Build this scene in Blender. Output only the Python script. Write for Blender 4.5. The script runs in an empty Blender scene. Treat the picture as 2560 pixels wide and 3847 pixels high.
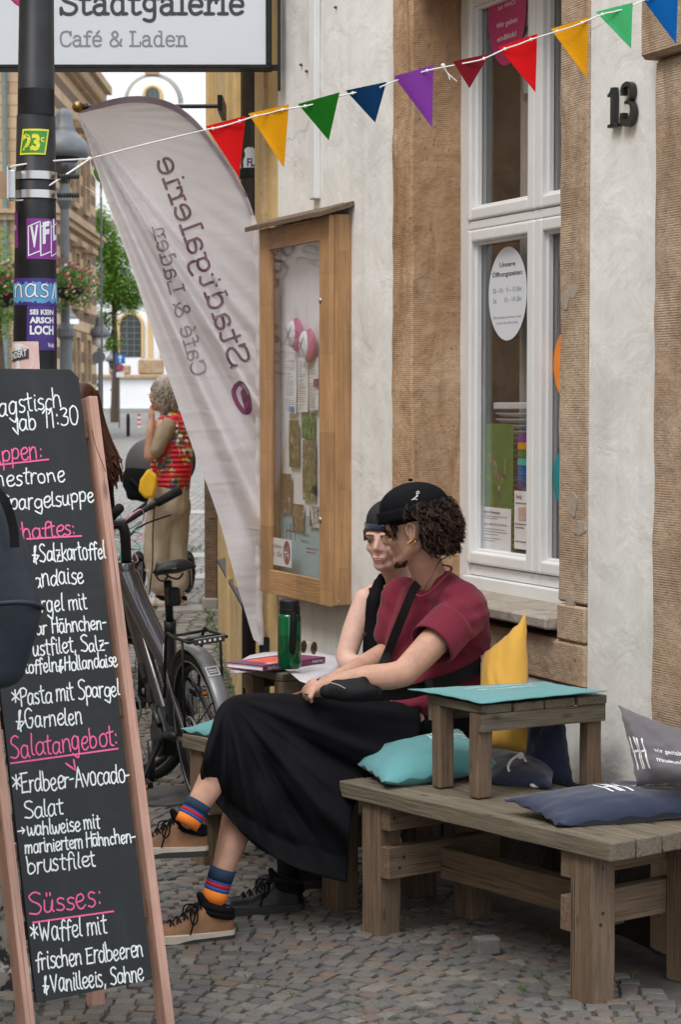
import bpy, bmesh, math, random
import numpy as np
from mathutils import Vector, Matrix, noise as mnoise
R = math.radians
rnd = random.Random(7)
scene = bpy.context.scene

# ------------------------------------------------------------------ camera
PITCH = math.atan(398.5 / 8000)
CAMZ = 1.6
cd = bpy.data.cameras.new("camera")
cd.sensor_fit = 'HORIZONTAL'; cd.sensor_width = 24.0; cd.lens = 75.0
cd.clip_start = 0.1; cd.clip_end = 600
cd.dof.use_dof = True; cd.dof.focus_distance = 6.5; cd.dof.aperture_fstop = 11.0
cam = bpy.data.objects.new("camera", cd)
cam.location = (0, 0, CAMZ); cam.rotation_euler = (R(90) - PITCH, 0, 0)
scene.collection.objects.link(cam); scene.camera = cam

# ------------------------------------------------------------------ light
SUN_EL, SUN_ROT = R(58), R(215)
world = bpy.data.worlds.new("World"); scene.world = world; world.use_nodes = True
wn = world.node_tree; wn.nodes.clear()
o_ = wn.nodes.new("ShaderNodeOutputWorld"); bg = wn.nodes.new("ShaderNodeBackground")
sky = wn.nodes.new("ShaderNodeTexSky"); sky.sky_type = 'NISHITA'; sky.sun_disc = False
sky.sun_elevation = SUN_EL; sky.sun_rotation = SUN_ROT; sky.dust_density = 3.0; sky.air_density = 1.0
tc = wn.nodes.new("ShaderNodeTexCoord"); mp = wn.nodes.new("ShaderNodeMapping"); mp.inputs['Scale'].default_value = (1, 1, 2.2)
nz = wn.nodes.new("ShaderNodeTexNoise"); nz.inputs['Scale'].default_value = 2.3; nz.inputs['Detail'].default_value = 6
cr = wn.nodes.new("ShaderNodeValToRGB")
cr.color_ramp.elements[0].position = .3; cr.color_ramp.elements[0].color = (7.6, 7.9, 8.4, 1)
cr.color_ramp.elements[1].position = .7; cr.color_ramp.elements[1].color = (9.8, 9.9, 10.0, 1)
mx = wn.nodes.new("ShaderNodeMix"); mx.data_type = 'RGBA'; mx.inputs[0].default_value = .86
L = wn.links.new
L(tc.outputs['Generated'], mp.inputs[0]); L(mp.outputs[0], nz.inputs['Vector']); L(nz.outputs['Fac'], cr.inputs[0])
# overcast sky: brighter towards the zenith
sz = wn.nodes.new("ShaderNodeSeparateXYZ"); gr_ = wn.nodes.new("ShaderNodeMapRange"); vm_ = wn.nodes.new("ShaderNodeVectorMath"); vm_.operation = 'SCALE'
gr_.inputs['From Min'].default_value = 0; gr_.inputs['From Max'].default_value = 1; gr_.inputs['To Min'].default_value = .62; gr_.inputs['To Max'].default_value = 1.75
L(tc.outputs['Generated'], sz.inputs[0]); L(sz.outputs['Z'], gr_.inputs['Value']); L(cr.outputs[0], vm_.inputs[0]); L(gr_.outputs['Result'], vm_.inputs['Scale'])
L(sky.outputs[0], mx.inputs[6]); L(vm_.outputs[0], mx.inputs[7]); L(mx.outputs[2], bg.inputs[0])
bg.inputs[1].default_value = 0.105
L(bg.outputs[0], o_.inputs[0])
sd = bpy.data.lights.new("sun", 'SUN'); sd.energy = 1.0; sd.angle = R(20); sd.color = (1, .96, .9)
sun = bpy.data.objects.new("sun", sd)
_sdir = Vector((math.sin(SUN_ROT) * math.cos(SUN_EL), math.cos(SUN_ROT) * math.cos(SUN_EL), math.sin(SUN_EL)))
sun.rotation_euler = _sdir.to_track_quat('Z', 'Y').to_euler(); sun.location = (-5, -5, 12)
scene.collection.objects.link(sun)
scene.view_settings.view_transform = 'Standard'; scene.view_settings.look = 'None'
scene.view_settings.exposure = 0.72; scene.view_settings.gamma = 1.0
scene.view_settings.use_curve_mapping = False
scene.cycles.max_bounces = 8; scene.cycles.transparent_max_bounces = 12
scene.cycles.use_denoising = True

# ------------------------------------------------------------------ measuring helpers (photo measured at 1568 wide)
K = 2560 / 1568.0
def ray(x, y):
    a = (x * K - 1280) / 8000; b = -(y * K - 1923.5) / 8000
    c, s = math.cos(PITCH), math.sin(PITCH)
    return Vector((a, c + b * s, -s + b * c))
CAM = Vector((0, 0, CAMZ))
def D(x, y, Y):
    r = ray(x, y); return CAM + r * (Y / r.y)
def DG(x, y, z=0.0):
    r = ray(x, y); return CAM + r * ((z - CAMZ) / r.z)
def DP(x, y, p0, n):
    r = ray(x, y); return CAM + r * ((Vector(p0) - CAM).dot(n) / r.dot(n))
WT = Vector((-.3888, .9213, 0)).normalized()   # along the white wall, receding
WN = Vector((-WT.y, WT.x, 0))                  # out of the wall towards the street
W0 = Vector((1.11, 5.84, 0))
def WL(s, t, z): return W0 + WT * s + WN * t + Vector((0, 0, z))
def DW(x, y, t=0.0):
    p = DP(x, y, W0 + WN * t, WN); return ((p - W0).dot(WT), p.z)
def lerp(a, b, t): return a + (b - a) * t
def cr_pts(pts, n=6, closed=False):
    P = [Vector(p) for p in pts]; out = []
    m = len(P)
    if m < 3 and not closed: return P
    rng = range(m if closed else m - 1)
    for i in rng:
        if closed: p0, p1, p2, p3 = P[(i-1) % m], P[i], P[(i+1) % m], P[(i+2) % m]
        else: p0, p1, p2, p3 = P[max(i-1, 0)], P[i], P[i+1], P[min(i+2, m-1)]
        for k in range(n):
            t = k / n
            out.append(.5 * ((2*p1) + (p2-p0)*t + (2*p0-5*p1+4*p2-p3)*t*t + (3*p1-p0-3*p2+p3)*t*t*t))
    if not closed: out.append(P[-1])
    return out

# ------------------------------------------------------------------ materials
MATS = {}
def newmat(name):
    m = bpy.data.materials.new(name); m.use_nodes = True
    nt = m.node_tree; b = nt.nodes["Principled BSDF"]; MATS[name] = m
    return m, nt, b
def nd(nt, t, **k):
    n = nt.nodes.new(t)
    for a, v in k.items(): setattr(n, a, v)
    return n
def setin(b, k, v):
    if k in b.inputs: b.inputs[k].default_value = v
def coords(nt, space='Object', scale=(1, 1, 1), rot=(0, 0, 0), randomize=False):
    t = nd(nt, "ShaderNodeTexCoord"); m = nd(nt, "ShaderNodeMapping")
    m.inputs['Scale'].default_value = scale; m.inputs['Rotation'].default_value = rot
    nt.links.new(t.outputs[space], m.inputs[0])
    if randomize:
        oi = nd(nt, "ShaderNodeObjectInfo"); mu = nd(nt, "ShaderNodeVectorMath", operation='SCALE')
        mu.inputs[0].default_value = (37, 53, 71); nt.links.new(oi.outputs['Random'], mu.inputs['Scale'])
        nt.links.new(mu.outputs[0], m.inputs['Location'])
    return m.outputs[0]
def noise(nt, vec, scale, detail=4, rough=.55, dist=0):
    n = nd(nt, "ShaderNodeTexNoise"); n.inputs['Scale'].default_value = scale; n.inputs['Detail'].default_value = detail
    n.inputs['Roughness'].default_value = rough; n.inputs['Distortion'].default_value = dist
    if vec is not None: nt.links.new(vec, n.inputs['Vector'])
    return n.outputs['Fac']
def ramp(nt, fac, stops):
    r = nd(nt, "ShaderNodeValToRGB"); e = r.color_ramp.elements
    while len(e) < len(stops): e.new(.5)
    for el, (p, c) in zip(e, stops):
        el.position = p; el.color = tuple(c) + (1,) if len(c) == 3 else c
    nt.links.new(fac, r.inputs[0]); return r.outputs[0]
def mixc(nt, fac, a, b, mode='MIX'):
    m = nd(nt, "ShaderNodeMix", data_type='RGBA', blend_type=mode)
    for i, v in ((0, fac), (6, a), (7, b)):
        if isinstance(v, (int, float)): m.inputs[i].default_value = v
        elif isinstance(v, (tuple, list)): m.inputs[i].default_value = tuple(v) + (1,)
        else: nt.links.new(v, m.inputs[i])
    return m.outputs[2]
def bump(nt, b, h, strength=.3, dist=.01, prev=None):
    n = nd(nt, "ShaderNodeBump"); n.inputs['Strength'].default_value = strength; n.inputs['Distance'].default_value = dist
    nt.links.new(h, n.inputs['Height'])
    if prev is not None: nt.links.new(prev, n.inputs['Normal'])
    nt.links.new(n.outputs[0], b.inputs['Normal']); return n.outputs[0]
def c2(c, f): return tuple(min(1, v * f) for v in c)
def plain(name, col, rough=.6, metal=0, var=.15, vs=8, bs=0, bscale=60, spec=.5, coat=0, sheen=0, space='Object', bdist=.003):
    m, nt, b = newmat(name)
    v = coords(nt, space, randomize=True)
    f = noise(nt, v, vs, 5)
    c = ramp(nt, f, [(.3, c2(col, 1 - var)), (.7, c2(col, 1 + var))])
    nt.links.new(c, b.inputs['Base Color'])
    b.inputs['Roughness'].default_value = rough; b.inputs['Metallic'].default_value = metal
    setin(b, 'Specular IOR Level', spec); setin(b, 'Coat Weight', coat)
    if sheen: setin(b, 'Sheen Weight', sheen)
    if bs: bump(nt, b, noise(nt, v, bscale, 3), bs, bdist)
    return m
def emis(name, col, s):
    m, nt, b = newmat(name); b.inputs['Base Color'].default_value = col + (1,)
    b.inputs['Emission Color'].default_value = col + (1,); b.inputs['Emission Strength'].default_value = s
    return m
def wood(name, c_dark, c_light, stave=None, rough=.65, grain=1.0):
    m, nt, b = newmat(name)
    v = coords(nt, 'Object', (1.6, 34, 34), randomize=True)
    g = noise(nt, v, 3 * grain, 6, .6, .6)
    v2 = coords(nt, 'Object', (3, 130, 130), randomize=True)
    g2 = noise(nt, v2, 2.2, 3, .6)
    v3 = coords(nt, 'Object', (2.5, 5, 5), randomize=True)
    g3 = noise(nt, v3, 2.0, 4)
    c = ramp(nt, g, [(.28, c_dark), (.52, lerpc(c_dark, c_light, .65)), (.75, c_light)])
    c = mixc(nt, .35, c, ramp(nt, g2, [(.3, c2(c_dark, .6)), (.65, c_light)]))
    c = mixc(nt, .55, c, ramp(nt, g3, [(.3, (.55, .55, .56)), (.72, (1.1, 1.08, 1.05))]), 'MULTIPLY')
    if stave:
        oi = nd(nt, "ShaderNodeTexBrick"); oi.inputs['Scale'].default_value = 1.0
        oi.offset = .37; oi.inputs['Brick Width'].default_value = stave; oi.inputs['Row Height'].default_value = .043
        oi.inputs['Mortar Size'].default_value = .0006
        oi.inputs['Color1'].default_value = (.8, .78, .74, 1); oi.inputs['Color2'].default_value = (1.12, 1.08, 1.02, 1); oi.inputs['Mortar'].default_value = (.55, .5, .45, 1)
        vv = coords(nt, 'Object', (1, 1, 1), randomize=True); nt.links.new(vv, oi.inputs['Vector'])
        c = mixc(nt, .9, c, oi.outputs['Color'], 'MULTIPLY')
    if not stave:
        kn = nd(nt, "ShaderNodeTexVoronoi"); kn.inputs['Scale'].default_value = 1; nt.links.new(coords(nt, 'Object', (5, 15, 15), randomize=True), kn.inputs['Vector'])
        c = mixc(nt, ramp(nt, kn.outputs['Distance'], [(.07, (.8, .8, .8)), (.17, (0, 0, 0))]), c, c2(c_dark, .4))
        ck = noise(nt, coords(nt, 'Object', (1.2, 90, 90), randomize=True), 1.3, 2, .5)
        c = mixc(nt, ramp(nt, ck, [(.27, (.85, .85, .85)), (.32, (0, 0, 0))]), c, c2(c_dark, .25))
    nt.links.new(c, b.inputs['Base Color'])
    b.inputs['Roughness'].default_value = rough; setin(b, 'Specular IOR Level', .3)
    bump(nt, b, g2, .5, .003, bump(nt, b, g, .5, .005))
    return m
def lerpc(a, b, t): return tuple(x + (y - x) * t for x, y in zip(a, b))
def glassmat(name, k=1.0, base=.04, tint=(1, 1, 1)):
    m, nt, b = newmat(name); nt.nodes.remove(b)
    out = [n for n in nt.nodes if n.type == 'OUTPUT_MATERIAL'][0]
    g = nd(nt, "ShaderNodeNewGeometry"); dt = nd(nt, "ShaderNodeVectorMath", operation='DOT_PRODUCT')
    nt.links.new(g.outputs['Incoming'], dt.inputs[0]); nt.links.new(g.outputs['Normal'], dt.inputs[1])
    def mth(op, a, b=None):
        n = nd(nt, "ShaderNodeMath", operation=op)
        for i, v in enumerate((a, b)):
            if v is None: continue
            if isinstance(v, (int, float)): n.inputs[i].default_value = v
            else: nt.links.new(v, n.inputs[i])
        return n.outputs[0]
    p = mth('POWER', mth('SUBTRACT', 1.0, mth('ABSOLUTE', dt.outputs['Value'])), 4.0)
    f = mth('ADD', mth('MULTIPLY', p, k), base)
    tr = nd(nt, "ShaderNodeBsdfTransparent"); tr.inputs[0].default_value = tint + (1,)
    gl = nd(nt, "ShaderNodeBsdfGlossy"); gl.inputs['Roughness'].default_value = .01
    ms = nd(nt, "ShaderNodeMixShader")
    nt.links.new(f, ms.inputs[0]); nt.links.new(tr.outputs[0], ms.inputs[1]); nt.links.new(gl.outputs[0], ms.inputs[2]); nt.links.new(ms.outputs[0], out.inputs[0])
    return m

def m_plaster():
    m, nt, b = newmat("white_plaster")
    v = coords(nt, 'Object')
    f = noise(nt, v, 1.6, 6, .6)
    c = ramp(nt, f, [(.3, (.66, .655, .635)), (.5, (.80, .80, .785)), (.7, (.87, .87, .86))])
    f2 = noise(nt, v, 9, 6, .65, .6)
    c = mixc(nt, .3, c, ramp(nt, f2, [(.3, (.78, .77, .74)), (.55, (1.04, 1.04, 1.04))]), 'MULTIPLY')
    # streaks of run-off dirt
    vs = coords(nt, 'Object', (14, 14, .7))
    c = mixc(nt, .22, c, ramp(nt, noise(nt, vs, 1.0, 5, .6), [(.42, (1, 1, 1)), (.72, (.6, .58, .54))]), 'MULTIPLY')
    # splash zone near the ground (object origin lies at z=0)
    t = nd(nt, "ShaderNodeTexCoord"); s = nd(nt, "ShaderNodeSeparateXYZ"); nt.links.new(t.outputs['Object'], s.inputs[0])
    ad = nd(nt, "ShaderNodeMath", operation='MULTIPLY_ADD'); ad.inputs[1].default_value = .9
    nt.links.new(f, ad.inputs[0]); nt.links.new(s.outputs['Z'], ad.inputs[2])
    c = mixc(nt, ramp(nt, ad.outputs[0], [(.75, (1, 1, 1)), (1.0, (.0, .0, .0))]), c, mixc(nt, .6, c, (.36, .34, .28), 'MIX'))
    # hair cracks
    vo = nd(nt, "ShaderNodeTexVoronoi", feature='DISTANCE_TO_EDGE'); vo.inputs['Scale'].default_value = 1.3
    va = coords(nt, 'Object', (1, 1, .8)); nv = nd(nt, "ShaderNodeTexNoise"); nv.inputs['Scale'].default_value = 5; nt.links.new(va, nv.inputs['Vector'])
    vm = nd(nt, "ShaderNodeMix", data_type='VECTOR'); vm.inputs[0].default_value = .16; nt.links.new(va, vm.inputs[4]); nt.links.new(nv.outputs['Color'], vm.inputs[5])
    nt.links.new(vm.outputs[1], vo.inputs['Vector'])
    crk = ramp(nt, vo.outputs['Distance'], [(0, (.62, .6, .56)), (.006, (1, 1, 1))])
    c = mixc(nt, ramp(nt, noise(nt, v, 2.1, 3), [(.5, (0, 0, 0)), (.62, (.8, .8, .8))]), c, mixc(nt, 1, c, crk, 'MULTIPLY'))
    nt.links.new(c, b.inputs['Base Color']); b.inputs['Roughness'].default_value = .88
    n1 = bump(nt, b, noise(nt, v, 5, 4, .55, .5), .35, .03)
    n2 = bump(nt, b, noise(nt, v, 60, 4), .25, .002, n1)
    return m
def m_sand(name, ca, cb, cc, lines=True, lf=135, ls=.34):
    m, nt, b = newmat(name)
    v = coords(nt, 'Object')
    f = noise(nt, v, 2.2, 7, .62, .8)
    c = ramp(nt, f, [(.3, ca), (.5, cb), (.68, cc)])
    f2 = noise(nt, v, 26, 5, .7)
    c = mixc(nt, .5, c, ramp(nt, f2, [(.3, (.66, .62, .58)), (.6, (1.08, 1.08, 1.08))]), 'MULTIPLY')
    f3 = noise(nt, coords(nt, 'Object', (5, 5, 1)), 1.7, 4, .5, 1.2)
    c = mixc(nt, ramp(nt, f3, [(.52, (0, 0, 0)), (.68, (.75, .75, .75))]), c, c2(ca, .72))
    f4 = noise(nt, v, 75, 2, .5)
    c = mixc(nt, ramp(nt, f4, [(.66, (0, 0, 0)), (.74, (.7, .7, .7))]), c, (.1, .07, .05))
    h = None
    if lines:
        w = nd(nt, "ShaderNodeTexWave", wave_type='BANDS', bands_direction='Z'); w.inputs['Scale'].default_value = lf / 6.28 * 2
        w.inputs['Distortion'].default_value = .7; w.inputs['Detail'].default_value = 2; w.inputs['Detail Scale'].default_value = 1.5
        nt.links.new(v, w.inputs['Vector'])
        wm = ramp(nt, noise(nt, v, 3.1, 5, .65), [(.40, (0, 0, 0)), (.60, (1, 1, 1))])
        wc_ = mixc(nt, wm, (.8, .8, .8), w.outputs['Color'])
        c = mixc(nt, ls, c, ramp(nt, wc_, [(.1, (.74, .71, .68)), (.7, (1.05, 1.05, 1.05))]), 'MULTIPLY')
        h = bump(nt, b, wc_, .35, .003)
        vk = nd(nt, "ShaderNodeTexVoronoi"); vk.inputs['Scale'].default_value = 3.2; vk.inputs['Randomness'].default_value = 1; nt.links.new(coords(nt, 'Object', (1, 1, .8)), vk.inputs['Vector'])
        c = mixc(nt, ramp(nt, vk.outputs['Distance'], [(.03, (.75, .75, .75)), (.10, (0, 0, 0))]), c, (.09, .055, .035))
    nt.links.new(c, b.inputs['Base Color']); b.inputs['Roughness'].default_value = .9; setin(b, 'Specular IOR Level', .2)
    h = bump(nt, b, noise(nt, v, 11, 6, .65), .8, .016, h)
    bump(nt, b, f2, .4, .003, h)
    return m
def m_cobble():
    m, nt, b = newmat("cobble_granite")
    g = nd(nt, "ShaderNodeNewGeometry"); oi = nd(nt, "ShaderNodeObjectInfo")
    ad = nd(nt, "ShaderNodeMath", operation='ADD'); fr = nd(nt, "ShaderNodeMath", operation='FRACT')
    nt.links.new(g.outputs['Random Per Island'], ad.inputs[0]); nt.links.new(oi.outputs['Random'], ad.inputs[1]); nt.links.new(ad.outputs[0], fr.inputs[0])
    c = ramp(nt, fr.outputs[0], [(0, (.112, .105, .096)), (.2, (.068, .068, .071)), (.4, (.135, .12, .103)), (.55, (.086, .087, .088)), (.7, (.13, .094, .075)), (.85, (.096, .093, .088)), (1, (.152, .139, .123))])
    w = coords(nt, 'Object')
    v = nd(nt, "ShaderNodeVectorMath", operation='ADD'); nt.links.new(g.outputs['Position'], v.inputs[0])
    f = noise(nt, g.outputs['Position'], 90, 4, .65)
    c = mixc(nt, .6, c, ramp(nt, f, [(.3, (.6, .6, .6)), (.7, (1.25, 1.22, 1.18))]), 'MULTIPLY')
    f2 = noise(nt, g.outputs['Position'], 2.4, 4, .6)
    c = mixc(nt, ramp(nt, f2, [(.52, (0, 0, 0)), (.75, (.45, .45, .45))]), c, (.16, .145, .11))
    nt.links.new(c, b.inputs['Base Color']); b.inputs['Roughness'].default_value = .75
    bump(nt, b, f, .5, .004)
    return m
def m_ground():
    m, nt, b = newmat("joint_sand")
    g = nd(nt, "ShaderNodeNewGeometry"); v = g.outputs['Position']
    c = ramp(nt, noise(nt, v, 12, 6, .7), [(.3, (.035, .031, .027)), (.7, (.085, .077, .066))])  # sand colour darkened all over to carry the shade under the bench
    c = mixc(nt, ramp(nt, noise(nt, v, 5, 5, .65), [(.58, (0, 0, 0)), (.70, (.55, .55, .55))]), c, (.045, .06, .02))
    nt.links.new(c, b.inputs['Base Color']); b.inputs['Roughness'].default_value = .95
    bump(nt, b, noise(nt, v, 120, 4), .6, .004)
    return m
def m_farcobble():
    m, nt, b = newmat("far_cobble")
    g = nd(nt, "ShaderNodeNewGeometry"); mp_ = nd(nt, "ShaderNodeMapping"); mp_.inputs['Scale'].default_value = (9, 7.5, 1)
    nz_ = nd(nt, "ShaderNodeTexVoronoi", feature='F1'); n2 = nd(nt, "ShaderNodeTexVoronoi", feature='DISTANCE_TO_EDGE')
    nt.links.new(g.outputs['Position'], mp_.inputs[0])
    for n in (nz_, n2):
        n.inputs['Scale'].default_value = 1; n.inputs['Randomness'].default_value = .55; nt.links.new(mp_.outputs[0], n.inputs['Vector'])
    sp = nd(nt, "ShaderNodeSeparateColor"); nt.links.new(nz_.outputs['Color'], sp.inputs[0])
    c = ramp(nt, sp.outputs[0], [(0, (.15, .145, .135)), (.5, (.2, .195, .19)), (1, (.27, .25, .23))])
    c = mixc(nt, 1, c, ramp(nt, n2.outputs['Distance'], [(.02, (.35, .34, .3)), (.1, (1, 1, 1))]), 'MULTIPLY')
    c = mixc(nt, .5, c, ramp(nt, noise(nt, g.outputs['Position'], .7, 5), [(.3, (.75, .74, .7)), (.7, (1.2, 1.2, 1.2))]), 'MULTIPLY')
    nt.links.new(c, b.inputs['Base Color']); b.inputs['Roughness'].default_value = .7
    bump(nt, b, ramp(nt, n2.outputs['Distance'], [(.0, (0, 0, 0)), (.15, (1, 1, 1))]), .8, .02)
    return m
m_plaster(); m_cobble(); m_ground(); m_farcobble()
m_sand("sandstone_warm", (.34, .20, .11), (.46, .30, .18), (.55, .41, .28))
m_sand("sandstone_grey", (.37, .265, .18), (.44, .33, .24), (.50, .40, .30))
m_sand("sandstone_far", (.34, .235, .145), (.43, .31, .2), (.5, .39, .27), lines=False)
m_sand("sill_stone", (.3, .26, .21), (.36, .32, .27), (.42, .38, .33), lines=False)
m_sand("yellow_plaster", (.50, .36, .19), (.60, .45, .25), (.66, .51, .31), lines=False)
wood("weathered_wood", (.062, .052, .036), (.225, .19, .14))
wood("weathered_wood_brown", (.07, .043, .026), (.24, .17, .115))
wood("oak", (.43, .235, .11), (.61, .37, .19), stave=.31, rough=.5)
wood("oak_dark", (.16, .09, .05), (.25, .15, .085))
wood("pine_pink", (.46, .25, .19), (.62, .38, .3), rough=.5)
plain("white_paint", (.74, .75, .76), .42, var=.04, vs=5, bs=.1, bscale=30)
plain("black_metal", (.009, .010, .013), .48, var=.5, vs=20, bs=.2, bscale=18, spec=.3, bdist=.004)
plain("dark_metal", (.05, .05, .052), .4, .6)
plain("steel", (.6, .6, .6), .28, 1, var=.1)
plain("brass", (.28, .18, .07), .35, .9)
plain("lamp_grey", (.13, .145, .16), .5, .1)
plain("sign_face", (.66, .70, .76), .5, var=.03, vs=2)
plain("ink_dark", (.045, .047, .055), .6, var=.05)
plain("ink_grey", (.22, .24, .27), .6, var=.05)
plain("chalk_white", (.78, .82, .8), .8, var=.16, vs=140)
plain("chalk_pink", (.85, .13, .33), .8, var=.14, vs=140)
plain("plum", (.28, .05, .13), .6)
plain("magenta", (.50, .03, .17), .5, var=.04)
for n_, c_ in dict(red=(.50, .004, .006), yellow=(.66, .29, .004), green=(.006, .105, .006), navy=(.002, .032, .1), purple=(.2, .04, .3), dark_red=(.13, .003, .008), mint=(.055, .4, .14), blue=(.003, .12, .42)).items():
    plain("pennant_" + n_, c_, .8, var=.05, spec=.12, bs=.2, bscale=200)
plain("twine", (.75, .73, .7), .9, bs=.4, bscale=300)
plain("teal_cloth", (.088, .27, .285), .9, var=.08, vs=6, bs=.3, bscale=14, sheen=.2, bdist=.008)
plain("yellow_cloth", (.58, .32, .045), .85, var=.07, vs=6, bs=.35, bscale=11, sheen=.2, bdist=.01)
plain("navy_cloth", (.011, .018, .048), .9, var=.12, vs=6, bs=.35, bscale=13, sheen=.3, bdist=.009)
plain("grey_cloth", (.115, .105, .12), .9, var=.1, vs=6, bs=.35, bscale=13, sheen=.2, bdist=.009)
plain("print_white", (.75, .78, .8), .8, var=.03)
plain("skin", (.50, .285, .205), .58, var=.14, vs=22, bs=.15, bscale=120, spec=.3, bdist=.002)
plain("skin_pale", (.63, .40, .325), .55, var=.10, vs=22, bs=.12, bscale=120, spec=.3, bdist=.002)
for s_ in ("skin", "skin_pale"):
    b_ = MATS[s_].node_tree.nodes["Principled BSDF"]; setin(b_, 'Subsurface Weight', .06); setin(b_, 'Subsurface Radius', (.02, .008, .004)); setin(b_, 'Subsurface Scale', .6)
plain("lips", (.5, .2, .18), .45)
plain("brow", (.12, .06, .035), .8)
plain("eye_dark", (.03, .025, .025), .2)
plain("shirt_maroon", (.175, .018, .038), .9, var=.14, vs=5, bs=.4, bscale=9, spec=.2, sheen=.1, bdist=.012)
plain("black_cloth", (.0045, .0045, .0065), .85, var=.25, vs=6, bs=.35, bscale=9, sheen=.0, bdist=.012, spec=.16)
plain("black_web", (.005, .005, .006), .75, spec=.2, var=.2, vs=60, bs=.4, bscale=160)
plain("bag_nylon", (.0075, .0075, .009), .72, var=.35, vs=30, bs=.6, bscale=30, spec=.25)
plain("cap_grey", (.028, .028, .035), .85, spec=.2)
plain("navy_bag", (.007, .013, .022), .6, var=.3, vs=8, bs=.4, bscale=12, bdist=.01)
plain("beige_cloth", (.44, .365, .28), .85, var=.1, vs=8, bs=.5, bscale=10, bdist=.02)
plain("taupe_shirt", (.30, .24, .17), .85, bs=.3, bscale=12)
plain("shoe_tan", (.215, .105, .048), .75, var=.35, vs=16, bs=.35, bscale=40)
plain("mortar_pale", (.37, .315, .26), .9, var=.15, vs=30, bs=.4, bscale=60)
plain("sole_cream", (.48, .42, .34), .7)
plain("sole_gum", (.25, .12, .05), .7)
plain("sole_black", (.02, .02, .02), .6)
plain("shoe_black", (.004, .0045, .006), .4, spec=.3, var=.2, bs=.15, bscale=30)
plain("shoe_white", (.6, .56, .5), .7)
plain("sock_navy", (.012, .035, .075), .9); plain("sock_blue", (.012, .09, .33), .9); plain("sock_red", (.55, .01, .03), .9); plain("sock_orange", (.85, .22, .02), .9)
plain("gold", (.8, .55, .2), .25, 1); plain("silver", (.7, .7, .72), .25, 1)
plain("bike_paint", (.030, .028, .035), .26, .35, var=.1, coat=.6)
plain("bike_fender", (.13, .135, .14), .35, .2)
plain("rubber", (.011, .011, .012), .8, spec=.25); plain("plastic_black", (.008, .008, .009), .5, spec=.35)
plain("reflector_red", (.6, .01, .015), .25); plain("reflector_orange", (.6, .2, .05), .3)
plain("cable_teal", (.05, .5, .42), .4); plain("cable_pink", (.75, .3, .42), .4)
plain("paper_white", (.86, .87, .9), .7, var=.03); plain("paper_blue", (.36, .52, .6), .6, var=.05, vs=3)
plain("paper_green", (.06, .16, .015), .55, var=.25, vs=6); plain("text_block", (.3, .3, .32), .7)
plain("sticker_green", (.05, .27, .04), .4); plain("sticker_yellow", (.75, .72, .05), .4); plain("sticker_purple", (.22, .025, .26), .35, var=.06); plain("sticker_violet", (.06, .025, .2), .4); plain("sticker_blue", (.1, .32, .6), .4); plain("sticker_pink", (.7, .48, .44), .4)
plain("sett_grey", (.12, .118, .115), .85, var=.2, vs=30, bs=.5, bscale=80)
plain("kraft_plate", (.36, .24, .16), .6)
plain("shaded_board", (.014, .010, .008), .9, var=.4, vs=5, bs=.5, bscale=15, bdist=.02)  # board colour darkened to hold the shade under the bench
plain("interior_dark", (.15, .14, .13), .9); plain("reflection_taupe", (.34, .32, .30), .95, bs=.4, bscale=80)  # taupe tone imitates a reflection in the window glass
plain("blind_white", (.55, .58, .62), .5)
plain("church_white", (.8, .81, .83), .85, var=.05, vs=.5)
plain("slate", (.05, .05, .052), .7); plain("copper_green", (.14, .2, .19), .6)
plain("window_dark", (.05, .055, .065), .15, spec=.8)
plain("asphalt", (.06, .06, .062), .9, bs=.5, bscale=200)
plain("slab_stone", (.3, .29, .27), .8, var=.15, vs=9)
plain("bark", (.07, .05, .035), .9, bs=.5, bscale=20)
plain("sign_blue", (.01, .16, .5), .4); plain("sign_red", (.6, .02, .03), .4)
plain("ochre_trim", (.6, .43, .2), .85)
plain("petal_magenta", (.55, .02, .16), .6); plain("petal_pink", (.8, .35, .4), .6); plain("petal_white", (.75, .7, .6), .6)
plain("book_purple", (.16, .03, .1), .4); plain("book_orange", (.85, .12, .06), .4)
plain("leather_brown", (.16, .06, .035), .5)
plain("lens_dark", (.1, .09, .09), .08, .4)
def m_leaf(name, ca, cb):
    m, nt, b = newmat(name)
    g = nd(nt, "ShaderNodeNewGeometry")
    c = ramp(nt, g.outputs['Random Per Island'], [(0, ca), (1, cb)])
    nt.links.new(c, b.inputs['Base Color']); b.inputs['Roughness'].default_value = .55
    setin(b, 'Subsurface Weight', 0)
    tr = nd(nt, "ShaderNodeBsdfTranslucent"); nt.links.new(c, tr.inputs[0])
    ms = nd(nt, "ShaderNodeMixShader"); ms.inputs[0].default_value = .35
    out = [n for n in nt.nodes if n.type == 'OUTPUT_MATERIAL'][0]
    nt.links.new(b.outputs[0], ms.inputs[1]); nt.links.new(tr.outputs[0], ms.inputs[2]); nt.links.new(ms.outputs[0], out.inputs[0])
m_leaf("leaf_green", (.05, .12, .015), (.13, .25, .04)); m_leaf("leaf_light", (.09, .2, .02), (.2, .36, .05)); m_leaf("grass_blade", (.05, .11, .015), (.11, .2, .03))
def m_hair(name, a_, b_):
    m, nt, b = newmat(name); g = nd(nt, "ShaderNodeNewGeometry")
    nt.links.new(ramp(nt, g.outputs['Random Per Island'], [(0, a_), (.6, lerpc(a_, b_, .4)), (1, b_)]), b.inputs['Base Color']); b.inputs['Roughness'].default_value = .5; setin(b, 'Specular IOR Level', .28)
m_hair("hair_brown", (.010, .005, .003), (.065, .030, .015)); m_hair("hair_auburn", (.035, .012, .008), (.13, .05, .026)); m_hair("hair_grey", (.30, .26, .23), (.58, .53, .48))
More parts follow.
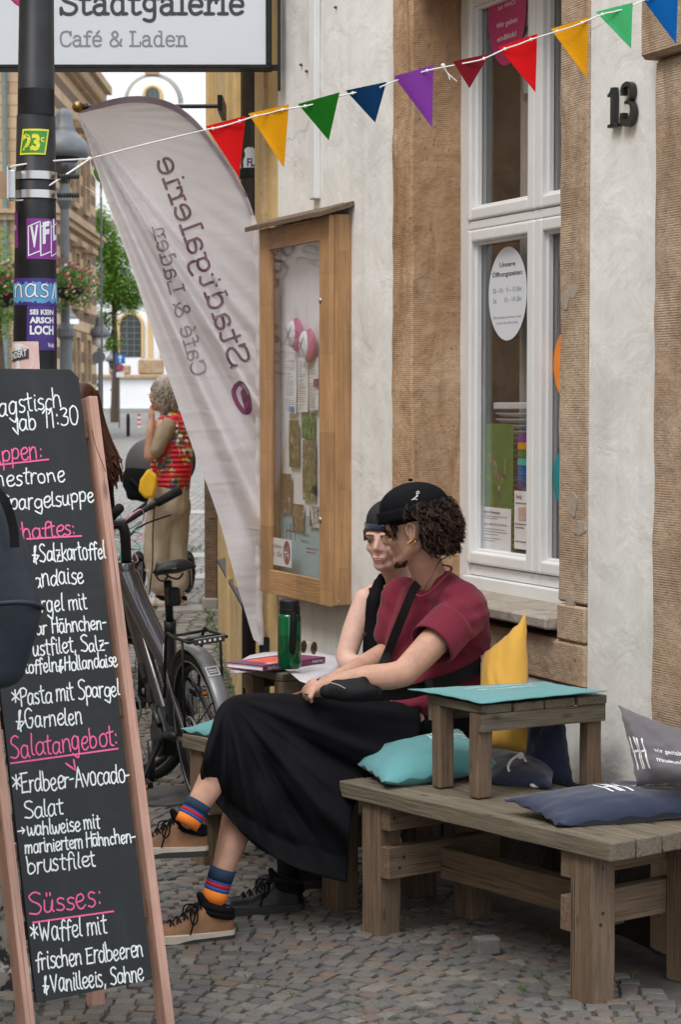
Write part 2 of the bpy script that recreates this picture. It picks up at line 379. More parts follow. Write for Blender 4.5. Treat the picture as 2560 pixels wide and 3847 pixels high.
def m_board():
    m, nt, b = newmat("chalkboard"); v = coords(nt, 'Object')
    c = ramp(nt, noise(nt, coords(nt, 'Object', (6, 6, 2.2)), 1.6, 6, .6, .8), [(.35, (.006, .0085, .0115)), (.62, (.011, .0145, .018)), (.8, (.024, .028, .032))])
    c = mixc(nt, ramp(nt, noise(nt, coords(nt, 'Object', (3, 3, 20), rot=(0, R(20), 0)), 2.1, 5, .7), [(.55, (0, 0, 0)), (.8, (.5, .5, .5))]), c, (.035, .04, .044))
    nt.links.new(c, b.inputs['Base Color']); b.inputs['Roughness'].default_value = .6
    bump(nt, b, noise(nt, v, 150, 3), .1, .001)
m_board()
def m_flag():
    m, nt, b = newmat("flag_cloth")
    v = coords(nt, 'Object'); f = noise(nt, v, 2, 3)
    c = ramp(nt, f, [(.3, (.86, .84, .88)), (.7, (.95, .93, .97))])
    nt.links.new(c, b.inputs['Base Color']); b.inputs['Roughness'].default_value = .7
    w = noise(nt, coords(nt, 'Object', (1.5, 1, 8), rot=(0, R(-32), 0)), 2.2, 4, .5, .6)
    bump(nt, b, w, .35, .03)
    tr = nd(nt, "ShaderNodeBsdfTranslucent"); nt.links.new(c, tr.inputs[0])
    ms = nd(nt, "ShaderNodeMixShader"); ms.inputs[0].default_value = .58
    out = [n for n in nt.nodes if n.type == 'OUTPUT_MATERIAL'][0]
    nt.links.new(b.outputs[0], ms.inputs[1]); nt.links.new(tr.outputs[0], ms.inputs[2]); nt.links.new(ms.outputs[0], out.inputs[0])
m_flag()
plain("flag_print", (.19, .115, .14), .8, var=.08); plain("flag_print_light", (.30, .26, .29), .8, var=.05); plain("flag_sleeve", (.36, .27, .32), .8); plain("flag_plum", (.25, .07, .16), .8)
def m_floral():
    m, nt, b = newmat("vest_floral")
    v = coords(nt, 'Object'); vo = nd(nt, "ShaderNodeTexVoronoi"); vo.inputs['Scale'].default_value = 38; nt.links.new(v, vo.inputs['Vector'])
    sp = nd(nt, "ShaderNodeSeparateColor"); nt.links.new(vo.outputs['Color'], sp.inputs[0])
    c = ramp(nt, sp.outputs[0], [(0, (.02, .1, .22)), (.2, (.7, .35, .04)), (.4, (.65, .6, .5)), (.6, (.05, .16, .04)), (.8, (.55, .02, .04)), (1, (.7, .5, .3))])
    for e in [n for n in nt.nodes if n.type == 'VALTORGB'][-1:]: e.color_ramp.interpolation = 'CONSTANT'
    msk = ramp(nt, noise(nt, v, 7, 3), [(.47, (0, 0, 0)), (.53, (1, 1, 1))])
    nt.links.new(mixc(nt, msk, (.55, .008, .025), c), b.inputs['Base Color']); b.inputs['Roughness'].default_value = .6
    w = nd(nt, "ShaderNodeTexWave", bands_direction='Z'); w.inputs['Scale'].default_value = 9; nt.links.new(v, w.inputs['Vector'])
    bump(nt, b, w.outputs['Fac'], .6, .02)
m_floral()
def m_photo(name, stops, sc=34):
    m, nt, b = newmat(name)
    v = coords(nt, 'Object', randomize=True)
    f = noise(nt, v, sc, 6, .75)
    nt.links.new(ramp(nt, f, stops), b.inputs['Base Color']); b.inputs['Roughness'].default_value = .3
m_photo("photo_garden", [(.40, (.02, .015, .01)), (.47, (.22, .15, .08)), (.52, (.06, .11, .02)), (.60, (.45, .42, .25))])
m_photo("photo_indoor", [(.40, (.03, .02, .012)), (.48, (.32, .2, .11)), (.54, (.09, .06, .04)), (.62, (.6, .5, .42))])
m_photo("photo_green", [(.4, (.01, .035, .005)), (.5, (.05, .16, .03)), (.6, (.22, .4, .1))])
m_photo("photo_grey", [(.43, (.03, .03, .035)), (.5, (.3, .3, .32)), (.57, (.75, .76, .78))])
def m_green_bottle():
    m, nt, b = newmat("bottle_green")
    b.inputs['Base Color'].default_value = (.0, .22, .08, 1); b.inputs['Roughness'].default_value = .08
    setin(b, 'Transmission Weight', .75); setin(b, 'IOR', 1.35); setin(b, 'Coat Weight', .5)
m_green_bottle()
glassmat("window_glass", 1.0, .05); glassmat("case_glass", .7, .05)
def m_peel():
    m, nt, b = newmat("peeling_black")
    v = coords(nt, 'Object'); f = noise(nt, v, 11, 7, .7, .5)
    c = ramp(nt, f, [(.48, (.02, .022, .028)), (.5, (.2, .2, .19)), (.75, (.33, .31, .28))])
    nt.links.new(c, b.inputs['Base Color']); b.inputs['Roughness'].default_value = .5
    bump(nt, b, ramp(nt, f, [(.47, (1, 1, 1)), (.5, (0, 0, 0))]), .5, .004)
m_peel()
def m_ashlar():
    m, nt, b = newmat("ashlar_far")
    v = coords(nt, 'Object', rot=(R(90), 0, 0)); br = nd(nt, "ShaderNodeTexBrick"); nt.links.new(v, br.inputs['Vector'])
    br.inputs['Scale'].default_value = 1; br.inputs['Brick Width'].default_value = 1.1; br.inputs['Row Height'].default_value = .42; br.inputs['Mortar Size'].default_value = .012
    br.inputs['Color1'].default_value = (.44, .31, .19, 1); br.inputs['Color2'].default_value = (.52, .39, .26, 1); br.inputs['Mortar'].default_value = (.15, .1, .06, 1)
    c = mixc(nt, .5, br.outputs['Color'], ramp(nt, noise(nt, v, .8, 6, .7), [(.3, (.6, .56, .5)), (.65, (1.15, 1.1, 1.08))]), 'MULTIPLY')
    nt.links.new(c, b.inputs['Base Color']); b.inputs['Roughness'].default_value = .9
m_ashlar()

# ------------------------------------------------------------------ mesh building
class Fr:
    """local frame: origin + three axes"""
    def __init__(s, o, x, y, z): s.o, s.x, s.y, s.z = Vector(o), Vector(x).normalized(), Vector(y).normalized(), Vector(z).normalized()
    def p(s, a, b, c): return s.o + s.x * a + s.y * b + s.z * c
WF = Fr(W0, WT, WN, (0, 0, 1))
XF = Fr((0, 0, 0), (1, 0, 0), (0, 1, 0), (0, 0, 1))
class MB:
    def __init__(s): s.v = []; s.f = []; s.m = []; s.cm = 0
    def add(s, vs, fs):
        o = len(s.v); s.v += [Vector(v) for v in vs]
        for f in fs: s.f.append([o + i for i in f]); s.m.append(s.cm)
        return s
    def hexa(s, p):
        return s.add(p, [(0, 3, 2, 1), (4, 5, 6, 7), (0, 1, 5, 4), (1, 2, 6, 5), (2, 3, 7, 6), (3, 0, 4, 7)])
    def box(s, fr, x0, x1, y0, y1, z0, z1):
        return s.hexa([fr.p(x0, y0, z0), fr.p(x1, y0, z0), fr.p(x1, y1, z0), fr.p(x0, y1, z0), fr.p(x0, y0, z1), fr.p(x1, y0, z1), fr.p(x1, y1, z1), fr.p(x0, y1, z1)])
    def quad(s, a, b, c, d): return s.add([a, b, c, d], [(0, 1, 2, 3)])
    def poly3(s, pts, off):
        """closed polygon extruded by vector off"""
        n = len(pts); off = Vector(off); P = [Vector(p) for p in pts]
        return s.add(P + [p + off for p in P], [tuple(range(n))[::-1], tuple(range(n, 2*n))] + [(i, (i+1) % n, n + (i+1) % n, n + i) for i in range(n)])
    def tube(s, pts, r, n=8, caps=True, flat=1.0, up=None, closed=False):
        P = [Vector(p) for p in pts]; m = len(P)
        rr = r if isinstance(r, (list, tuple)) else [r] * m
        vs = []; last = None
        for i, p in enumerate(P):
            if closed: t = P[(i+1) % m] - P[(i-1) % m]
            else: t = P[min(i+1, m-1)] - P[max(i-1, 0)]
            if t.length < 1e-9: t = Vector((0, 0, 1))
            t.normalize()
            if up is not None: a = Vector(up)
            else: a = last if last is not None else (Vector((0, 0, 1)) if abs(t.z) < .9 else Vector((1, 0, 0)))
            b = t.cross(a)
            if b.length < 1e-6: b = t.cross(Vector((.3, .8, .5)))
            b.normalize(); a2 = b.cross(t).normalized(); last = a2
            for k in range(n):
                w = 2 * math.pi * k / n
                vs.append(p + b * math.cos(w) * rr[i] + a2 * math.sin(w) * rr[i] * flat)
        fs = []
        for i in range(m if closed else m - 1):
            j = (i + 1) % m
            for k in range(n): fs.append((i*n + k, i*n + (k+1) % n, j*n + (k+1) % n, j*n + k))
        if caps and not closed: fs += [tuple(range(n))[::-1], tuple(range((m-1)*n, m*n))]
        return s.add(vs, fs)
    def lathe(s, o, prof, n=16, axis=(0, 0, 1), caps=True):
        ax = Vector(axis).normalized(); a = ax.orthogonal().normalized(); b = ax.cross(a); o = Vector(o); vs = []; fs = []
        for (r, h) in prof:
            for k in range(n):
                w = 2 * math.pi * k / n; vs.append(o + ax * h + (a * math.cos(w) + b * math.sin(w)) * max(r, 1e-5))
        for i in range(len(prof) - 1):
            for k in range(n): fs.append((i*n + k, i*n + (k+1) % n, (i+1)*n + (k+1) % n, (i+1)*n + k))
        if caps: fs += [tuple(range(n))[::-1], tuple(range((len(prof)-1)*n, len(prof)*n))]
        return s.add(vs, fs)
    def ell(s, c, rx, n=12, m=8, rot=None):
        c = Vector(c); vs = []; fs = []
        if not hasattr(rx, '__len__'): rx = (rx, rx, rx)
        for i in range(m + 1):
            th = math.pi * i / m
            for k in range(n):
                w = 2 * math.pi * k / n
                q = Vector((rx[0] * math.sin(th) * math.cos(w), rx[1] * math.sin(th) * math.sin(w), rx[2] * math.cos(th)))
                if i in (0, m): q += Vector((math.cos(w), math.sin(w), 0)) * 1e-5
                if rot is not None: q = rot @ q
                vs.append(c + q)
        for i in range(m):
            for k in range(n): fs.append((i*n + k, (i+1)*n + k, (i+1)*n + (k+1) % n, i*n + (k+1) % n))
        fs += [tuple(range(n)), tuple(range(m*n, m*n + n))[::-1]]
        return s.add(vs, fs)
    def caps2(s, p, q, r1, r2, n=12):
        """tapered capsule"""
        p, q = Vector(p), Vector(q); d = q - p; L_ = d.length
        if L_ < 1e-6: return s.ell(p, r1)
        pr = [(r1 * math.sin(a), -r1 * math.cos(a)) for a in [i * math.pi / 2 / 4 for i in range(5)]]
        pr += [(r2 * math.cos(a), L_ + r2 * math.sin(a)) for a in [i * math.pi / 2 / 4 for i in range(5)]]
        return s.lathe(p, pr, n, d)
    def grid(s, fn, nu, nv, thick=0, wrap=False):
        P = [[Vector(fn(i / nu, j / nv)) for i in range(nu + (0 if wrap else 1))] for j in range(nv + 1)]
        w = len(P[0]); vs = [p for row in P for p in row]; fs = []
        for j in range(nv):
            for i in range(nu):
                i2 = (i + 1) % w; fs.append((j*w + i, j*w + i2, (j+1)*w + i2, (j+1)*w + i))
        return s.add(vs, fs)
def setp(o, **k):
    for a, v in k.items():
        if v is not None: o[a] = v
    return o
def link(o): scene.collection.objects.link(o); return o
def thing(name, loc, label, cat, group=None, kind=None):
    o = bpy.data.objects.new(name, None); o.location = loc; o.empty_display_size = .1
    link(o); return setp(o, label=label, category=cat, group=group, kind=kind)
def place(o, parent):
    if parent is not None:
        o.parent = parent
        o.matrix_parent_inverse = parent_world(parent).inverted()
    return o
def parent_world(o):
    m = o.matrix_basis.copy() if o.rotation_mode else o.matrix_basis.copy()
    if o.parent: return parent_world(o.parent) @ o.matrix_parent_inverse @ m
    return m
def build(name, mb, mat, parent=None, origin=None, smooth=False, bevel=0, bseg=1, recalc=True, weld=False, **props):
    me = bpy.data.meshes.new(name)
    if origin is None:
        xs = [v.x for v in mb.v]; ys = [v.y for v in mb.v]; zs = [v.z for v in mb.v]
        origin = Vector(((min(xs) + max(xs)) / 2, (min(ys) + max(ys)) / 2, min(zs)))
    origin = Vector(origin)
    me.from_pydata([tuple(v - origin) for v in mb.v], [], mb.f)
    mats = mat if isinstance(mat, (list, tuple)) else [mat]
    for m in mats: me.materials.append(MATS[m])
    if any(mb.m): me.polygons.foreach_set('material_index', mb.m)
    if recalc or weld:
        bm = bmesh.new(); bm.from_mesh(me)
        if weld: bmesh.ops.remove_doubles(bm, verts=bm.verts, dist=1e-5)
        bmesh.ops.recalc_face_normals(bm, faces=bm.faces); bm.to_mesh(me); bm.free()
    if smooth: me.polygons.foreach_set('use_smooth', [True] * len(me.polygons))
    me.update()
    o = bpy.data.objects.new(name, me); o.location = origin; link(o); place(o, parent)
    if bevel:
        b = o.modifiers.new("bevel", 'BEVEL'); b.width = bevel; b.segments = bseg; b.limit_method = 'ANGLE'; b.angle_limit = R(40)
    return setp(o, **props)
def beam(name, p0, p1, w, h, mat, parent=None, up=(0, 0, 1), bevel=.004, rough=0, **props):
    """timber from p0 to p1 (centre line), grain along local X"""
    p0, p1 = Vector(p0), Vector(p1); d = p1 - p0; L_ = d.length; x = d.normalized()
    u = Vector(up); y = u.cross(x)
    if y.length < 1e-5: y = Vector((0, 1, 0)).cross(x)
    y.normalize(); z = x.cross(y)
    mb = MB(); n = max(1, int(L_ / .12)) if rough else 1
    j = lambda: rnd.uniform(-rough, rough)
    for i in range(n + 1):
        xx = -L_/2 + L_ * i / n
        mb.v += [Vector((xx, -w/2 + j(), -h/2 + j())), Vector((xx, w/2 + j(), -h/2 + j())), Vector((xx, w/2 + j(), h/2 + j())), Vector((xx, -w/2 + j(), h/2 + j()))]
    for i in range(n):
        for k in range(4): mb.f.append([i*4 + k, i*4 + (k+1) % 4, i*4 + 4 + (k+1) % 4, i*4 + 4 + k])
    mb.f += [[3, 2, 1, 0], [n*4, n*4+1, n*4+2, n*4+3]]; mb.m = [0] * len(mb.f)
    me = bpy.data.meshes.new(name); me.from_pydata([tuple(v) for v in mb.v], [], mb.f); me.materials.append(MATS[mat]); me.update()
    o = bpy.data.objects.new(name, me)
    M = Matrix((x, y, z)).transposed().to_4x4(); M.translation = (p0 + p1) / 2
    o.matrix_basis = M; link(o); place(o, parent)
    if bevel:
        b = o.modifiers.new("bevel", 'BEVEL'); b.width = bevel; b.segments = 2; b.limit_method = 'ANGLE'; b.angle_limit = R(50)
    return setp(o, **props)
def remesh(name, mb, mat, parent=None, voxel=.008, smooth_it=6, decim=None, disp=None, **props):
    """union of overlapping solids, blended into one continuous surface"""
    o = build(name, mb, mat, recalc=True)
    m = o.modifiers.new("r", 'REMESH'); m.mode = 'VOXEL'; m.voxel_size = voxel
    if smooth_it:
        s = o.modifiers.new("s", 'SMOOTH'); s.iterations = smooth_it; s.factor = .5
    dg = bpy.context.evaluated_depsgraph_get(); me = bpy.data.meshes.new_from_object(o.evaluated_get(dg))
    o.modifiers.clear(); old = o.data; o.data = me; bpy.data.meshes.remove(old)
    if disp:
        L0 = o.location
        nn = [v.normal.copy() for v in me.vertices]
        for v, n in zip(me.vertices, nn): v.co = v.co + n * disp(v.co + L0)
    me.polygons.foreach_set('use_smooth', [True] * len(me.polygons)); me.update()
    place(o, parent)
    return setp(o, **props)
def copyobj(o, loc=None, rot=None, parent=None):
    c = o.copy(); link(c)
    if loc is not None: c.location = loc
    if rot is not None: c.rotation_euler = rot
    if parent is not None: c.parent = parent; c.matrix_parent_inverse = parent_world(parent).inverted()
    return c

# ------------------------------------------------------------------ stroke lettering
# a glyph: (advance, [strokes]); a stroke starting with '~' is curved, '-' straight; coordinates "x,y" baseline 0, x-height 5, capitals 7
def G_(adv, *st): return (adv, [(s[0] == '~', [tuple(float(q) for q in p.split(',')) for p in s[1:].split()]) for s in st])
HAND = {
 'a': G_(4.6, '~3.4,4.4 2,5 .6,3.6 .5,1.2 1.6,0 3,1 3.6,3.2 3.6,4.9 3.6,1 4.3,.1'), 'b': G_(4.4, '~.6,7.6 .6,3.5 .6,.4 2.2,0 3.6,1.4 3.4,3.6 1.8,4.4 .7,3'),
 'c': G_(3.7, '~3.4,4.3 2,5 .6,3.6 .6,1.2 1.8,0 3.3,.6'), 'd': G_(4.8, '~3.2,4.4 1.8,4.9 .5,3.3 .6,1 1.8,0 3.2,1.4 3.8,4', '~3.9,7.7 3.8,3 3.9,.6 4.5,.1'),
 'e': G_(4.1, '~.7,2.3 2.6,2.6 3.5,3.8 2.6,4.9 1.1,4.3 .5,2.4 1.2,.3 2.6,0 3.8,1'), 'f': G_(3.4, '~3.6,7 2.6,7.8 1.7,6.8 1.5,4 1.4,-.6', '-.1,4.4 3.2,4.7'),
 'g': G_(4.6, '~3.4,4.4 1.9,5 .6,3.6 .7,1.3 2,.4 3.3,1.6 3.7,4.8 3.7,0 3.2,-2.6 2.2,-2.4 .4,-1.1'), 'h': G_(4.5, '~.7,7.8 .6,4 .5,0', '~.6,3 1.8,4.7 3.2,4.4 3.6,2.6 3.7,0'),
 'i': G_(2, '~.9,4.9 .8,2 1,.3 1.6,0', '-.9,6.7 1.0,6.3'), 'k': G_(4, '-.6,7.6 .6,0', '-3.3,4.8 .7,2.2 3.6,0'), 'l': G_(2.2, '~.9,7.8 .7,4 .8,.8 1.8,.1'),
 'm': G_(6.4, '~.5,4.9 .6,2 .5,0', '~.6,3 1.5,4.8 2.8,4.4 3,0', '~3,3 4,4.8 5.2,4.4 5.4,2 5.5,0'), 'n': G_(4.5, '~.5,4.9 .6,2 .5,0', '~.6,3 1.8,4.8 3.2,4.4 3.5,2 3.7,0'),
 'o': G_(4.3, '~2.2,5 .8,4.2 .5,2.4 1,.5 2.2,0 3.4,.6 3.8,2.5 3.3,4.4 2,5'), 'p': G_(4.4, '~.6,4.9 .7,1 .6,-2.8', '~.7,3.6 1.9,5 3.4,4.4 3.6,2.4 2.6,.8 .8,1.2'),
 'r': G_(3.2, '~.5,4.9 .6,2 .5,0', '~.6,2.8 1.5,4.6 2.9,4.6'), 's': G_(3.5, '~3,4.5 1.8,5 .8,4.2 1.2,3 2.6,2.2 2.9,.9 1.8,0 .4,.5'),
 't': G_(3.2, '~1.5,7.4 1.4,3 1.6,.5 2.8,.2', '-.1,5.1 3,5.4'), 'u': G_(4.5, '~.6,4.9 .6,1.4 1.6,0 3,.8 3.6,4.9', '~3.6,4.9 3.6,1 4.2,.1'),
 'v': G_(4, '-.3,5 1.9,.1 3.6,5'), 'w': G_(5.8, '~.4,5 .8,1 1.6,.1 2.6,2 2.8,4.4 3,1.2 4,.1 5,2.4 5.4,5'), 'z': G_(3.8, '-.4,4.8 3.3,4.9 .4,.2 3.5,.1', '-.9,2.5 2.9,2.7'),
 'S': G_(5, '~4.6,7.2 3,8 1.1,7 1.4,5.2 3.6,3.6 4.4,1.8 3,0 .4,.5'), 'K': G_(4.8, '-.6,7.6 .6,0', '-4.2,7.6 .7,3.6 4.2,0'), 'H': G_(5, '-.8,7.6 .6,0', '-4.3,7.8 4.2,0', '-.2,4.2 4.8,4.6'),
 'G': G_(5.4, '~4.8,6.6 3.2,7.8 1,6.4 .5,3.2 1.6,.4 3.6,.2 4.8,2.2 4.7,3.9 3.1,3.8'), 'P': G_(4.8, '-.8,7.4 1,-.6', '~-.2,6.6 2,7.9 4.2,6.8 3.6,4.4 1,3.6'),
 'E': G_(4.8, '-.8,7.4 .7,0', '-.2,7.3 4.2,7.6', '-.8,4 3.4,4.2', '-.5,.1 4.2,.3'), 'A': G_(5, '-.3,0 2.6,7.8 4.6,0', '-1.1,2.8 4,3'), 'W': G_(6.8, '-.4,7.6 1.6,0 3.2,5.6 4.6,0 6.4,7.8'),
 'V': G_(5, '-.3,7.6 2.2,0 4.6,7.8'), 'Z': G_(4.6, '-.4,7.4 4.2,7.5 .3,.2 4.4,.1'), '1': G_(3.2, '-.3,5.6 2.1,7.6 2,0'), '3': G_(4.6, '~.6,7.2 2.6,7.8 3.8,6.4 2,4.2', '~2,4.2 4,3.4 3.9,1 2,0 .4,.6'),
 '0': G_(4.8, '~2.4,7.8 .8,6.2 .6,2.6 1.6,.3 3.2,.5 4.2,3.6 4,6.4 2.6,7.8'), ':': G_(2.4, '-1.1,4.6 1.2,4.1', '-1.1,1.2 1.2,.7'), '-': G_(3.4, '-.4,3 2.9,3.2'), ',': G_(2.2, '-1.2,.7 .8,-1.2'),
 '*': G_(5, '-2.5,7 2.4,1.4', '-.4,6 4.6,2.6', '-.3,2.6 4.6,5.8'), '&': G_(5.2, '~4.6,3 3,1.4 1,.2 1.4,1.8 3.4,7 2.4,6.6 2.2,3 2.4,-.6', '-.6,3.2 3.6,3.1'), '+': G_(4.6, '~3.4,6.4 2.4,3 1.6,-.6', '-.4,2.2 4,2.6'),
 '>': G_(6, '-.2,3 4.6,3.1', '-3.2,4.7 4.9,3.1 3,1.4'), ' ': G_(2.4), 'q': G_(4.6, '~3.4,4.4 1.9,5 .6,3.6 .7,1.3 2,.4 3.3,1.6 3.7,4.8 3.7,-2.6'),
 'ä': G_(4.6, '~3.4,4.4 2,5 .6,3.6 .5,1.2 1.6,0 3,1 3.6,3.2 3.6,4.9 3.6,1 4.3,.1', '-.9,6.8 3.4,7.0'), 'ü': G_(4.5, '~.6,4.9 .6,1.4 1.6,0 3,.8 3.6,4.9 3.6,1 4.2,.1', '-1.4,7.8 1.5,6.6', '-2.8,7.9 2.8,6.7'),
}
SLAB = {
 'S': G_(5.6, '~4.7,5.6 4.2,6.8 2.7,7.1 1.2,6.7 .8,5.3 1.7,4.2 3.4,3.5 4.8,2.6 4.9,1.2 3.9,.1 2.4,-.1 1,.5 .6,1.5', '-4.8,7.1 4.8,5.1', '-.5,-.1 .5,1.9'),
 't': G_(3.7, '-1.3,6.6 1.3,1.6', '~1.3,1.8 1.4,.5 2.3,-.05 3.5,.5', '-.1,4.8 3.2,4.8'), 'a': G_(4.9, '~.7,4.0 1.3,4.9 2.6,5 3.5,4.1', '-3.5,4.2 3.5,.05', '-3.2,.05 4.6,.05', '~3.5,2.9 1.7,2.8 .5,2 .6,.6 1.6,-.1 2.8,.2 3.5,1.2'),
 'd': G_(5.2, '~3.7,4.2 2.6,5 1.2,4.6 .5,2.5 1.1,.4 2.5,-.05 3.7,.9', '-2.6,7.2 3.7,7.2 3.7,.05', '-3.5,.05 4.9,.05'),
 'g': G_(5, '~3.7,4.2 2.6,5 1.2,4.7 .6,3 1.2,1.5 2.5,1.1 3.7,1.9', '-4.8,4.9 3.7,4.9 3.7,-.6', '~3.7,-.6 3.3,-1.9 2,-2.3 .6,-1.8'),
 'l': G_(2.9, '-.2,7.2 1.4,7.2 1.4,.05', '-.1,.05 2.7,.05'), 'e': G_(4.6, '~.6,2.6 2.4,2.65 4,2.6 3.8,4.2 2.5,5.05 1.1,4.5 .5,2.5 1.1,.5 2.5,-.05 4,.7'),
 'r': G_(3.8, '-.2,4.9 1.3,4.9 1.3,.05', '-.1,.05 2.7,.05', '~1.4,3.2 2.1,4.6 3.5,4.9', '-3.5,5.0 3.5,3.7'), 'i': G_(2.9, '-.2,4.9 1.4,4.9 1.4,.05', '-.1,.05 2.7,.05', '-1.35,6.9 1.45,6.8'),
 'C': G_(5.6, '~5,5.4 4.2,6.9 2.7,7.1 1.1,6.2 .5,3.5 1.2,.8 2.8,-.05 4.3,.3 5.1,1.4', '-5.1,7.1 5.1,5.1'), 'f': G_(3.4, '~3.6,6.9 2.4,7.3 1.5,6.4 1.4,4.8', '-1.4,5 1.4,.05', '-.1,4.8 3,4.8', '-.1,.05 2.8,.05'),
 '&': G_(6.2, '~5.6,3.4 4.9,1.4 3,0 1.2,.2 .6,1.6 1.5,3.2 3.6,4.6 3.8,6.2 2.7,7.1 1.5,6.2 1.8,4.8 5.6,.05'), 'L': G_(5.2, '-.2,7.05 2.6,7.05', '-1.3,7 1.3,.05', '-.1,.05 4.8,.05 4.8,1.9'),
 'n': G_(5.2, '-.2,4.9 1.3,4.9 1.3,.05', '-.1,.05 2.4,.05', '~1.4,3.2 2.2,4.7 3.3,4.9 3.9,4', '-3.9,4.1 3.9,.05', '-2.9,.05 5,.05'), ' ': G_(2.6),
 'é': G_(4.6, '~.6,2.6 2.4,2.65 4,2.6 3.8,4.2 2.5,5.05 1.1,4.5 .5,2.5 1.1,.5 2.5,-.05 4,.7', '-2.1,6.1 3.3,7.4'),
 'v': G_(4.6, '-.4,4.9 2.3,.05 4.2,4.9', '-.0,4.9 1.3,4.9', '-3.4,4.9 4.6,4.9'),
 'H': G_(6, '-.8,7 .8,0', '-4.8,7 4.8,0', '-.8,3.6 4.8,3.6'), 'O': G_(6, '~3,7 1,5.8 .7,3.4 1.2,.9 3,0 4.9,1.2 5.2,3.6 4.8,6 3,7'),
}
def text_strokes(font, txt, track=0.0, jit=0):
    x = 0; out = []
    for ch in txt:
        if ch not in font: x += 3; continue
        adv, st = font[ch]; sx_, sy_, sl_, oy_ = (1, 1, 0, 0) if not jit else (rnd.uniform(.9, 1.1), rnd.uniform(.88, 1.12), rnd.uniform(-.03, .10), rnd.uniform(-.35, .35))
        for sm, pts in st:
            P = [Vector((x + a*sx_ + b*sl_, b*sy_ + oy_, 0)) for a, b in pts]
            P = cr_pts(P, 5) if sm and len(P) > 2 else P
            out.append((sm, P))
        x += adv + track
    return out, x
def ribbon(mb, P, w, fn, lift, k0, roundend=True):
    """flat stroke; P 2-D points; fn(x,y)->(point, normal)"""
    Q = []
    for i in range(len(P) - 1):
        a, b = P[i], P[i+1]; n = max(1, int((b - a).length / (w * 2.2)))
        for k in range(n): Q.append(a.lerp(b, k / n))
    Q.append(P[-1])
    if len(Q) < 2: return
    ws = [w] * len(Q)
    if roundend:
        d0 = (Q[0] - Q[1]).normalized() * w * .45; d1 = (Q[-1] - Q[-2]).normalized() * w * .45
        Q = [Q[0] + d0] + Q + [Q[-1] + d1]; ws = [w * .45] + ws + [w * .45]
    vs = []
    for i, p in enumerate(Q):
        t = Q[min(i+1, len(Q)-1)] - Q[max(i-1, 0)]
        if t.length < 1e-9: t = Vector((1, 0, 0))
        t.normalize(); nrm = Vector((-t.y, t.x, 0)) * ws[i] / 2
        for s_ in (-1, 1):
            q = p + nrm * s_; pt, n = fn(q.x, q.y); vs.append(pt + n * (lift + k0 + i * 1.2e-6))
    mb.add(vs, [(2*i, 2*i+1, 2*i+3, 2*i+2) for i in range(len(Q) - 1)])
def write(mb, font, txt, fn, size, w, origin=(0, 0), track=0, lift=.0006, slope=0, fitw=None, wob=0, jit=0):
    """size = height of one unit; fn maps metres on the surface to (point, normal)"""
    st, adv = text_strokes(font, txt, track, jit); sx = size
    if fitw: sx = fitw / max(adv - .6, .1)
    k = len(mb.f) * 1e-8 % 2e-4
    for sm, P in st:
        P2 = [Vector((origin[0] + p.x * sx + rnd.uniform(-wob, wob), origin[1] + p.y * size + slope * p.x * sx + rnd.uniform(-wob, wob), 0)) for p in P]
        ribbon(mb, P2, w, fn, lift, k); k += 2.2e-5
        if k > 3e-4: k = 0
    return adv * sx
_tc = {}
def text_mesh(mb, txt, fn, height, origin=(0, 0), align='LEFT', fitw=None, bold=0.0, lift=.0006, squeeze=1.0):
    """printed sans lettering as flat faces, laid on a surface"""
    cu = bpy.data.curves.new("lettering", 'FONT'); cu.body = txt; cu.size = 1; cu.offset = bold; cu.resolution_u = 2
    ob = bpy.data.objects.new("lettering", cu); link(ob)
    dg = bpy.context.evaluated_depsgraph_get(); me = bpy.data.meshes.new_from_object(ob.evaluated_get(dg))
    bpy.data.objects.remove(ob); bpy.data.curves.remove(cu)
    if not me.vertices: return
    s = height / .72; xs = [v.co.x for v in me.vertices]; w = max(xs) - min(xs); sx = s * squeeze
    if fitw: sx = fitw / w
    x0 = min(xs); off = {'LEFT': 0, 'CENTER': -.5 * w * sx, 'RIGHT': -w * sx}[align]
    vs = []
    for v in me.vertices:
        p, n = fn(origin[0] + off + (v.co.x - x0) * sx, origin[1] + v.co.y * s); vs.append(p + n * lift)
    mb.add(vs, [tuple(p.vertices) for p in me.polygons]); bpy.data.meshes.remove(me)
def flatfn(o, x, y, n):
    o, x, y, n = Vector(o), Vector(x), Vector(y), Vector(n)
    return lambda a, b: (o + x * a + y * b, n)

# ================================================================== SETTING
def gz(Y):
    pts = [(-50, 0), (11, 0), (15.5, .13), (85, .34), (150, 1.3), (400, 3)]
    for (a, za), (b, zb) in zip(pts, pts[1:]):
        if Y <= b: return za + (zb - za) * (Y - a) / (b - a)
    return 3.0
def sheet(name, x0, x1, ys, mat, dz=0, xs=24, **props):
    mb = MB(); nx = xs
    for y in ys:
        for i in range(nx + 1): mb.v.append(Vector((x0 + (x1 - x0) * i / nx, y, gz(y) + dz)))
    for j in range(len(ys) - 1):
        for i in range(nx): mb.f.append([j*(nx+1)+i, j*(nx+1)+i+1, (j+1)*(nx+1)+i+1, (j+1)*(nx+1)+i]); mb.m.append(0)
    return build(name, mb, mat, origin=(0, 0, 0), recalc=False, **props)
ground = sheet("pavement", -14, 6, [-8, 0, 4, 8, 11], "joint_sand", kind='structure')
street = sheet("street", -80, 60, [11, 12, 13, 14, 15.5, 20, 30, 50, 85, 100, 125, 150, 200, 400], "far_cobble", kind='structure')
# sky is the world; nothing else needed overhead

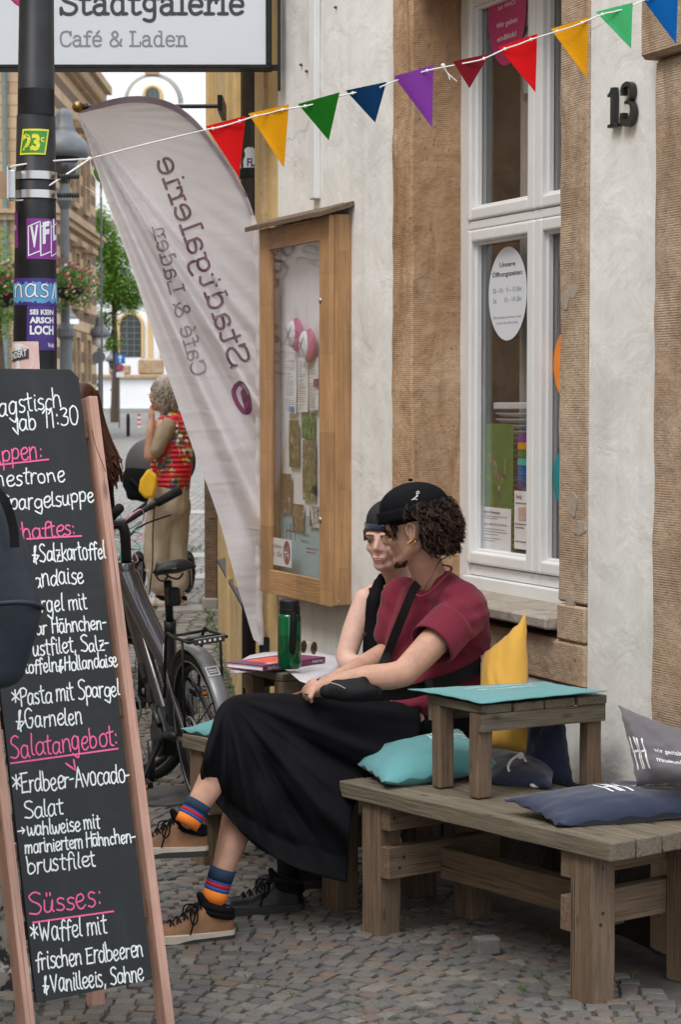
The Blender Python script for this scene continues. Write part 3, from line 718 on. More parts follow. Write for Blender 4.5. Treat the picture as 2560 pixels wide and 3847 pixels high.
# ---- cobblestones -------------------------------------------------
def cobble_mesh(k):
    r = random.Random(k); mb = MB(); w, d, h = .0262 * r.uniform(.86, 1.08), .0252 * r.uniform(.9, 1.06), .02
    def ring(s, z, jj): return [Vector((sx * w * s + r.uniform(-jj, jj), sy * d * s + r.uniform(-jj, jj), z)) for sx, sy in ((-1, -1), (0, -1.06), (1, -1), (1.06, 0), (1, 1), (0, 1.06), (-1, 1), (-1.06, 0))]
    a = ring(1.0, -.02, .0012); b = ring(.99, .006, .0022); c = ring(.88, .0115, .0015)
    mb.v = a + b + c + [Vector((0, 0, .0135))]
    for i in range(8):
        j = (i + 1) % 8; mb.f += [[i, j, 8+j, 8+i], [8+i, 8+j, 16+j, 16+i], [16+i, 16+j, 24]]
    mb.m = [0] * len(mb.f); return mb
CM = [cobble_mesh(k) for k in range(10)]
def wall_dist(x, y): return (W0.x - x) * -WN.x * -1 * -1 if False else -((Vector((x, y, 0)) - W0).dot(WN)) * -1
def cobble_sites():
    out = []; W_ = 1.3; pit = .0575
    rot = R(-19); c, s = math.cos(rot), math.sin(rot); r = random.Random(3)
    for strip in range(-5, 5):
        for row in range(-10, 260):
            u = 0.0
            while u < W_:
                wdt = pit * r.uniform(.88, 1.22); uc = u + wdt / 2; u += wdt
                q = (2 * uc / W_ - 1)
                p = strip * W_ + uc; v = 4.6 + row * pit * .96 + .26 * (1 - q * q)
                ang = math.atan2(-.26 * 2 * q * 2 / W_, 1)
                x = p * c - v * s - 1.6; y = p * s + v * c
                out.append((x + r.uniform(-.002, .002), y + r.uniform(-.002, .002), rot + ang + r.uniform(-.07, .07), wdt / pit, r.randrange(10), r.uniform(-.0035, .003)))
    return out
sites = []
for (x, y, a, sc, k, dz) in cobble_sites():
    if y < 5.2 or y > 12.6: continue
    if abs(x) > .175 * y + .12 : continue
    dwl = (Vector((x, y, 0)) - W0).dot(WN)
    if y < 9.2 and dwl < (.27 if y < 7.2 else .05): continue
    if y > 9.2 and x > -.33 - (y - 9.6) * .0985: continue
    sites.append((x, y, a, sc, k, dz))
vis = lambda s: (s[0] / s[1] > -.113 - (0.0 if s[1] > 5.75 else 0) and s[0] / s[1] < .16 and s[1] > 5.42)
near = sorted([s for s in sites if vis(s)], key=lambda s: s[1])[:296]
nset = set(id(s) for s in near)
cm_data = []
for k, mb in enumerate(CM):
    o = build("cobblestone", MB().add(mb.v, mb.f), "cobble_granite", recalc=True); cm_data.append(o.data)
    # move mesh back to its own centre
    dzc = min(v.z for v in mb.v)
    for v in o.data.vertices: v.co.z += dzc
    bpy.data.objects.remove(o)
for (x, y, a, sc, k, dz) in near:
    o = bpy.data.objects.new("cobblestone", cm_data[k]); o.location = (x, y, dz - .003); o.rotation_euler = (rnd.uniform(-.03, .03), rnd.uniform(-.03, .03), a); o.scale = (sc, 1, 1)
    link(o); place(o, ground)
mb = MB()
for s_ in sites:
    if id(s_) in nset: continue
    (x, y, a, sc, k, dz) = s_; c, s = math.cos(a), math.sin(a); ta, tb = rnd.uniform(-.03, .03), rnd.uniform(-.03, .03)
    z0 = gz(y) + dz - .003
    mb.add([Vector((x + v.x*sc*c - v.y*s, y + v.x*sc*s + v.y*c, z0 + v.z + v.x*ta + v.y*tb)) for v in CM[k].v], CM[k].f)
build("cobblestones", mb, "cobble_granite", parent=ground, origin=(0, 0, 0), kind='stuff')
# grass and moss growing in the joints
mb = MB(); r = random.Random(5)
def tuft(x, y, n, h, sp):
    for _ in range(n):
        a = r.uniform(0, 6.28); d = r.uniform(0, sp); px, py = x + math.cos(a)*d, y + math.sin(a)*d; hh = h * r.uniform(.4, 1); b = r.uniform(0, 6.28)
        w = .0016; lx, ly = math.cos(b) * hh * .6, math.sin(b) * hh * .6; z = gz(py)
        mb.add([(px - w*math.sin(b), py + w*math.cos(b), z), (px + w*math.sin(b), py - w*math.cos(b), z), (px + lx*.5, py + ly*.5, z + hh*.7), (px + lx, py + ly, z + hh)], [(0, 1, 2), (2, 1, 3)])
for _ in range(1000):
    s_ = r.choice(sites); f = mnoise.noise(Vector((s_[0]*2.2, s_[1]*2.2, 3)))
    if f < -.05: continue
    tuft(s_[0] + .028, s_[1] + .02, r.randint(4, 12), .022, .014)
for x, y in ((555, 1735), (560, 1745), (550, 1752), (565, 1760)):
    p = DG(x*0 + (440 + (x-555)), y); tuft(p.x, p.y, 60, .07, .05)
for i in range(40):
    Y = 9.9 + i * .16; tuft(-.37 - (Y - 9.6) * .0985 - .03, Y, 8 if i % 3 else 26, .05, .05)
for (x, y) in ((640, 1210), (600, 1265), (610, 1330)):
    p = DG(430 + (x-600)*.3, 1330 + (y-1265)*.5); tuft(p.x, p.y, 50, .08, .12)
build("joint_grass", mb, "grass_blade", origin=(0, 0, 0), recalc=False, kind='stuff', label="short green grass and moss sprouting between the cobbles", category="grass")
# light stone slabs let into the street beside the yellow house, asphalt patch by the bike
for (x, y, w, d) in ((445, 1302, .62, .55), (447, 1352, .6, .5), (452, 1425, .55, .42), (466, 1200, .5, .9)):
    p = DG(x, y, .05); mb = MB().box(XF, p.x - w/2, p.x + w/2, p.y - d/2, p.y + d/2, gz(p.y) - .05, gz(p.y) + .014)
    build("paving_slab", mb, "slab_stone", parent=street if p.y > 11 else ground, bevel=.006)
p = DG(405, 1838); mb = MB().poly3([p + Vector(q) for q in ((-.34, -.2, -.02), (-.02, -.22, -.02), (.16, -.1, -.02), (.12, .22, -.02), (-.3, .25, -.02))], (0, 0, .036))
build("asphalt_patch", mb, "asphalt", kind='structure')

# ================================================================== WHITE HOUSE
house = thing("white_house", WL(1.2, 0, 0), "white plastered house with sandstone window surround and number 13", "house")
sA = lambda x, t=0: DW(x, 1000, t)[0]
s_j0, s_j1 = sA(950), sA(905)           # left jamb face (far side)
s_r0, s_r1 = sA(1355), sA(1290)         # right jamb face (near side)
s_far = sA(641); s_door = sA(1532)
z_sill = DW(1272, 1425, .05)[1]; z_top = 3.12; TW = -.195
def wslab(name, s0, s1, z0, z1, mat, t0=-.27, t1=0.0, grid=.12, amp=.004, parent=house, jit=0):
    """wall piece with an uneven front face"""
    mb = MB(); nu = max(1, int((s1 - s0) / grid)); nv = max(1, int((z1 - z0) / grid))
    def f(u, v):
        s = s0 + (s1 - s0) * u; z = z0 + (z1 - z0) * v
        e = 0 if (u in (0, 1) or v in (0, 1)) else amp * mnoise.noise(Vector((s * 2.3, z * 2.3, t1 * 9)))
        if jit and u in (0, 1): s += jit * mnoise.noise(Vector((u * 7, z * 9, 2)))
        return WL(s, t1 + e, z)
    mb.grid(f, nu, nv)
    mb.add([WL(s0, t0, z0), WL(s1, t0, z0), WL(s1, t0, z1), WL(s0, t0, z1), WL(s0, t1, z0), WL(s1, t1, z0), WL(s1, t1, z1), WL(s0, t1, z1)], [(0, 1, 2, 3), (0, 4, 5, 1), (3, 2, 6, 7), (0, 3, 7, 4), (1, 5, 6, 2)])
    return build(name, mb, mat, parent=parent, origin=WL((s0+s1)/2, 0, 0), recalc=True, smooth=False)
wslab("wall", s_j1 + .002, s_far, 0, 7.5, "white_plaster", jit=0)
wslab("wall", s_door + .002, s_r0 - .002, 0, 7.5, "white_plaster")
wslab("wall", s_r0, s_j1, z_top + .26, 7.5, "white_plaster")
z_blk = DW(1340, 1585)[1]
wslab("wall", s_r0, s_j1, 0, z_blk - .003, "white_plaster")
def stone(name, s0, s1, t0, t1, z0, z1, mat="sandstone_warm", bev=.008, rough=.0035, **kw):
    mb = MB(); n = max(1, int((z1 - z0) / .09)); r = random.Random(int(s0*999 + z0*77))
    for i in range(n + 1):
        z = z0 + (z1 - z0) * i / n; j = (lambda: r.uniform(-rough, rough)) if 0 < i < n else (lambda: 0)
        mb.v += [WL(s0 + j(), t0, z), WL(s1 + j(), t0, z), WL(s1 + j(), t1 + j(), z), WL(s0 + j(), t1 + j(), z)]
    for i in range(n):
        for k in range(4): mb.f.append([i*4+k, i*4+(k+1) % 4, i*4+4+(k+1) % 4, i*4+4+k])
    mb.f += [[3, 2, 1, 0], [n*4, n*4+1, n*4+2, n*4+3]]; mb.m = [0]*len(mb.f)
    return build(name, mb, mat, parent=house, origin=WL((s0+s1)/2, 0, 0), bevel=bev, **kw)
z_a = DW(1340, 1395)[1]
# far (left) jamb: blocks with visible reveal
zz = [z_blk, z_sill, z_top]
for a, b in zip(zz, zz[1:]): stone("jamb_stone", s_j0, s_j1, -.268, .006, a + .002, b - .002)
# near (right) jamb
zz = [z_a + .003, z_top]
for a, b in zip(zz, zz[1:]): stone("jamb_stone", s_r0, s_r1, -.42, .008, a + .002, b - .002, mat="sandstone_grey")
stone("apron_stone", s_r0, s_j0 - .003, -.4, .010, z_blk, z_sill - .07, mat="sandstone_grey", bev=.01)
stone("apron_stone", s_r0, s_r1 - .002, -.3, .012, z_sill - .068, z_a - .001, mat="sandstone_grey", bev=.006)
stone("lintel", s_r0, s_j1, -.42, .008, z_top + .002, z_top + .255, mat="sandstone_warm")
# repair patches of pale mortar on the jamb
for (x, y, w, h) in ((1319, 668, 12, 18), (1302, 690, 8, 24), (1318, 1160, 12, 30), (1335, 1215, 14, 20), (1312, 1385, 9, 24)):
    P = []; n = 22; r = random.Random(x)
    for i in range(n):
        a = 6.283 * i / n; rr = .9 + .25*mnoise.noise(Vector((math.cos(a)*1.5, math.sin(a)*1.5, x))); s, z = DW(x + math.cos(a)*w*rr, y + math.sin(a)*h*rr, .008); P.append(WL(s, .0, z))
    build("mortar_patch", MB().poly3(P, WN * .0095), "mortar_pale", parent=house)
# door surround at the right edge of the photo
stone("door_jamb", s_door - .55, s_door, -.3, .045, 0, DW(1540, 128, .045)[1] - .002, mat="sandstone_grey", bev=.012)
stone("door_jamb", s_door - .55, s_door + .035, -.3, .075, DW(1540, 128, .045)[1], 3.4, mat="sandstone_grey", bev=.012)
# bent wall ends / far corner strip
mb = MB().box(WF, s_far, s_far + .27, -.4, .004, 0, 7.5); build("corner_strip", mb, "ochre_trim", parent=house)
mb = MB().box(WF, s_far + .12, s_far + .17, -.4, .02, 0, 7.5); build("corner_strip", mb, "yellow_plaster", parent=house)
# window sill
sl0, sl1 = s_r1 - .0, s_j0
zs = z_sill
mb = MB(); P = [WL(sl0 + .004, TW - .1, zs + .018), WL(sl0 + .004, .05, zs + .0), WL(sl0 + .004, .05, zs - .038), WL(sl0 + .004, TW - .1, zs - .062)]
mb.poly3(P, WT * (sl1 - sl0 - .006)); build("window_sill", mb, "sill_stone", parent=house, bevel=.006)
# cellar opening boards below, deep shade under the bench put into their colour
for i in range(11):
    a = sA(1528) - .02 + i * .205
    mb = MB().box(WF, a, a + .2, .0, .035 + .006 * (i % 2), .0, .40 + .004*(i % 3)); build("cellar_board", mb, "shaded_board", parent=house, bevel=.004)
# conduit down the wall
a, b = sA(739), sA(726); mb = MB().box(WF, a, b, .0, .028, DW(730, 460)[1], 4.5); build("conduit", mb, "white_paint", parent=house, bevel=.004)
mb = MB(); r = random.Random(4)
for (x, y) in ((775, 18), (695, 150), (708, 165), (876, 215), (868, 208)):
    s, z = DW(x, y); mb.lathe(WL(s, 0, z), [(.006, 0), (.006, .008), (.002, .012)], 8, WN)
build("wall_plug", mb, "copper_green" if 0 else "leather_brown", parent=house)

# ---- the window -----------------------------------------------------
FT = TW + .0
s_fl = DW(1060, 900, FT)[0]; s_f2 = DW(1079, 900, FT)[0]
wroot = MB()
z_gb = DW(1085, 1264, FT)[1]; z_fb = DW(1085, 1322, FT)[1]; z_b0 = DW(1121, 1362, FT)[1]
zt0 = DW(1080, 545, FT)[1]; zt1 = DW(1080, 498, FT)[1]
s_m = DW(1236, 900, FT)[0]; s_end = s_r1 - .02; ztop = z_top + .0
wroot.box(WF, s_f2, s_j0 + .01, FT - .07, FT, z_b0 + .03, ztop)       # outer stile far
wroot.box(WF, s_end - .01, s_end + .04, FT - .07, FT, z_b0 + .03, ztop)
wroot.box(WF, s_end + .04, s_f2, FT - .07, FT - .004, z_fb, z_gb - .055)   # bottom rail
wroot.box(WF, s_end + .04, s_f2, FT - .07, FT + .024, z_b0 - .0, z_fb - .002)
wroot.box(WF, s_end + .04, s_f2, FT - .066, FT + .006, zt0 + .022, zt1 - .022)      # transom
window = build("window", wroot, "white_paint", parent=house, bevel=.004, bseg=2)
def casement(s0, s1, z0, z1, lw, rw):
    mb = MB(); t0, t1 = FT - .055, FT + .014; bw = .045
    mb.box(WF, s0, s0 + rw, t0, t1, z0, z1); mb.box(WF, s1 - lw, s1, t0, t1, z0, z1)
    mb.box(WF, s0 + rw, s1 - lw, t0, t1 - .002, z0, z0 + bw); mb.box(WF, s0 + rw, s1 - lw, t0, t1 - .002, z1 - bw, z1)
    build("casement_frame", mb, "white_paint", parent=window, bevel=.009, bseg=3)
    # inner bead
    mb = MB(); a, b, c, d = s0 + rw - .006, s1 - lw + .006, z0 + bw - .006, z1 - bw + .006
    for (x0, x1, y0, y1) in ((a, a + .018, c, d), (b - .018, b, c, d), (a + .018, b - .018, c, c + .016), (a + .018, b - .018, d - .016, d)): mb.box(WF, x0, x1, FT - .03, FT - .008, y0, y1)
    build("glazing_bead", mb, "white_paint", parent=window, bevel=.003)
    mb = MB().box(WF, a + .01, b - .01, FT - .034, FT - .030, c + .01, d - .01)
    build("pane", mb, "window_glass", parent=window)
    return a, b, c, d
g1 = casement(s_m + .002, s_f2 - .003, z_gb - .05, zt0 + .02, .034, .052)
g2 = casement(s_end + .045, s_m - .002, z_gb - .05, zt0 + .02, .05, .036)
casement(s_m + .002, s_f2 - .003, zt1 - .02, ztop - .03, .034, .052)
casement(s_end + .045, s_m - .002, zt1 - .02, ztop - .03, .05, .036)
# room behind the window
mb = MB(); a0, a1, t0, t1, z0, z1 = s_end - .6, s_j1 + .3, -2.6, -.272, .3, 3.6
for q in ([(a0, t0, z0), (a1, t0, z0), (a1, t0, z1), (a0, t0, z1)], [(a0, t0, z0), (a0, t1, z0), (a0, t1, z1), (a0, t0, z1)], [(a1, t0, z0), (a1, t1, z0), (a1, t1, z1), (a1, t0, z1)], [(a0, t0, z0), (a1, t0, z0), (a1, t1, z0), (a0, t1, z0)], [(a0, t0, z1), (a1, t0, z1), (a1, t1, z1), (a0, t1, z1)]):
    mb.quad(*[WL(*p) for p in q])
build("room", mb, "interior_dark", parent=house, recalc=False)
# added sheet imitating the taupe reflection in the pane, slatted blinds lower down
mb = MB().grid(lambda u, v: WL(lerp(s_m + .10, s_f2 - .13, u), -.34 + .012 * math.sin(u * 22), lerp(1.45, 3.1, v)), 30, 2); 
build("reflection_sheet", mb, "reflection_taupe", parent=house, smooth=True)
for k in range(30):
    z = z_gb + .02 + k * .0215
    zt = DW(1110, 948, -.29)[1]
    if z > zt: break
    for (a, b) in ((g1[0] - .0, g1[1] - .03), (g2[0] + .02, g2[1] - .01)):
        mb = MB(); P = [WL(a, -.275, z + .009), WL(a, -.30, z - .002), WL(a, -.30, z - .0045), WL(a, -.275, z + .0065)]
        mb.poly3(P, WT * (b - a)); build("blind_slat", mb, "blind_white", parent=house)
mb = MB()
for (a, b) in ((g1[0], g1[1] - .02), (g2[0] + .02, g2[1])): mb.box(WF, a, b, -.305, -.27, DW(1110, 948, -.29)[1] + .01, DW(1110, 948, -.29)[1] + .035)
build("blind_rail", mb, "blind_white", parent=house, bevel=.003)

# ---- print on / behind the glass ------------------------------------
TG = FT - .0285
def on_wall(x, y, t):
    s, z = DW(x, y, t); return s, z
def wallfn(s0, z0, t):      # lettering runs towards the camera side (-s)
    return lambda a, b: (WL(s0 - a, t, z0 + b), WN)
def oval(name, x, y, rx, ry, mat, t, label, cat="sign", lines=()):
    s, z = DW(x, y, t); sa = DW(x - rx, y, t)[0]; ra = abs(sa - s); rz = abs(DW(x, y - ry, t)[1] - z)
    root = thing(name, WL(s, t, z - rz), label, cat)
    P = [WL(s + ra * math.cos(i * 6.2832 / 48), t, z + rz * math.sin(i * 6.2832 / 48)) for i in range(48)]
    build("disc", MB().poly3(P, WN * .0012), mat, parent=root)
    for (txt, dy, h, m, bold, wf) in lines:
        mb = MB(); text_mesh(mb, txt, wallfn(s, z, t), h * rz, (0, dy * rz), 'CENTER', fitw=wf * ra, bold=bold, lift=.002)
        build("lettering", mb, m, parent=root, recalc=False)
    return root, s, z, ra, rz
oval("oval_sign", 1169, 676, 43, 108, "sign_face", TG, "pale oval opening-hours sign stuck on the window glass", lines=(
    ("Unsere", .58, .105, "ink_dark", .012, .82), ("Öffnungszeiten:", .38, .105, "ink_dark", .012, 1.6), ("Di – Fr:   9 – 13 Uhr", .03, .11, "ink_grey", 0, 1.5), ("Sa:       10 – 14 Uhr", -.18, .11, "ink_grey", 0, 1.5),
    ("Mehr Angebote, Termine + Infos?", -.52, .05, "ink_grey", 0, 1.45), ("Scanne den QR-Code!", -.64, .05, "ink_grey", 0, 1.1)))
oval("oval_sign", 1168, 25, 43, 126, "magenta", TG, "magenta oval sign with white print high on the window glass", lines=(
    ("zur HHO?", .06, .09, "print_white", 0, .95), ("Wir geben", -.27, .095, "print_white", .012, 1.1), ("einBlick!", -.52, .095, "print_white", .012, 1.0)))
oval("disc_sticker", 1305, 838, 30, 78, "bike_paint", TG, "orange round sticker on the right window pane", "sticker")[0]
[c.data.materials.clear() or c.data.materials.append(MATS["pennant_yellow"]) for c in bpy.data.objects if c.parent and c.parent.name == "disc_sticker"]
plain("orange_print", (.85, .25, .03), .5); [c.data.materials.clear() or c.data.materials.append(MATS["orange_print"]) for c in bpy.data.objects if c.parent and c.parent.name == "disc_sticker"]
plain("teal_print", (.0, .22, .25), .5); oval("disc_sticker", 1304, 1100, 30, 68, "teal_print", TG, "dark teal round sticker low on the right window pane", "sticker")
def wrect(x0, y0, x1, y1, t):
    s0, za = DW(x0, (y0 + y1) / 2, t)[0], DW((x0+x1)/2, y0, t)[1]; s1, zb = DW(x1, (y0+y1)/2, t)[0], DW((x0+x1)/2, y1, t)[1]
    return s0, s1, za, zb       # s0 far/left, s1 near/right, za top, zb bottom
def sheet_thing(name, rect, t, mat, label, cat, group=None, th=.0012, curl=0.0):
    s0, s1, za, zb = rect; root = thing(name, WL((s0+s1)/2, t, zb), label, cat, group)
    if curl:
        mb = MB().grid(lambda u, v: WL(lerp(s0, s1, u), t + curl * math.sin(3 * u + 2 * v) * (1 - v), lerp(za, zb, v)), 8, 8)
    else: mb = MB().box(WF, s1, s0, t - th, t, zb, za)
    build("sheet", mb, mat, parent=root, recalc=not curl)
    return root
TB = FT - .05
rc = wrect(1100, 975, 1181, 1270, TB)
root = sheet_thing("concert_poster", rc, TB, "paper_green", "green concert poster with dancing figure behind the window glass", "poster")
s0, s1, za, zb = rc
mb = MB(); fn = wallfn(s0, za, TB); Wd = s0 - s1; Hh = za - zb
def blobstroke(mb, pts, w, fn=fn): ribbon(mb, cr_pts([(a*Wd, -b*Hh, 0) for a, b in pts], 4), w, fn, .0015, rnd.uniform(0, 3e-4))
blobstroke(mb, [(.35, .25), (.5, .33), (.62, .45), (.6, .62)], .03)
blobstroke(mb, [(.78, .28), (.8, .38), (.66, .42)], .02)
build("figure_print", mb, "photo_garden", parent=root, recalc=False)
mb = MB(); [blobstroke(mb, p, w) for p, w in (([(.2, .4), (.42, .44), (.55, .46), (.75, .44)], .016), ([(.48, .38), (.47, .5), (.42, .66)], .05), ([(.5, .5), (.55, .6), (.5, .72)], .035))]
build("figure_print", mb, "leaf_light", parent=root, recalc=False)
mb = MB(); text_mesh(mb, "Inklusik", fn, .012, (.008, -.42 * Hh + .08), bold=.01, lift=.002); build("lettering", mb, "print_white", parent=root, recalc=False)
rc = wrect(1104, 1168, 1176, 1266, TB + .004)
root = sheet_thing("info_sheet", rc, TB + .004, "paper_white", "white info sheet fixed over the foot of the green poster", "notice")
s0, s1, za, zb = rc; Wd = s0 - s1; Hh = za - zb
def lines_of_text(root, s0, za, t, Wd, Hh, rows, mat="text_block", x0=.08, lift=.0014):
    mb = MB()
    for (y, x1, h) in rows:
        x = x0
        while x < x1:
            w = rnd.uniform(.03, .1); w = min(w, x1 - x); fn = wallfn(s0, za, t)
            q = [fn((x)*Wd, -y*Hh), fn((x+w)*Wd, -y*Hh), fn((x+w)*Wd, -(y+h)*Hh), fn(x*Wd, -(y+h)*Hh)]
            mb.quad(*[p + n * lift for p, n in q]); x += w + .015
    return build("small_print", mb, mat, parent=root, recalc=False)
mb = MB(); text_mesh(mb, "Konzert in Bewegung", wallfn(s0, za, TB + .004), .011, (.012, -.022), fitw=Wd*.62, bold=.015, lift=.0014)
text_mesh(mb, "Sonntag, 31. Mai 15.30 bis 16.30 Uhr", wallfn(s0, za, TB + .004), .0085, (.012, -.42*Hh), fitw=Wd*.84, bold=.012, lift=.0014); build("lettering", mb, "ink_dark", parent=root, recalc=False)
lines_of_text(root, s0, za, TB + .004, Wd, Hh, [(.2, .9, .018), (.25, .6, .018), (.5, .85, .02), (.56, .9, .02), (.63, .6, .02), (.72, .7, .018), (.78, .5, .018)])
rc = wrect(1184, 1130, 1217, 1264, TB + .002)
root = sheet_thing("flyer", rc, TB + .002, "paper_white", "narrow white flyer with plum print beside the green poster", "flyer")
s0, s1, za, zb = rc; Wd = s0 - s1; Hh = za - zb
mb = MB(); text_mesh(mb, "Stadtg", wallfn(s0, za, TB + .002), .013, (.014, -.026), bold=.01, lift=.0014); build("lettering", mb, "plum", parent=root, recalc=False)
fn = wallfn(s0, za, TB + .002); mb = MB().quad(*[fn(a*Wd, -b*Hh)[0] + WN*.0014 for a, b in ((.3, .28), (1, .28), (1, .5), (.3, .5))]); build("colour_field", mb, "sticker_pink", parent=root, recalc=False)
lines_of_text(root, s0, za, TB + .002, Wd, Hh, [(.2, .9, .02), (.56, .9, .02), (.62, .7, .02), (.86, .9, .02)], "plum")
rc = wrect(1192, 1000, 1216, 1128, TB - .01)
root = thing("rainbow_strip", WL(rc[0], TB, rc[3]), "strip of rainbow coloured cards hanging behind the window glass", "decoration")
for i, m in enumerate(("pennant_purple", "pennant_yellow", "leaf_light", "cable_teal", "pennant_blue", "sock_blue", "sticker_violet")):
    a, b = i / 7, (i + .9) / 7; s0, s1, za, zb = rc
    mb = MB().box(WF, s1, s0, TB - .012, TB - .010, lerp(za, zb, b), lerp(za, zb, a)); build("card", mb, m, parent=root)

# ---- house number ---------------------------------------------------
root = thing("house_number", WL(DW(1440, 295, .02)[0], .02, DW(1440, 295)[1]), "dark cast metal house number 13 on the white plaster", "house number")
s0, z0 = DW(1411, 297, .0)
hh = DW(1411, 205, 0)[1] - z0; u = hh / 7
def digit(strokes, x0, wv):
    mb = MB()
    for sm, pts, w in strokes:
        P = [Vector((x0 + a*u*1.12, b*u, 0)) for a, b in pts]; P = cr_pts(P, 6) if sm else P
        ww = w if isinstance(w, list) else [w]*2
        n = len(P); vs = []
        for i, p in enumerate(P):
            t = (P[min(i+1, n-1)] - P[max(i-1, 0)]).normalized(); q = Vector((-t.y, t.x, 0)); k = i/(n-1); wi = (ww[0]*(1-k)+ww[-1]*k if len(ww) == 2 else ww[0]*(1-2*k)+ww[1]*2*k if k < .5 else ww[1]*(2-2*k)+ww[2]*(2*k-1)) * u * .5
            for sg, t_ in ((-1, .004), (1, .004), (1, .022), (-1, .022)):
                c = p + q*wi*sg; vs.append(WL(s0 - c.x, t_, z0 + c.y))
        fs = []
        for i in range(n-1):
            for k2 in range(4): fs.append((i*4+k2, i*4+(k2+1) % 4, i*4+4+(k2+1) % 4, i*4+4+k2))
        fs += [(0, 1, 2, 3), ((n-1)*4, (n-1)*4+1, (n-1)*4+2, (n-1)*4+3)]
        mb.add(vs, fs)
    return build("digit", mb, "dark_metal", parent=root, bevel=.002, bseg=2)
digit([(False, [(1.6, 0), (1.6, 6.9)], 1.25), (False, [(0.2, .3), (3.2, .3)], .62), (True, [(1.6, 6.7), (.9, 5.9), (.1, 5.6)], [.9, .5])], 0, 1)
digit([(True, [(4.4, 5.6), (4.7, 6.5), (6, 6.85), (7.1, 6.2), (7.1, 4.8), (6.2, 3.8), (5.4, 3.7)], [.7, .9, .5]), (True, [(5.6, 3.7), (7, 3.4), (7.6, 2.0), (6.9, .5), (5.4, .2), (4.4, .9), (4.6, 1.8)], [.5, 1.3, .9]), (False, [(4.2, 5.5), (4.9, 5.5)], .9), (False, [(4.1, 1.6), (5, 1.6)], .9)], 0, 1)

# ================================================================== DISPLAY CASE
case = thing("display_case", WL(DW(700, 1395, 0)[0], .05, DW(740, 1395, .09)[1]), "oak framed glass display case of a café hung on the white wall", "display case")
CT = .095
cs0, cs1 = DW(758, 1000, CT)[0], DW(598, 1000, CT)[0]
cz0, cz1 = DW(758, 1396, CT)[1], DW(758, 492, CT)[1]
fr_t = .022
cb = "oak"
def wbeam(name, s0, s1, t0, t1, z0, z1, vert=True, parent=case, mat="oak", **kw):
    t = (t0 + t1) / 2
    if vert: return beam(name, WL((s0+s1)/2, t, z0), WL((s0+s1)/2, t, z1), abs(t1-t0), abs(s1-s0), mat, parent, up=WT, **kw)
    return beam(name, WL(s0, t, (z0+z1)/2), WL(s1, t, (z0+z1)/2), abs(t1-t0), abs(z1-z0), mat, parent, up=(0, 0, 1), **kw)
mid = CT - fr_t - .001
wbeam("side_board", cs0, cs0 + .022, .001, mid, cz0 + .004, cz1, parent=case, bevel=.0015)
wbeam("side_board", cs1 - .022, cs1, .001, mid, cz0 + .004, cz1, parent=case, bevel=.0015)
wbeam("bottom_board", cs0 + .022, cs1 - .022, .001, mid, cz0 + .006, cz0 + .028, False, bevel=.0015)
wbeam("top_board", cs0 + .022, cs1 - .022, .001, mid, cz1 - .024, cz1 - .002, False, bevel=.0015)
wbeam("back_panel", cs0 + .02, cs1 - .02, .001, .012, cz0 + .02, cz1 - .02, False, mat="oak", bevel=0)
wbeam("pin_board", cs0 + .024, DW(646, 900, .02)[0], .0122, .0132, cz0 + .06, cz1 - .03, False, mat="paper_white", bevel=0)
sw0 = abs(DW(735, 1000, CT)[0] - cs0); sw1 = abs(DW(620, 1000, CT)[0] - cs1)
zgb = DW(735, 1334, CT)[1]; zgt = DW(735, 553, CT)[1]
wbeam("door_stile", cs0, cs0 + sw0, CT - fr_t, CT, cz0, cz1 - .004, bevel=.002)
wbeam("door_stile", cs1 - sw1, cs1, CT - fr_t, CT, cz0, cz1 - .004, bevel=.002)
wbeam("door_rail", cs0 + sw0, cs1 - sw1, CT - fr_t, CT - .0012, cz0, zgb, False, bevel=.002)
wbeam("door_rail", cs0 + sw0, cs1 - sw1, CT - fr_t, CT - .0012, zgt, cz1 - .006, False, bevel=.002)
build("glass_pane", MB().box(WF, cs0 + sw0 - .004, cs1 - sw1 + .004, CT - .016, CT - .012, zgb - .004, zgt + .004), "case_glass", parent=case)
for y in (692, 1196): 
    s, z = DW(738, y, CT); build("lock", MB().lathe(WL(s, CT, z), [(.011, 0), (.011, .004), (.004, .007)], 14, WN), "steel", parent=case, smooth=True)
for (x, y) in ((778, 476), (780, 1384)):
    p = DP(x, y, WL(cs0, 0, 0), WT); build("screw", MB().lathe(p, [(.005, 0), (.005, .0015), (.002, .002)], 10, -WT), "steel", parent=case)
# pitched roof board made of staves
n = 9; rs0, rs1 = cs0 - .03, cs1 + .045
for k in range(n):
    a, b = lerp(rs0, rs1, k / n), lerp(rs0, rs1, (k + 1) / n); dzk = rnd.uniform(-.001, .001)
    P = [WL(a + .0006, .002, cz1 + .052 + dzk), WL(a + .0006, CT + .05, cz1 + .006 + dzk), WL(a + .0006, CT + .05, cz1 - .014 + dzk), WL(a + .0006, .002, cz1 + .03 + dzk)]
    build("roof_board", MB().poly3(P, WT * (b - a - .0012)), "weathered_wood_brown", parent=case, bevel=.0015)
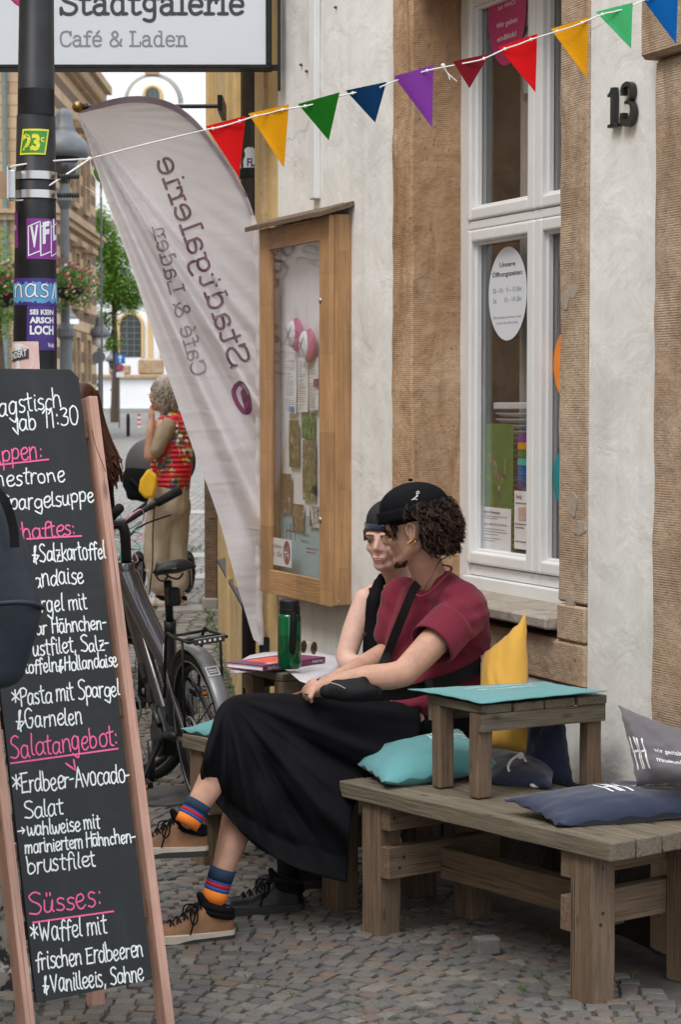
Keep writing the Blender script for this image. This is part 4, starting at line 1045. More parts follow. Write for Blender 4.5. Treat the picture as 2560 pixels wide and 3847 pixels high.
# contents
TBk = .014
def inn(x0, y0, x1, y1, t=TBk): return wrect(x0, y0, x1, y1, t)
for i, (x0, x1) in enumerate(((659, 682), (685, 709), (712, 733))):
    rc = inn(x0, 822, x1, 952 - i * 4, .03); rt = sheet_thing("menu_sheet", rc, .03, "paper_white", ["long white menu sheet, leftmost of three in the display case", "long white menu sheet, middle one of three in the display case", "long white menu sheet, rightmost of three beside the case frame"][i], "menu", "menu sheets in the display case", curl=.002)
    s0, s1, za, zb = rc; lines_of_text(rt, s0, za, .034, s0-s1, za-zb, [(.03 + .035*j, rnd.choice((.5, .7, .85, .9)), .014) for j in range(27) if rnd.random() < .85])
PH = [((666, 967, 688, 1075), "photo_garden", "narrow photo of a shady garden left of centre in the case"), ((695, 950, 724, 1010), "photo_green", "bright green garden photo under the menu sheets"),
      ((697, 1012, 726, 1151), "photo_garden", "tall photo of wooden chairs in a garden, in the display case"), ((650, 1090, 671, 1182), "photo_indoor", "photo of a laid café table low at the left of the case"),
      ((674, 1160, 700, 1223), "photo_indoor", "square photo of café tables near the case bottom"), ((713, 1165, 735, 1215), "photo_grey", "black and white picture by the right case frame")]
for (r4, m, lb) in PH: sheet_thing("photo_print", inn(*r4, .026), .026, m, lb, "photo", "photos pinned up in the display case", curl=.003)
rc = inn(645, 1185, 742, 1330, .018); rt = sheet_thing("info_poster", rc, .018, "paper_blue", "pale blue information poster at the foot of the display case", "poster")
s0, s1, za, zb = rc; Wd = s0-s1; Hh = za-zb; mb = MB(); fn = wallfn(s0, za, .018)
write(mb, HAND, "HHO", fn, .0085, .005, (.07, -.42*Hh), fitw=.14, lift=.0012); build("lettering", mb, "ink_dark", parent=rt, recalc=False)
mb = MB(); text_mesh(mb, "wir gestalten", fn, .017, (.24, -.33*Hh), lift=.0012, squeeze=.8); text_mesh(mb, "miteinander", fn, .017, (.24, -.43*Hh), lift=.0012, squeeze=.8); build("lettering", mb, "ink_grey", parent=rt, recalc=False)
lines_of_text(rt, s0, za, .018, Wd, Hh, [(.5, .9, .02), (.56, .85, .02)], "plum", x0=.65, lift=.0012)
# toilet notice stuck inside the glass
TGc = CT - .018
rc = inn(620, 1239, 671, 1302, TGc); rt = sheet_thing("toilet_notice", rc, TGc, "paper_white", "white notice saying toilets for all with dark red roundel", "notice")
s0, s1, za, zb = rc; Wd = s0-s1; Hh = za-zb; mb = MB(); fn = wallfn(s0, za, TGc)
text_mesh(mb, "Toiletten", fn, .020, (.06*Wd*2, -.36*Hh), fitw=.46*Wd, lift=.0012); text_mesh(mb, "für alle", fn, .028, (.07*Wd, -.68*Hh), fitw=.52*Wd, lift=.0012); build("lettering", mb, "ink_grey", parent=rt, recalc=False)
c_ = (.80*Wd, -.48*Hh); P = [fn(c_[0] + .15*Wd*math.cos(a*6.2832/28), c_[1] + .43*Hh*math.sin(a*6.2832/28))[0] + WN*.0004 for a in range(28)]
build("roundel", MB().poly3(P, WN*.0008), "plum", parent=rt); mb = MB()
for (pts) in ([(-.08, .12), (-.06, -.02), (-.06, -.24)], [(-.1, 0), (.02, .02)], [(.06, .2), (.05, .0), (.08, -.2)], [(0, -.1), (.1, -.08)]):
    ribbon(mb, cr_pts([(c_[0] + a*Wd, c_[1] + b*Hh, 0) for a, b in pts], 3), .006, fn, .0016, rnd.uniform(0, 2e-4))
build("pictogram", mb, "print_white", parent=rt, recalc=False)
for (r4, m, lb) in (((665, 936, 676, 947), 'sign_blue', 'small blue card pinned under the left menu sheet'), ((722, 872, 733, 890), 'book_purple', 'small dark plum card on the rightmost menu sheet')): sheet_thing('note_card', inn(*r4, .036), .036, m, lb, 'card')
# two hanging cake ornaments
for i, (x, y) in enumerate(((678, 771), (707, 795))):
    s, z = DW(x, y, .05); rt = thing("cake_ornament", WL(s, .05, z - .06), ["pink and white felt cake ornament hanging higher on the left", "pink and white felt cake ornament hanging lower on the right"][i], "ornament", "felt ornaments hanging in the display case")
    M = Matrix((WT, WN, Vector((0, 0, 1)))).transposed()
    build("cake_base", MB().ell(WL(s - .012, .045, z), (.062, .016, .07), 16, 10, M), "lips" if 0 else "flag_print", parent=rt, smooth=True)
    bpy.data.objects[-1] if 0 else None
    build("icing", MB().ell(WL(s + .016, .056, z + .004), (.048, .016, .055), 16, 10, M), "print_white", parent=rt, smooth=True)
    mb = MB(); fn = wallfn(s + .016, z, .073)
    for q in ([(-.03, .03), (.03, -.03)], [(.03, .03), (-.03, -.03)]): ribbon(mb, [Vector((a, b, 0)) for a, b in q], .006, fn, .0002, rnd.uniform(0, 1e-4))
    build("icing_stripe", mb, "lips", parent=rt, recalc=False)
    build("hanging_thread", MB().tube([WL(s, .05, z + .06), WL(s, .05, z + .22)], .001, 5), "twine", parent=rt)
plain("felt_pink", (.55, .12, .24), .8)
for o in bpy.data.objects:
    if o.name.startswith("cake_base"): o.data.materials[0] = MATS["felt_pink"]
for o in bpy.data.objects:
    if o.name.startswith("icing_stripe"): o.data.materials[0] = MATS["plum"]

# ================================================================== YELLOW HOUSE
C0, C1 = Vector((-.33, 9.62, 0)), Vector((-.955, 16.0, 0))
YT = (C1 - C0).normalized(); YN = Vector((-YT.y, YT.x, 0)); YF = Fr(C0, YT, YN, (0, 0, 1)); YL_ = (C1 - C0).length
yh = thing("yellow_house", C0 + YT * YL_ / 2, "ochre yellow plastered house with low plinth behind the flag", "house")
mb = MB().box(YF, 0, YL_, -5, 0, 0, 7.5); build("wall", mb, "yellow_plaster", parent=yh, origin=C0)
for (a, b, t) in ((YL_ - .35, YL_ + .02, .05), (2.2, 2.5, .04), (2.75, 2.95, .06), (.0, .12, .05)):
    build("pilaster", MB().box(YF, a, b, -.01, t, .0, 7.4), "ochre_trim", parent=yh, bevel=.01)
build("plinth", MB().box(YF, .05, 4.4, .001, .05, 0, .56), "yellow_plaster", parent=yh, bevel=.01)
for i in range(6):
    a = .06 + i * .72; P = [YF.p(a, 0, .605), YF.p(a, .055, .59), YF.p(a, .055, .568), YF.p(a, 0, .58)]
    build("slate_cap", MB().poly3(P, YT * .71), "slate", parent=yh, bevel=.004)
for (a, b) in ((5.7, 5.8),): build("door_post", MB().box(YF, a, b, 0, .09, .0, 1.12), "weathered_wood_brown", parent=yh, bevel=.01)
build("door_post_base", MB().box(YF, 5.65, 5.85, 0, .11, .0, .22), "slab_stone", parent=yh, bevel=.01)
# downpipe
px = D(585, 800, 9.5); px = Vector((px.x, 9.5, 0))
dp = thing("downpipe", px, "thick dark brown rainwater downpipe in the corner between the houses", "downpipe")
plain("pipe_brown", (.035, .024, .02), .4, var=.35, vs=8)
build("pipe", MB().lathe(px, [(.058, 0), (.058, 6)], 20), "pipe_brown", parent=dp, smooth=True)
for z in (D(590, 413, 9.5).z, 1.0, 4.2):
    build("pipe_bracket", MB().lathe(px + Vector((0, 0, z)), [(.064, 0), (.066, .01), (.066, .035), (.064, .045)], 20), "black_metal", parent=dp, smooth=False)
    build("bracket_arm", MB().tube([px + Vector((.05, 0, z + .02)), px + Vector((.14, .02, z + .02))], .008, 6), "black_metal", parent=dp)
# torn sticker on the pipe
def pipefn(c, r, a0=0):
    """a,b -> surface of a vertical cylinder; a=0 faces the camera"""
    c = Vector(c); base = math.atan2(-c.y, -c.x)
    def f(a, b):
        w = base + a / r + a0; n = Vector((math.cos(w), math.sin(w), 0)); return c + n * r + Vector((0, 0, b)), n
    return f
def patch(fn, x0, x1, z0, z1, lift=.0006, n=10, skew=0, jag=0):
    mb = MB(); r = random.Random(int(x0*1e4))
    mb.grid(lambda u, v: (lambda q: q[0] + q[1]*lift)(fn(lerp(x0, x1, u) + skew*(v-.5) + (r.uniform(-jag, jag) if u in (0, 1) else 0), lerp(z0, z1, v) + (r.uniform(-jag, jag) if v in (0, 1) else 0))), n, 3 if not jag else 8)
    return mb
fn = pipefn(px, .058)
z0 = D(565, 392, 9.44).z; z1 = D(565, 330, 9.44).z
st = thing("torn_sticker", fn(0, z0)[0], "torn white and blue sticker on the brown downpipe", "sticker")
build("paper", patch(fn, -.045, .012, z0, z1 - .02, jag=.007, skew=.01), "paper_white", parent=st, recalc=False)
mb = MB(); text_mesh(mb, "FL", fn, .035, (-.03, z0 + .018), bold=.03, lift=.0013, fitw=.035); build("lettering", mb, "sticker_violet", parent=st, recalc=False)
# wall bar with a brass ball
q = D(180, 247, 11.2); q2 = D(508, 245, 11.2)
bar = thing("flag_bracket", q2, "black iron bar with a round brass finial on the yellow house", "bracket")
build("iron_bar", MB().tube([q, q2], .011, 8), "black_metal", parent=bar)
build("finial", MB().ell(q, (.032, .03, .03), 16, 12), "brass", parent=bar, smooth=True)
build("collar", MB().tube([q + Vector((.03, 0, 0)), q + Vector((.05, 0, 0))], .02, 10), "black_metal", parent=bar)
build("wall_plate", MB().box(XF, q2.x - .005, q2.x + .02, 11.0, 11.4, q2.z - .05, q2.z + .03), "black_metal", parent=bar)

# ================================================================== CAFE SIGN
SY = 8.95
def SX(x, y): p = D(x, y, SY); return p
a = SX(612, 149); b0 = SX(625, 158); zt = a.z + .95; xl = SX(-40, 100).x
sg = thing("hanging_sign", ((a.x + xl)/2, SY + .06, b0.z), "large pale hanging café sign in a black frame above the flag", "sign")
build("sign_panel", MB().box(XF, xl, a.x, SY, SY + .1, a.z, zt), "sign_face", parent=sg)
build("frame_bar", MB().box(XF, xl - .02, a.x + .022, SY - .008, SY + .108, b0.z, a.z - .001), "black_metal", parent=sg, bevel=.002)
build("frame_bar", MB().box(XF, a.x + .001, a.x + .022, SY - .008, SY + .108, a.z, zt + .02), "black_metal", parent=sg, bevel=.002)
build("frame_bar", MB().box(XF, xl - .02, a.x, SY - .008, SY + .108, zt + .001, zt + .02), "black_metal", parent=sg, bevel=.002)
m0 = SX(639, 158); m1 = SX(645, 205)
build("mounting_bar", MB().box(XF, m0.x, m1.x, SY + .03, SY + .07, m1.z, zt + .1), "black_metal", parent=sg, bevel=.002)
build("mounting_arm", MB().box(XF, a.x + .022, m0.x + .004, SY + .03, SY + .07, b0.z, b0.z + .02), "black_metal", parent=sg)
fn = flatfn((0, SY, 0), (1, 0, 0), (0, 0, 1), (0, -1, 0))
p0 = SX(137, 33); p1 = SX(560, 33); u = (SX(300, 0).z - SX(300, 34.5).z) / 4.9
mb = MB(); write(mb, SLAB, "Stadtgalerie", fn, u, u * 1.2, (p0.x, p0.z), track=.25, fitw=p1.x - p0.x, lift=.001); build("lettering", mb, "ink_dark", parent=sg, recalc=False)
p0 = SX(137, 107); p1 = SX(430, 107); u = (SX(300, 84).z - SX(300, 107).z) / 4.9
mb = MB(); write(mb, SLAB, "Café & Laden", fn, u, u * .95, (p0.x, p0.z), track=.25, fitw=p1.x - p0.x, lift=.001); build("lettering", mb, "ink_grey", parent=sg, recalc=False)
p0 = SX(62, -48); mb = MB(); mb.tube(cr_pts([p0 + Vector((.075*math.cos(t), 0, .1*math.sin(t))) for t in [i*6.283/12 for i in range(12)]], 3, closed=True), .022, 8, closed=True, flat=.15, up=(0, 1, 0))
build("emblem", mb, "magenta", parent=sg)

# ================================================================== BACKGROUND
def flower_basket(name, c, r, label, seed, squash=.8):
    rt = thing(name, c, label, "hanging basket"); rr = random.Random(seed)
    build("basket", MB().lathe(Vector(c) + Vector((0, 0, -r*.3)), [(r*.2, -r*.3), (r*.5, -r*.1), (r*.55, .1*r)], 14), "black_metal", parent=rt)
    mb = MB()
    def leafq(p, s):
        a = Vector((rr.gauss(0, 1), rr.gauss(0, 1), rr.gauss(0, 1))).normalized(); b = a.orthogonal().normalized(); cc = a.cross(b)
        return [p - b*s, p + cc*s*.5, p + b*s, p - cc*s*.5]
    for _ in range(900):
        d = Vector((rr.gauss(0, 1), rr.gauss(0, 1), rr.gauss(0, 1))).normalized() * r * rr.uniform(.35, 1.05)
        d.z = d.z * squash - (r * .35 if d.length > r*.7 and rr.random() < .5 else 0); d.x *= 1 + .2*math.sin(d.z*9)
        mb.add(leafq(Vector(c) + d, r*.085), [(0, 1, 2, 3)])
    build("foliage", mb, "leaf_green", parent=rt, recalc=False, kind='stuff')
    for m, k in (("petal_magenta", 34), ("petal_pink", 16), ("petal_white", 12)):
        mb = MB()
        for _ in range(k):
            d = Vector((rr.gauss(0, 1), -abs(rr.gauss(0, 1)), rr.gauss(0, 1))).normalized() * r * rr.uniform(.8, 1.15); d.z *= squash
            for _ in range(4): mb.add(leafq(Vector(c) + d, r*.075), [(0, 1, 2, 3)])
        build("blossoms", mb, m, parent=rt, recalc=False, kind='stuff')
    return rt
def tree(c, spec, trunk_h, label, leafmat, seed, nleaf, ls):
    rr = random.Random(seed); c = Vector(c); rt = thing("broadleaf_tree", c, label, "tree")
    mb = MB(); top = c + Vector((0, 0, trunk_h)); mb.tube([c, c + Vector((.1, 0, trunk_h*.5)), top], [.22, .17, .13], 8)
    for (dx, dz, rx, rz) in spec: mb.tube([top, top + (Vector((dx, 0, dz - trunk_h)) * .5) + Vector((.1, .2, .2)), c + Vector((dx, 0, dz))], [.1, .06, .03], 6)
    build("trunk", mb, "bark", parent=rt)
    mb = MB(); tot = sum(s[2]*s[3] for s in spec)
    for (dx, dz, rx, rz) in spec:
        for _ in range(int(nleaf * rx*rz / tot / 7)):
            d = Vector((rr.gauss(0, 1), rr.gauss(0, 1), rr.gauss(0, 1))).normalized() * rr.uniform(.45, 1.05)
            q = c + Vector((dx + d.x*rx, d.y*rx, dz + d.z*rz)); cl = ls * 3
            for _ in range(7):
                p = q + Vector((rr.gauss(0, cl), rr.gauss(0, cl), rr.gauss(0, cl*.6)))
                a = Vector((rr.gauss(0, .6), rr.gauss(0, .6), 1)).normalized(); b = a.orthogonal().normalized(); b.rotate(Matrix.Rotation(rr.uniform(0, 6), 3, a)); cc = a.cross(b)
                mb.add([p - b*ls, p + cc*ls*.55, p + b*ls, p - cc*ls*.55], [(0, 1, 2, 3)])
    build("crown", mb, leafmat, parent=rt, recalc=False, kind='stuff')
    return rt
# ---- sandstone town hall on the left
XE = (345 - 1280) / 8000 * 90; XN = XE + .1; YN0 = 78.7
th = thing("sandstone_building", (XE - 6, 82, gz(82)), "tall sandstone building with ashlar courses and heavy cornice on the left", "building")
build("wall", MB().box(XF, XE - 14, XE, YN0, 92, 0, 14.3), "ashlar_far", parent=th, origin=(XE, YN0, 0))
for (z0, z1, o_) in ((14.3, 14.6, .22), (14.62, 14.95, .45), (14.97, 15.3, .66), (8.4, 8.62, .28), (8.64, 8.8, .4), (1.4, 1.6, .1)):
    build("cornice", MB().box(XF, XE - 14, XE + o_, YN0 - o_, 92 + o_, z0, z1), "sandstone_far", parent=th)
build("roof", MB().poly3([(XE + .3, YN0 - .2, 15.32), (XE + .3, 92, 15.32), (XE - 7, 92, 19), (XE - 7, YN0 - .2, 19)], (0, 0, .1)), "slate", parent=th)
for i in range(26):
    z = 14.68; y = YN0 + .3 + i * .5; build("dentil", MB().box(XF, XE + .23, XE + .5, y, y + .2, z - .3, z - .08), "sandstone_far", parent=th)
for yy in (81.0, 84.6, 88.2):
    for (z, h, w) in ((9.6, 2.6, 1.2), (5.6, 2.0, 1.2), (2.6, 1.7, 1.1)):
        wd = build("window", MB().box(XF, XE - .01, XE + .02, yy - w/2, yy + w/2, z, z + h), "window_dark", parent=th)
        mb = MB(); e = .22
        for (a, b, c, d) in ((yy - w/2 - e, yy - w/2, z, z + h), (yy + w/2, yy + w/2 + e, z, z + h), (yy - w/2 - e, yy + w/2 + e, z + h, z + h + e), (yy - w/2 - e, yy + w/2 + e, z - .2, z)): mb.box(XF, XE, XE + .14, a, b, c, d)
        build("surround", mb, "sandstone_far", parent=wd)
        if z > 5: build("hood", MB().box(XF, XE, XE + .42, yy - w/2 - .35, yy + w/2 + .35, z + h + e + .01, z + h + e + .22), "sandstone_far", parent=wd)
for xx in (-13.5, -16.5):
    for (z, h) in ((9.6, 2.6), (5.6, 2.0), (2.6, 1.7)):
        wd = build("window", MB().box(XF, xx - .6, xx + .6, YN0 - .02, YN0 + .01, z, z + h), "window_dark", parent=th)
xx = D(13, 400, YN0).x; build("rain_pipe", MB().lathe((xx, YN0 - .15, 1), [(.09, 0), (.09, 13)], 10), "copper_green", parent=th)
# ---- white church
CY = 150.0
def CP(x, y, Y=CY): return D(x, y, Y)
chh = thing("white_church", (CP(352, 900).x, CY + 6, gz(CY)), "white baroque church with ochre trim and a round gable at the street end", "church")
zt_ = CP(300, 385).z; xc = CP(352, 300).x
build("wall", MB().box(XF, xc - 22, xc + 14, CY, CY + 14, .5, zt_), "church_white", parent=chh)
for (y, o_) in ((387, .5), (512, .3), (740 - 40, 0)):
    if o_: build("cornice", MB().box(XF, xc - 22.2, xc + 14.2, CY - o_, CY, CP(300, y + 6).z, CP(300, y - 3).z), "slab_stone", parent=chh)
gr = abs(CP(410, 235).x - xc); gz0 = CP(352, 236).z
P = [(xc - gr, CY, zt_), (xc + gr, CY, zt_)] + [(xc + gr*math.cos(a), CY, gz0 + gr*math.sin(a)) for a in [i*math.pi/16 for i in range(17)]]
build("gable", MB().poly3(P, (0, 2, 0)), "church_white", parent=chh)
mb = MB(); mb.tube([(xc + (gr+.12)*math.cos(a), CY + .6, gz0 + (gr+.12)*math.sin(a)) for a in [i*math.pi/16 for i in range(17)]], .22, 8)
build("gable_moulding", mb, "slab_stone", parent=chh)
build("finial_block", MB().box(XF, xc - .55, xc + .4, CY, CY + 1, gz0 + gr + .15, gz0 + gr + .75), "sandstone_far", parent=chh, bevel=.05)
build("cross", MB().tube([(xc, CY + .5, gz0 + gr + .7), (xc, CY + .5, gz0 + gr + 1.7)], .04, 6), "black_metal", parent=chh)
def archwin(xl, xr, yt, yb, label=None):
    a, b = CP(xl, yb), CP(xr, yb); w = (b.x - a.x)/2; xm = (a.x + b.x)/2; zb = a.z; zt2 = CP(xl, yt).z - w
    P = [(xm - w, CY - .03, zb), (xm + w, CY - .03, zb)] + [(xm + w*math.cos(t), CY - .03, zt2 + w*math.sin(t)) for t in [i*math.pi/12 for i in range(13)]]
    wd = build("window", MB().poly3(P, (0, .05, 0)), "window_dark", parent=chh)
    mb = MB(); mb.tube([(xm - w - .1, CY - .05, zb), (xm - w - .1, CY - .05, zt2)] + [(xm - (w+.1)*math.cos(t), CY - .05, zt2 + (w+.1)*math.sin(t)) for t in [i*math.pi/12 for i in range(13)]] + [(xm + w + .1, CY - .05, zb)], .13, 6)
    build("surround", mb, "ochre_trim", parent=wd)
    mb = MB()
    for k in (-.33, .33): mb.box(XF, xm + k*w*1.0 - .02, xm + k*w + .02, CY - .06, CY - .035, zb, zt2 + w*.85)
    n = 7
    for k in range(1, n): z = lerp(zb, zt2 + w, k/n); mb.box(XF, xm - w*.95, xm + w*.95, CY - .075, CY - .062, z - .02, z + .02)
    build("glazing_bars", mb, "copper_green", parent=wd)
archwin(276, 326, 725, 822); archwin(374, 415, 725, 822); archwin(335, 368, 203, 232)
for (x0, x1) in ((262, 268), (340, 351)): build("pilaster", MB().box(XF, CP(x0, 700).x, CP(x1, 700).x, CY - .12, CY - .001, CP(300, 860).z, CP(300, 400).z), "ochre_trim", parent=chh)
# terrace wall in front of the church
TY = 140.0
tw = thing("terrace_wall", (CP(300, 900, TY).x, TY, gz(TY)), "white terrace wall with stone coping in front of the church", "wall")
q0 = D(200, 872, TY); q1 = D(560, 940, TY); qc = D(300, 862, TY)
build("wall", MB().box(XF, q0.x - 6, q1.x + 6, TY, TY + .5, q1.z, q0.z), "church_white", parent=tw)
build("coping", MB().box(XF, q0.x - 6, q1.x + 6, TY - .25, TY + .6, q0.z + .002, qc.z), "sandstone_far", parent=tw, bevel=.05)
build("plinth", MB().box(XF, q0.x - 6, q1.x + 6, TY - .12, TY + .5, gz(TY) - .3, q1.z - .002), "slab_stone", parent=tw)
a, b = D(318, 862, TY), D(376, 826, TY); build("pedestal", MB().box(XF, a.x, b.x, TY - .1, TY + .6, qc.z + .002, b.z), "sandstone_far", parent=tw, bevel=.1)
a, b = D(250, 862, TY), D(300, 840, TY); build("balustrade_block", MB().box(XF, a.x, b.x, TY, TY + .5, qc.z + .002, b.z), "sandstone_far", parent=tw, bevel=.1)
# ---- trees
def at(x, y, Y): return D(x, y, Y)
TYr = 112.0; c = Vector((D(262, 700, TYr).x, TYr, gz(TYr)))
tz = lambda y: D(262, y, TYr).z - c.z
tx = lambda x: D(x, 600, TYr).x - c.x
spec = [(tx(240), tz(560), .55, 1.1), (tx(225), tz(510), .35, .6), (tx(265), tz(600), .7, .8), (tx(285), tz(665), .75, .75), (tx(245), tz(660), .8, .9), (tx(300), tz(700), .5, .4), (tx(225), tz(740), .5, .5), (tx(250), tz(790), .25, .5)]
tree(c, [(a, b, rx*1.5, rz*1.15) for a, b, rx, rz in spec], tz(720), "leafy green tree standing in front of the white church", "leaf_light", 11, 17000, .085)
TYr = 60.0; c = Vector((D(-10, 700, TYr).x, TYr, gz(TYr)))
tree(c, [(0, 5.2, .8, .7), (.05, 4.4, .7, .6), (-.3, 6, .6, .5), (.1, 3.6, .35, .5)], 4.2, "light green tree cut off by the left edge behind the pole", "leaf_light", 12, 4500, .05)
# ---- street lamps
def lamp(x, ytop, Y, hood, label, post_r=.05, base_y=None, style=1):
    t = D(x, ytop, Y); g = gz(Y); rt = thing("street_lamp", (t.x, Y, g), label, "street lamp", "old style street lamps along the street")
    H = t.z
    build("lamp_hood", MB().lathe((t.x, Y, H), [(hood*.05, 0), (hood*.26, -hood*.06), (hood*.36, -hood*.3), (hood*.36, -hood*.72), (hood*.45, -hood*.78), (hood*.43, -hood*.88), (hood*.6, -hood*1.05), (hood*.88, -hood*1.3), (hood*1.0, -hood*1.6), (hood*1.0, -hood*1.75), (hood*.98, -hood*1.95), (hood*.5, -hood*1.97)], 20), "lamp_grey", parent=rt, smooth=True)
    build("lantern", MB().lathe((t.x, Y, H), [(hood*.62, -hood*1.98), (hood*.5, -hood*2.6), (hood*.2, -hood*3.0)], 12), "window_dark" if style else "paper_white", parent=rt, smooth=True)
    b = H - hood*3.0
    build("post", MB().lathe((t.x, Y, g), [(post_r*2.2, 0), (post_r*2.2, .5), (post_r*1.5, .7), (post_r*1.2, (b-g)*.55), (post_r*2.0, (b-g)*.56), (post_r*2.0, (b-g)*.58), (post_r, (b-g)*.6), (post_r*.95, b-g-.3), (post_r*1.8, b-g-.2), (post_r*.9, b-g)], 14), "lamp_grey", parent=rt, smooth=False)
    return rt, t
lamp(147, 250, 25, .29, "tall bell-hooded street lamp right behind the black pole", .055)
lamp(160, 705, 48, .17, "street lamp with a white street-name plate low behind the pole", .06)
lamp(229, 728, 90, .45, "street lamp standing in front of the church tree", .07, style=0)
lamp(259, 800, 125, .42, "small far street lamp left of the arched church window", .08)
p = D(165, 740, 47.7); sn = thing("street_name_plate", p, "small white street-name plate on the lamp behind the pole", "sign"); build("plate", MB().box(XF, p.x - .05, p.x + .17, 47.6, 47.62, p.z - .06, p.z + .05), "paper_white", parent=sn)
flower_basket("hanging_basket", D(158, 650, 24.7), .34, "basket of pink and white petunias hanging right of the black pole", 3)
flower_basket("hanging_basket", D(5, 660, 24.5), .40, "basket of petunias cut off by the left edge of the photo", 4, .7)
# ---- signs
def post(name, x, y0, y1, Y, r, label, cat, mat="lamp_grey"):
    t = D(x, y0, Y); g = gz(Y); rt = thing(name, (t.x, Y, g), label, cat); build("post", MB().lathe((t.x, Y, g), [(r, 0), (r, t.z - g)], 8), mat, parent=rt); return rt, t
rt, t = post("traffic_sign", 274, 812, 940, 100, .035, "blue arrow sign above a no-stopping sign on one pole", "road sign")
Y = 99.9
p = D(277, 826, Y); h = .14 * 1.0; sc = Y / 8000 * K
build("arrow_plate", MB().box(XF, p.x - 11*sc, p.x + 11*sc, Y - .03, Y, p.z - 11*sc, p.z + 11*sc), "sign_blue", parent=rt)
mb = MB().add([(p.x + a*sc, Y - .035, p.z + b*sc) for a, b in ((-1.6, -8), (1.6, -8), (1.6, 2), (6, 2), (0, 9), (-6, 2), (-1.6, 2))], [(0, 1, 2, 3, 4, 5, 6)]); build("arrow", mb, "print_white", parent=rt)
p = D(277, 846, Y); build("round_plate", MB().lathe((p.x, Y, p.z), [(8.5*sc, 0), (8.5*sc, .03)], 24, (0, -1, 0)), "sign_red", parent=rt)
build("round_face", MB().lathe((p.x, Y - .031, p.z), [(6.3*sc, 0), (6.3*sc, .006)], 24, (0, -1, 0)), "sign_blue", parent=rt)
mb = MB(); mb.tube([(p.x - 5*sc, Y - .045, p.z + 5*sc), (p.x + 5*sc, Y - .045, p.z - 5*sc)], 1.2*sc, 6); mb.tube([(p.x + 5*sc, Y - .045, p.z + 5*sc), (p.x - 5*sc, Y - .045, p.z - 5*sc)], 1.2*sc, 6); build("cross_bars", mb, "sign_red", parent=rt)
p = D(277, 862, Y); build("info_plate", MB().box(XF, p.x - 9*sc, p.x + 9*sc, Y - .03, Y, p.z - 6*sc, p.z + 5*sc), "paper_white", parent=rt)
rt, t = post("traffic_sign", 229, 810, 935, 88, .03, "round sign seen from its dark back beside the far lamp", "road sign")
p = D(228, 822, 87.9); build("round_plate", MB().lathe((p.x, 87.9, p.z), [(15*87.9/8000*K, 0), (15*87.9/8000*K, .03)], 24, (0, -1, 0)), "lamp_grey", parent=rt)
# round red-green sign peeking out behind the flag edge
rt, t = post("bar_sign", 232, 372, 385, 20, .01, "round green and red hanging sign half hidden by the flag", "sign"); p = D(236, 400, 20)
build("disc", MB().lathe((p.x, 20, p.z), [(.085, 0), (.085, .02)], 24, (0, -1, 0)), "paper_green", parent=rt); build("centre", MB().lathe((p.x + .02, 19.97, p.z - .03), [(.05, 0), (.05, .008)], 18, (0, -1, 0)), "petal_pink", parent=rt)
# ---- bollards
bol = None
BL = [(295, 952, 1006, "black_metal", "dark grey bollard standing left of the red and white one"), (320, 953, 996, "banded", "red and white banded bollard left of the grey haired woman"), (262, 935, 985, "black_metal", "bollard next to the long haired person"), (271, 935, 962, "black_metal", "short far bollard beside the traffic sign pole")]
for (x, y0, y1, m, lb) in BL:
    g = DG(x, y1, .33); Y = g.y; t = D(x, y0, Y); r_ = .075; z0 = gz(Y); rt = thing("bollard", (t.x, Y, z0), lb, "bollard", "bollards at the end of the street"); H = t.z - z0
    if m == "banded":
        for k in range(6): build("band", MB().lathe((t.x, Y, z0 + H*k/6), [(r_, 0), (r_, H/6 - .002)], 12), "sign_red" if k % 2 else "print_white", parent=rt)
    else: build("post", MB().lathe((t.x, Y, z0), [(r_, 0), (r_, H*.88), (r_*.7, H*.9), (r_*.7, H*.93), (r_, H*.95), (r_*.6, H)], 12), m, parent=rt)
# ---- opposite side of the street (seen mirrored in the window and the case)
op = thing("opposite_house", (-6.2, 7, 0), "pale yellow house across the street with dark window rows", "house")
OX = -5.6
build("wall", MB().box(XF, OX - 5, OX, -6, 26, 0, 8.5), "yellow_plaster", parent=op, origin=(OX, 0, 0))
build("cornice", MB().box(XF, OX, OX + .3, -6, 26, 8.1, 8.5), "slate", parent=op)
for i in range(9):
    for z in (1.0, 4.6):
        y = -4 + i * 3.3; wd = build("window", MB().box(XF, OX, OX + .03, y, y + 1.2, z, z + 2.0), "window_dark", parent=op)
        mb = MB(); [mb.box(XF, OX, OX + .08, a, b, c, d) for (a, b, c, d) in ((y - .12, y, z - .1, z + 2.1), (y + 1.2, y + 1.32, z - .1, z + 2.1), (y + .57, y + .63, z, z + 2), (y, y + 1.2, z + 2, z + 2.1), (y, y + 1.2, z - .1, z))]
        build("window_frame", mb, "white_paint", parent=wd)

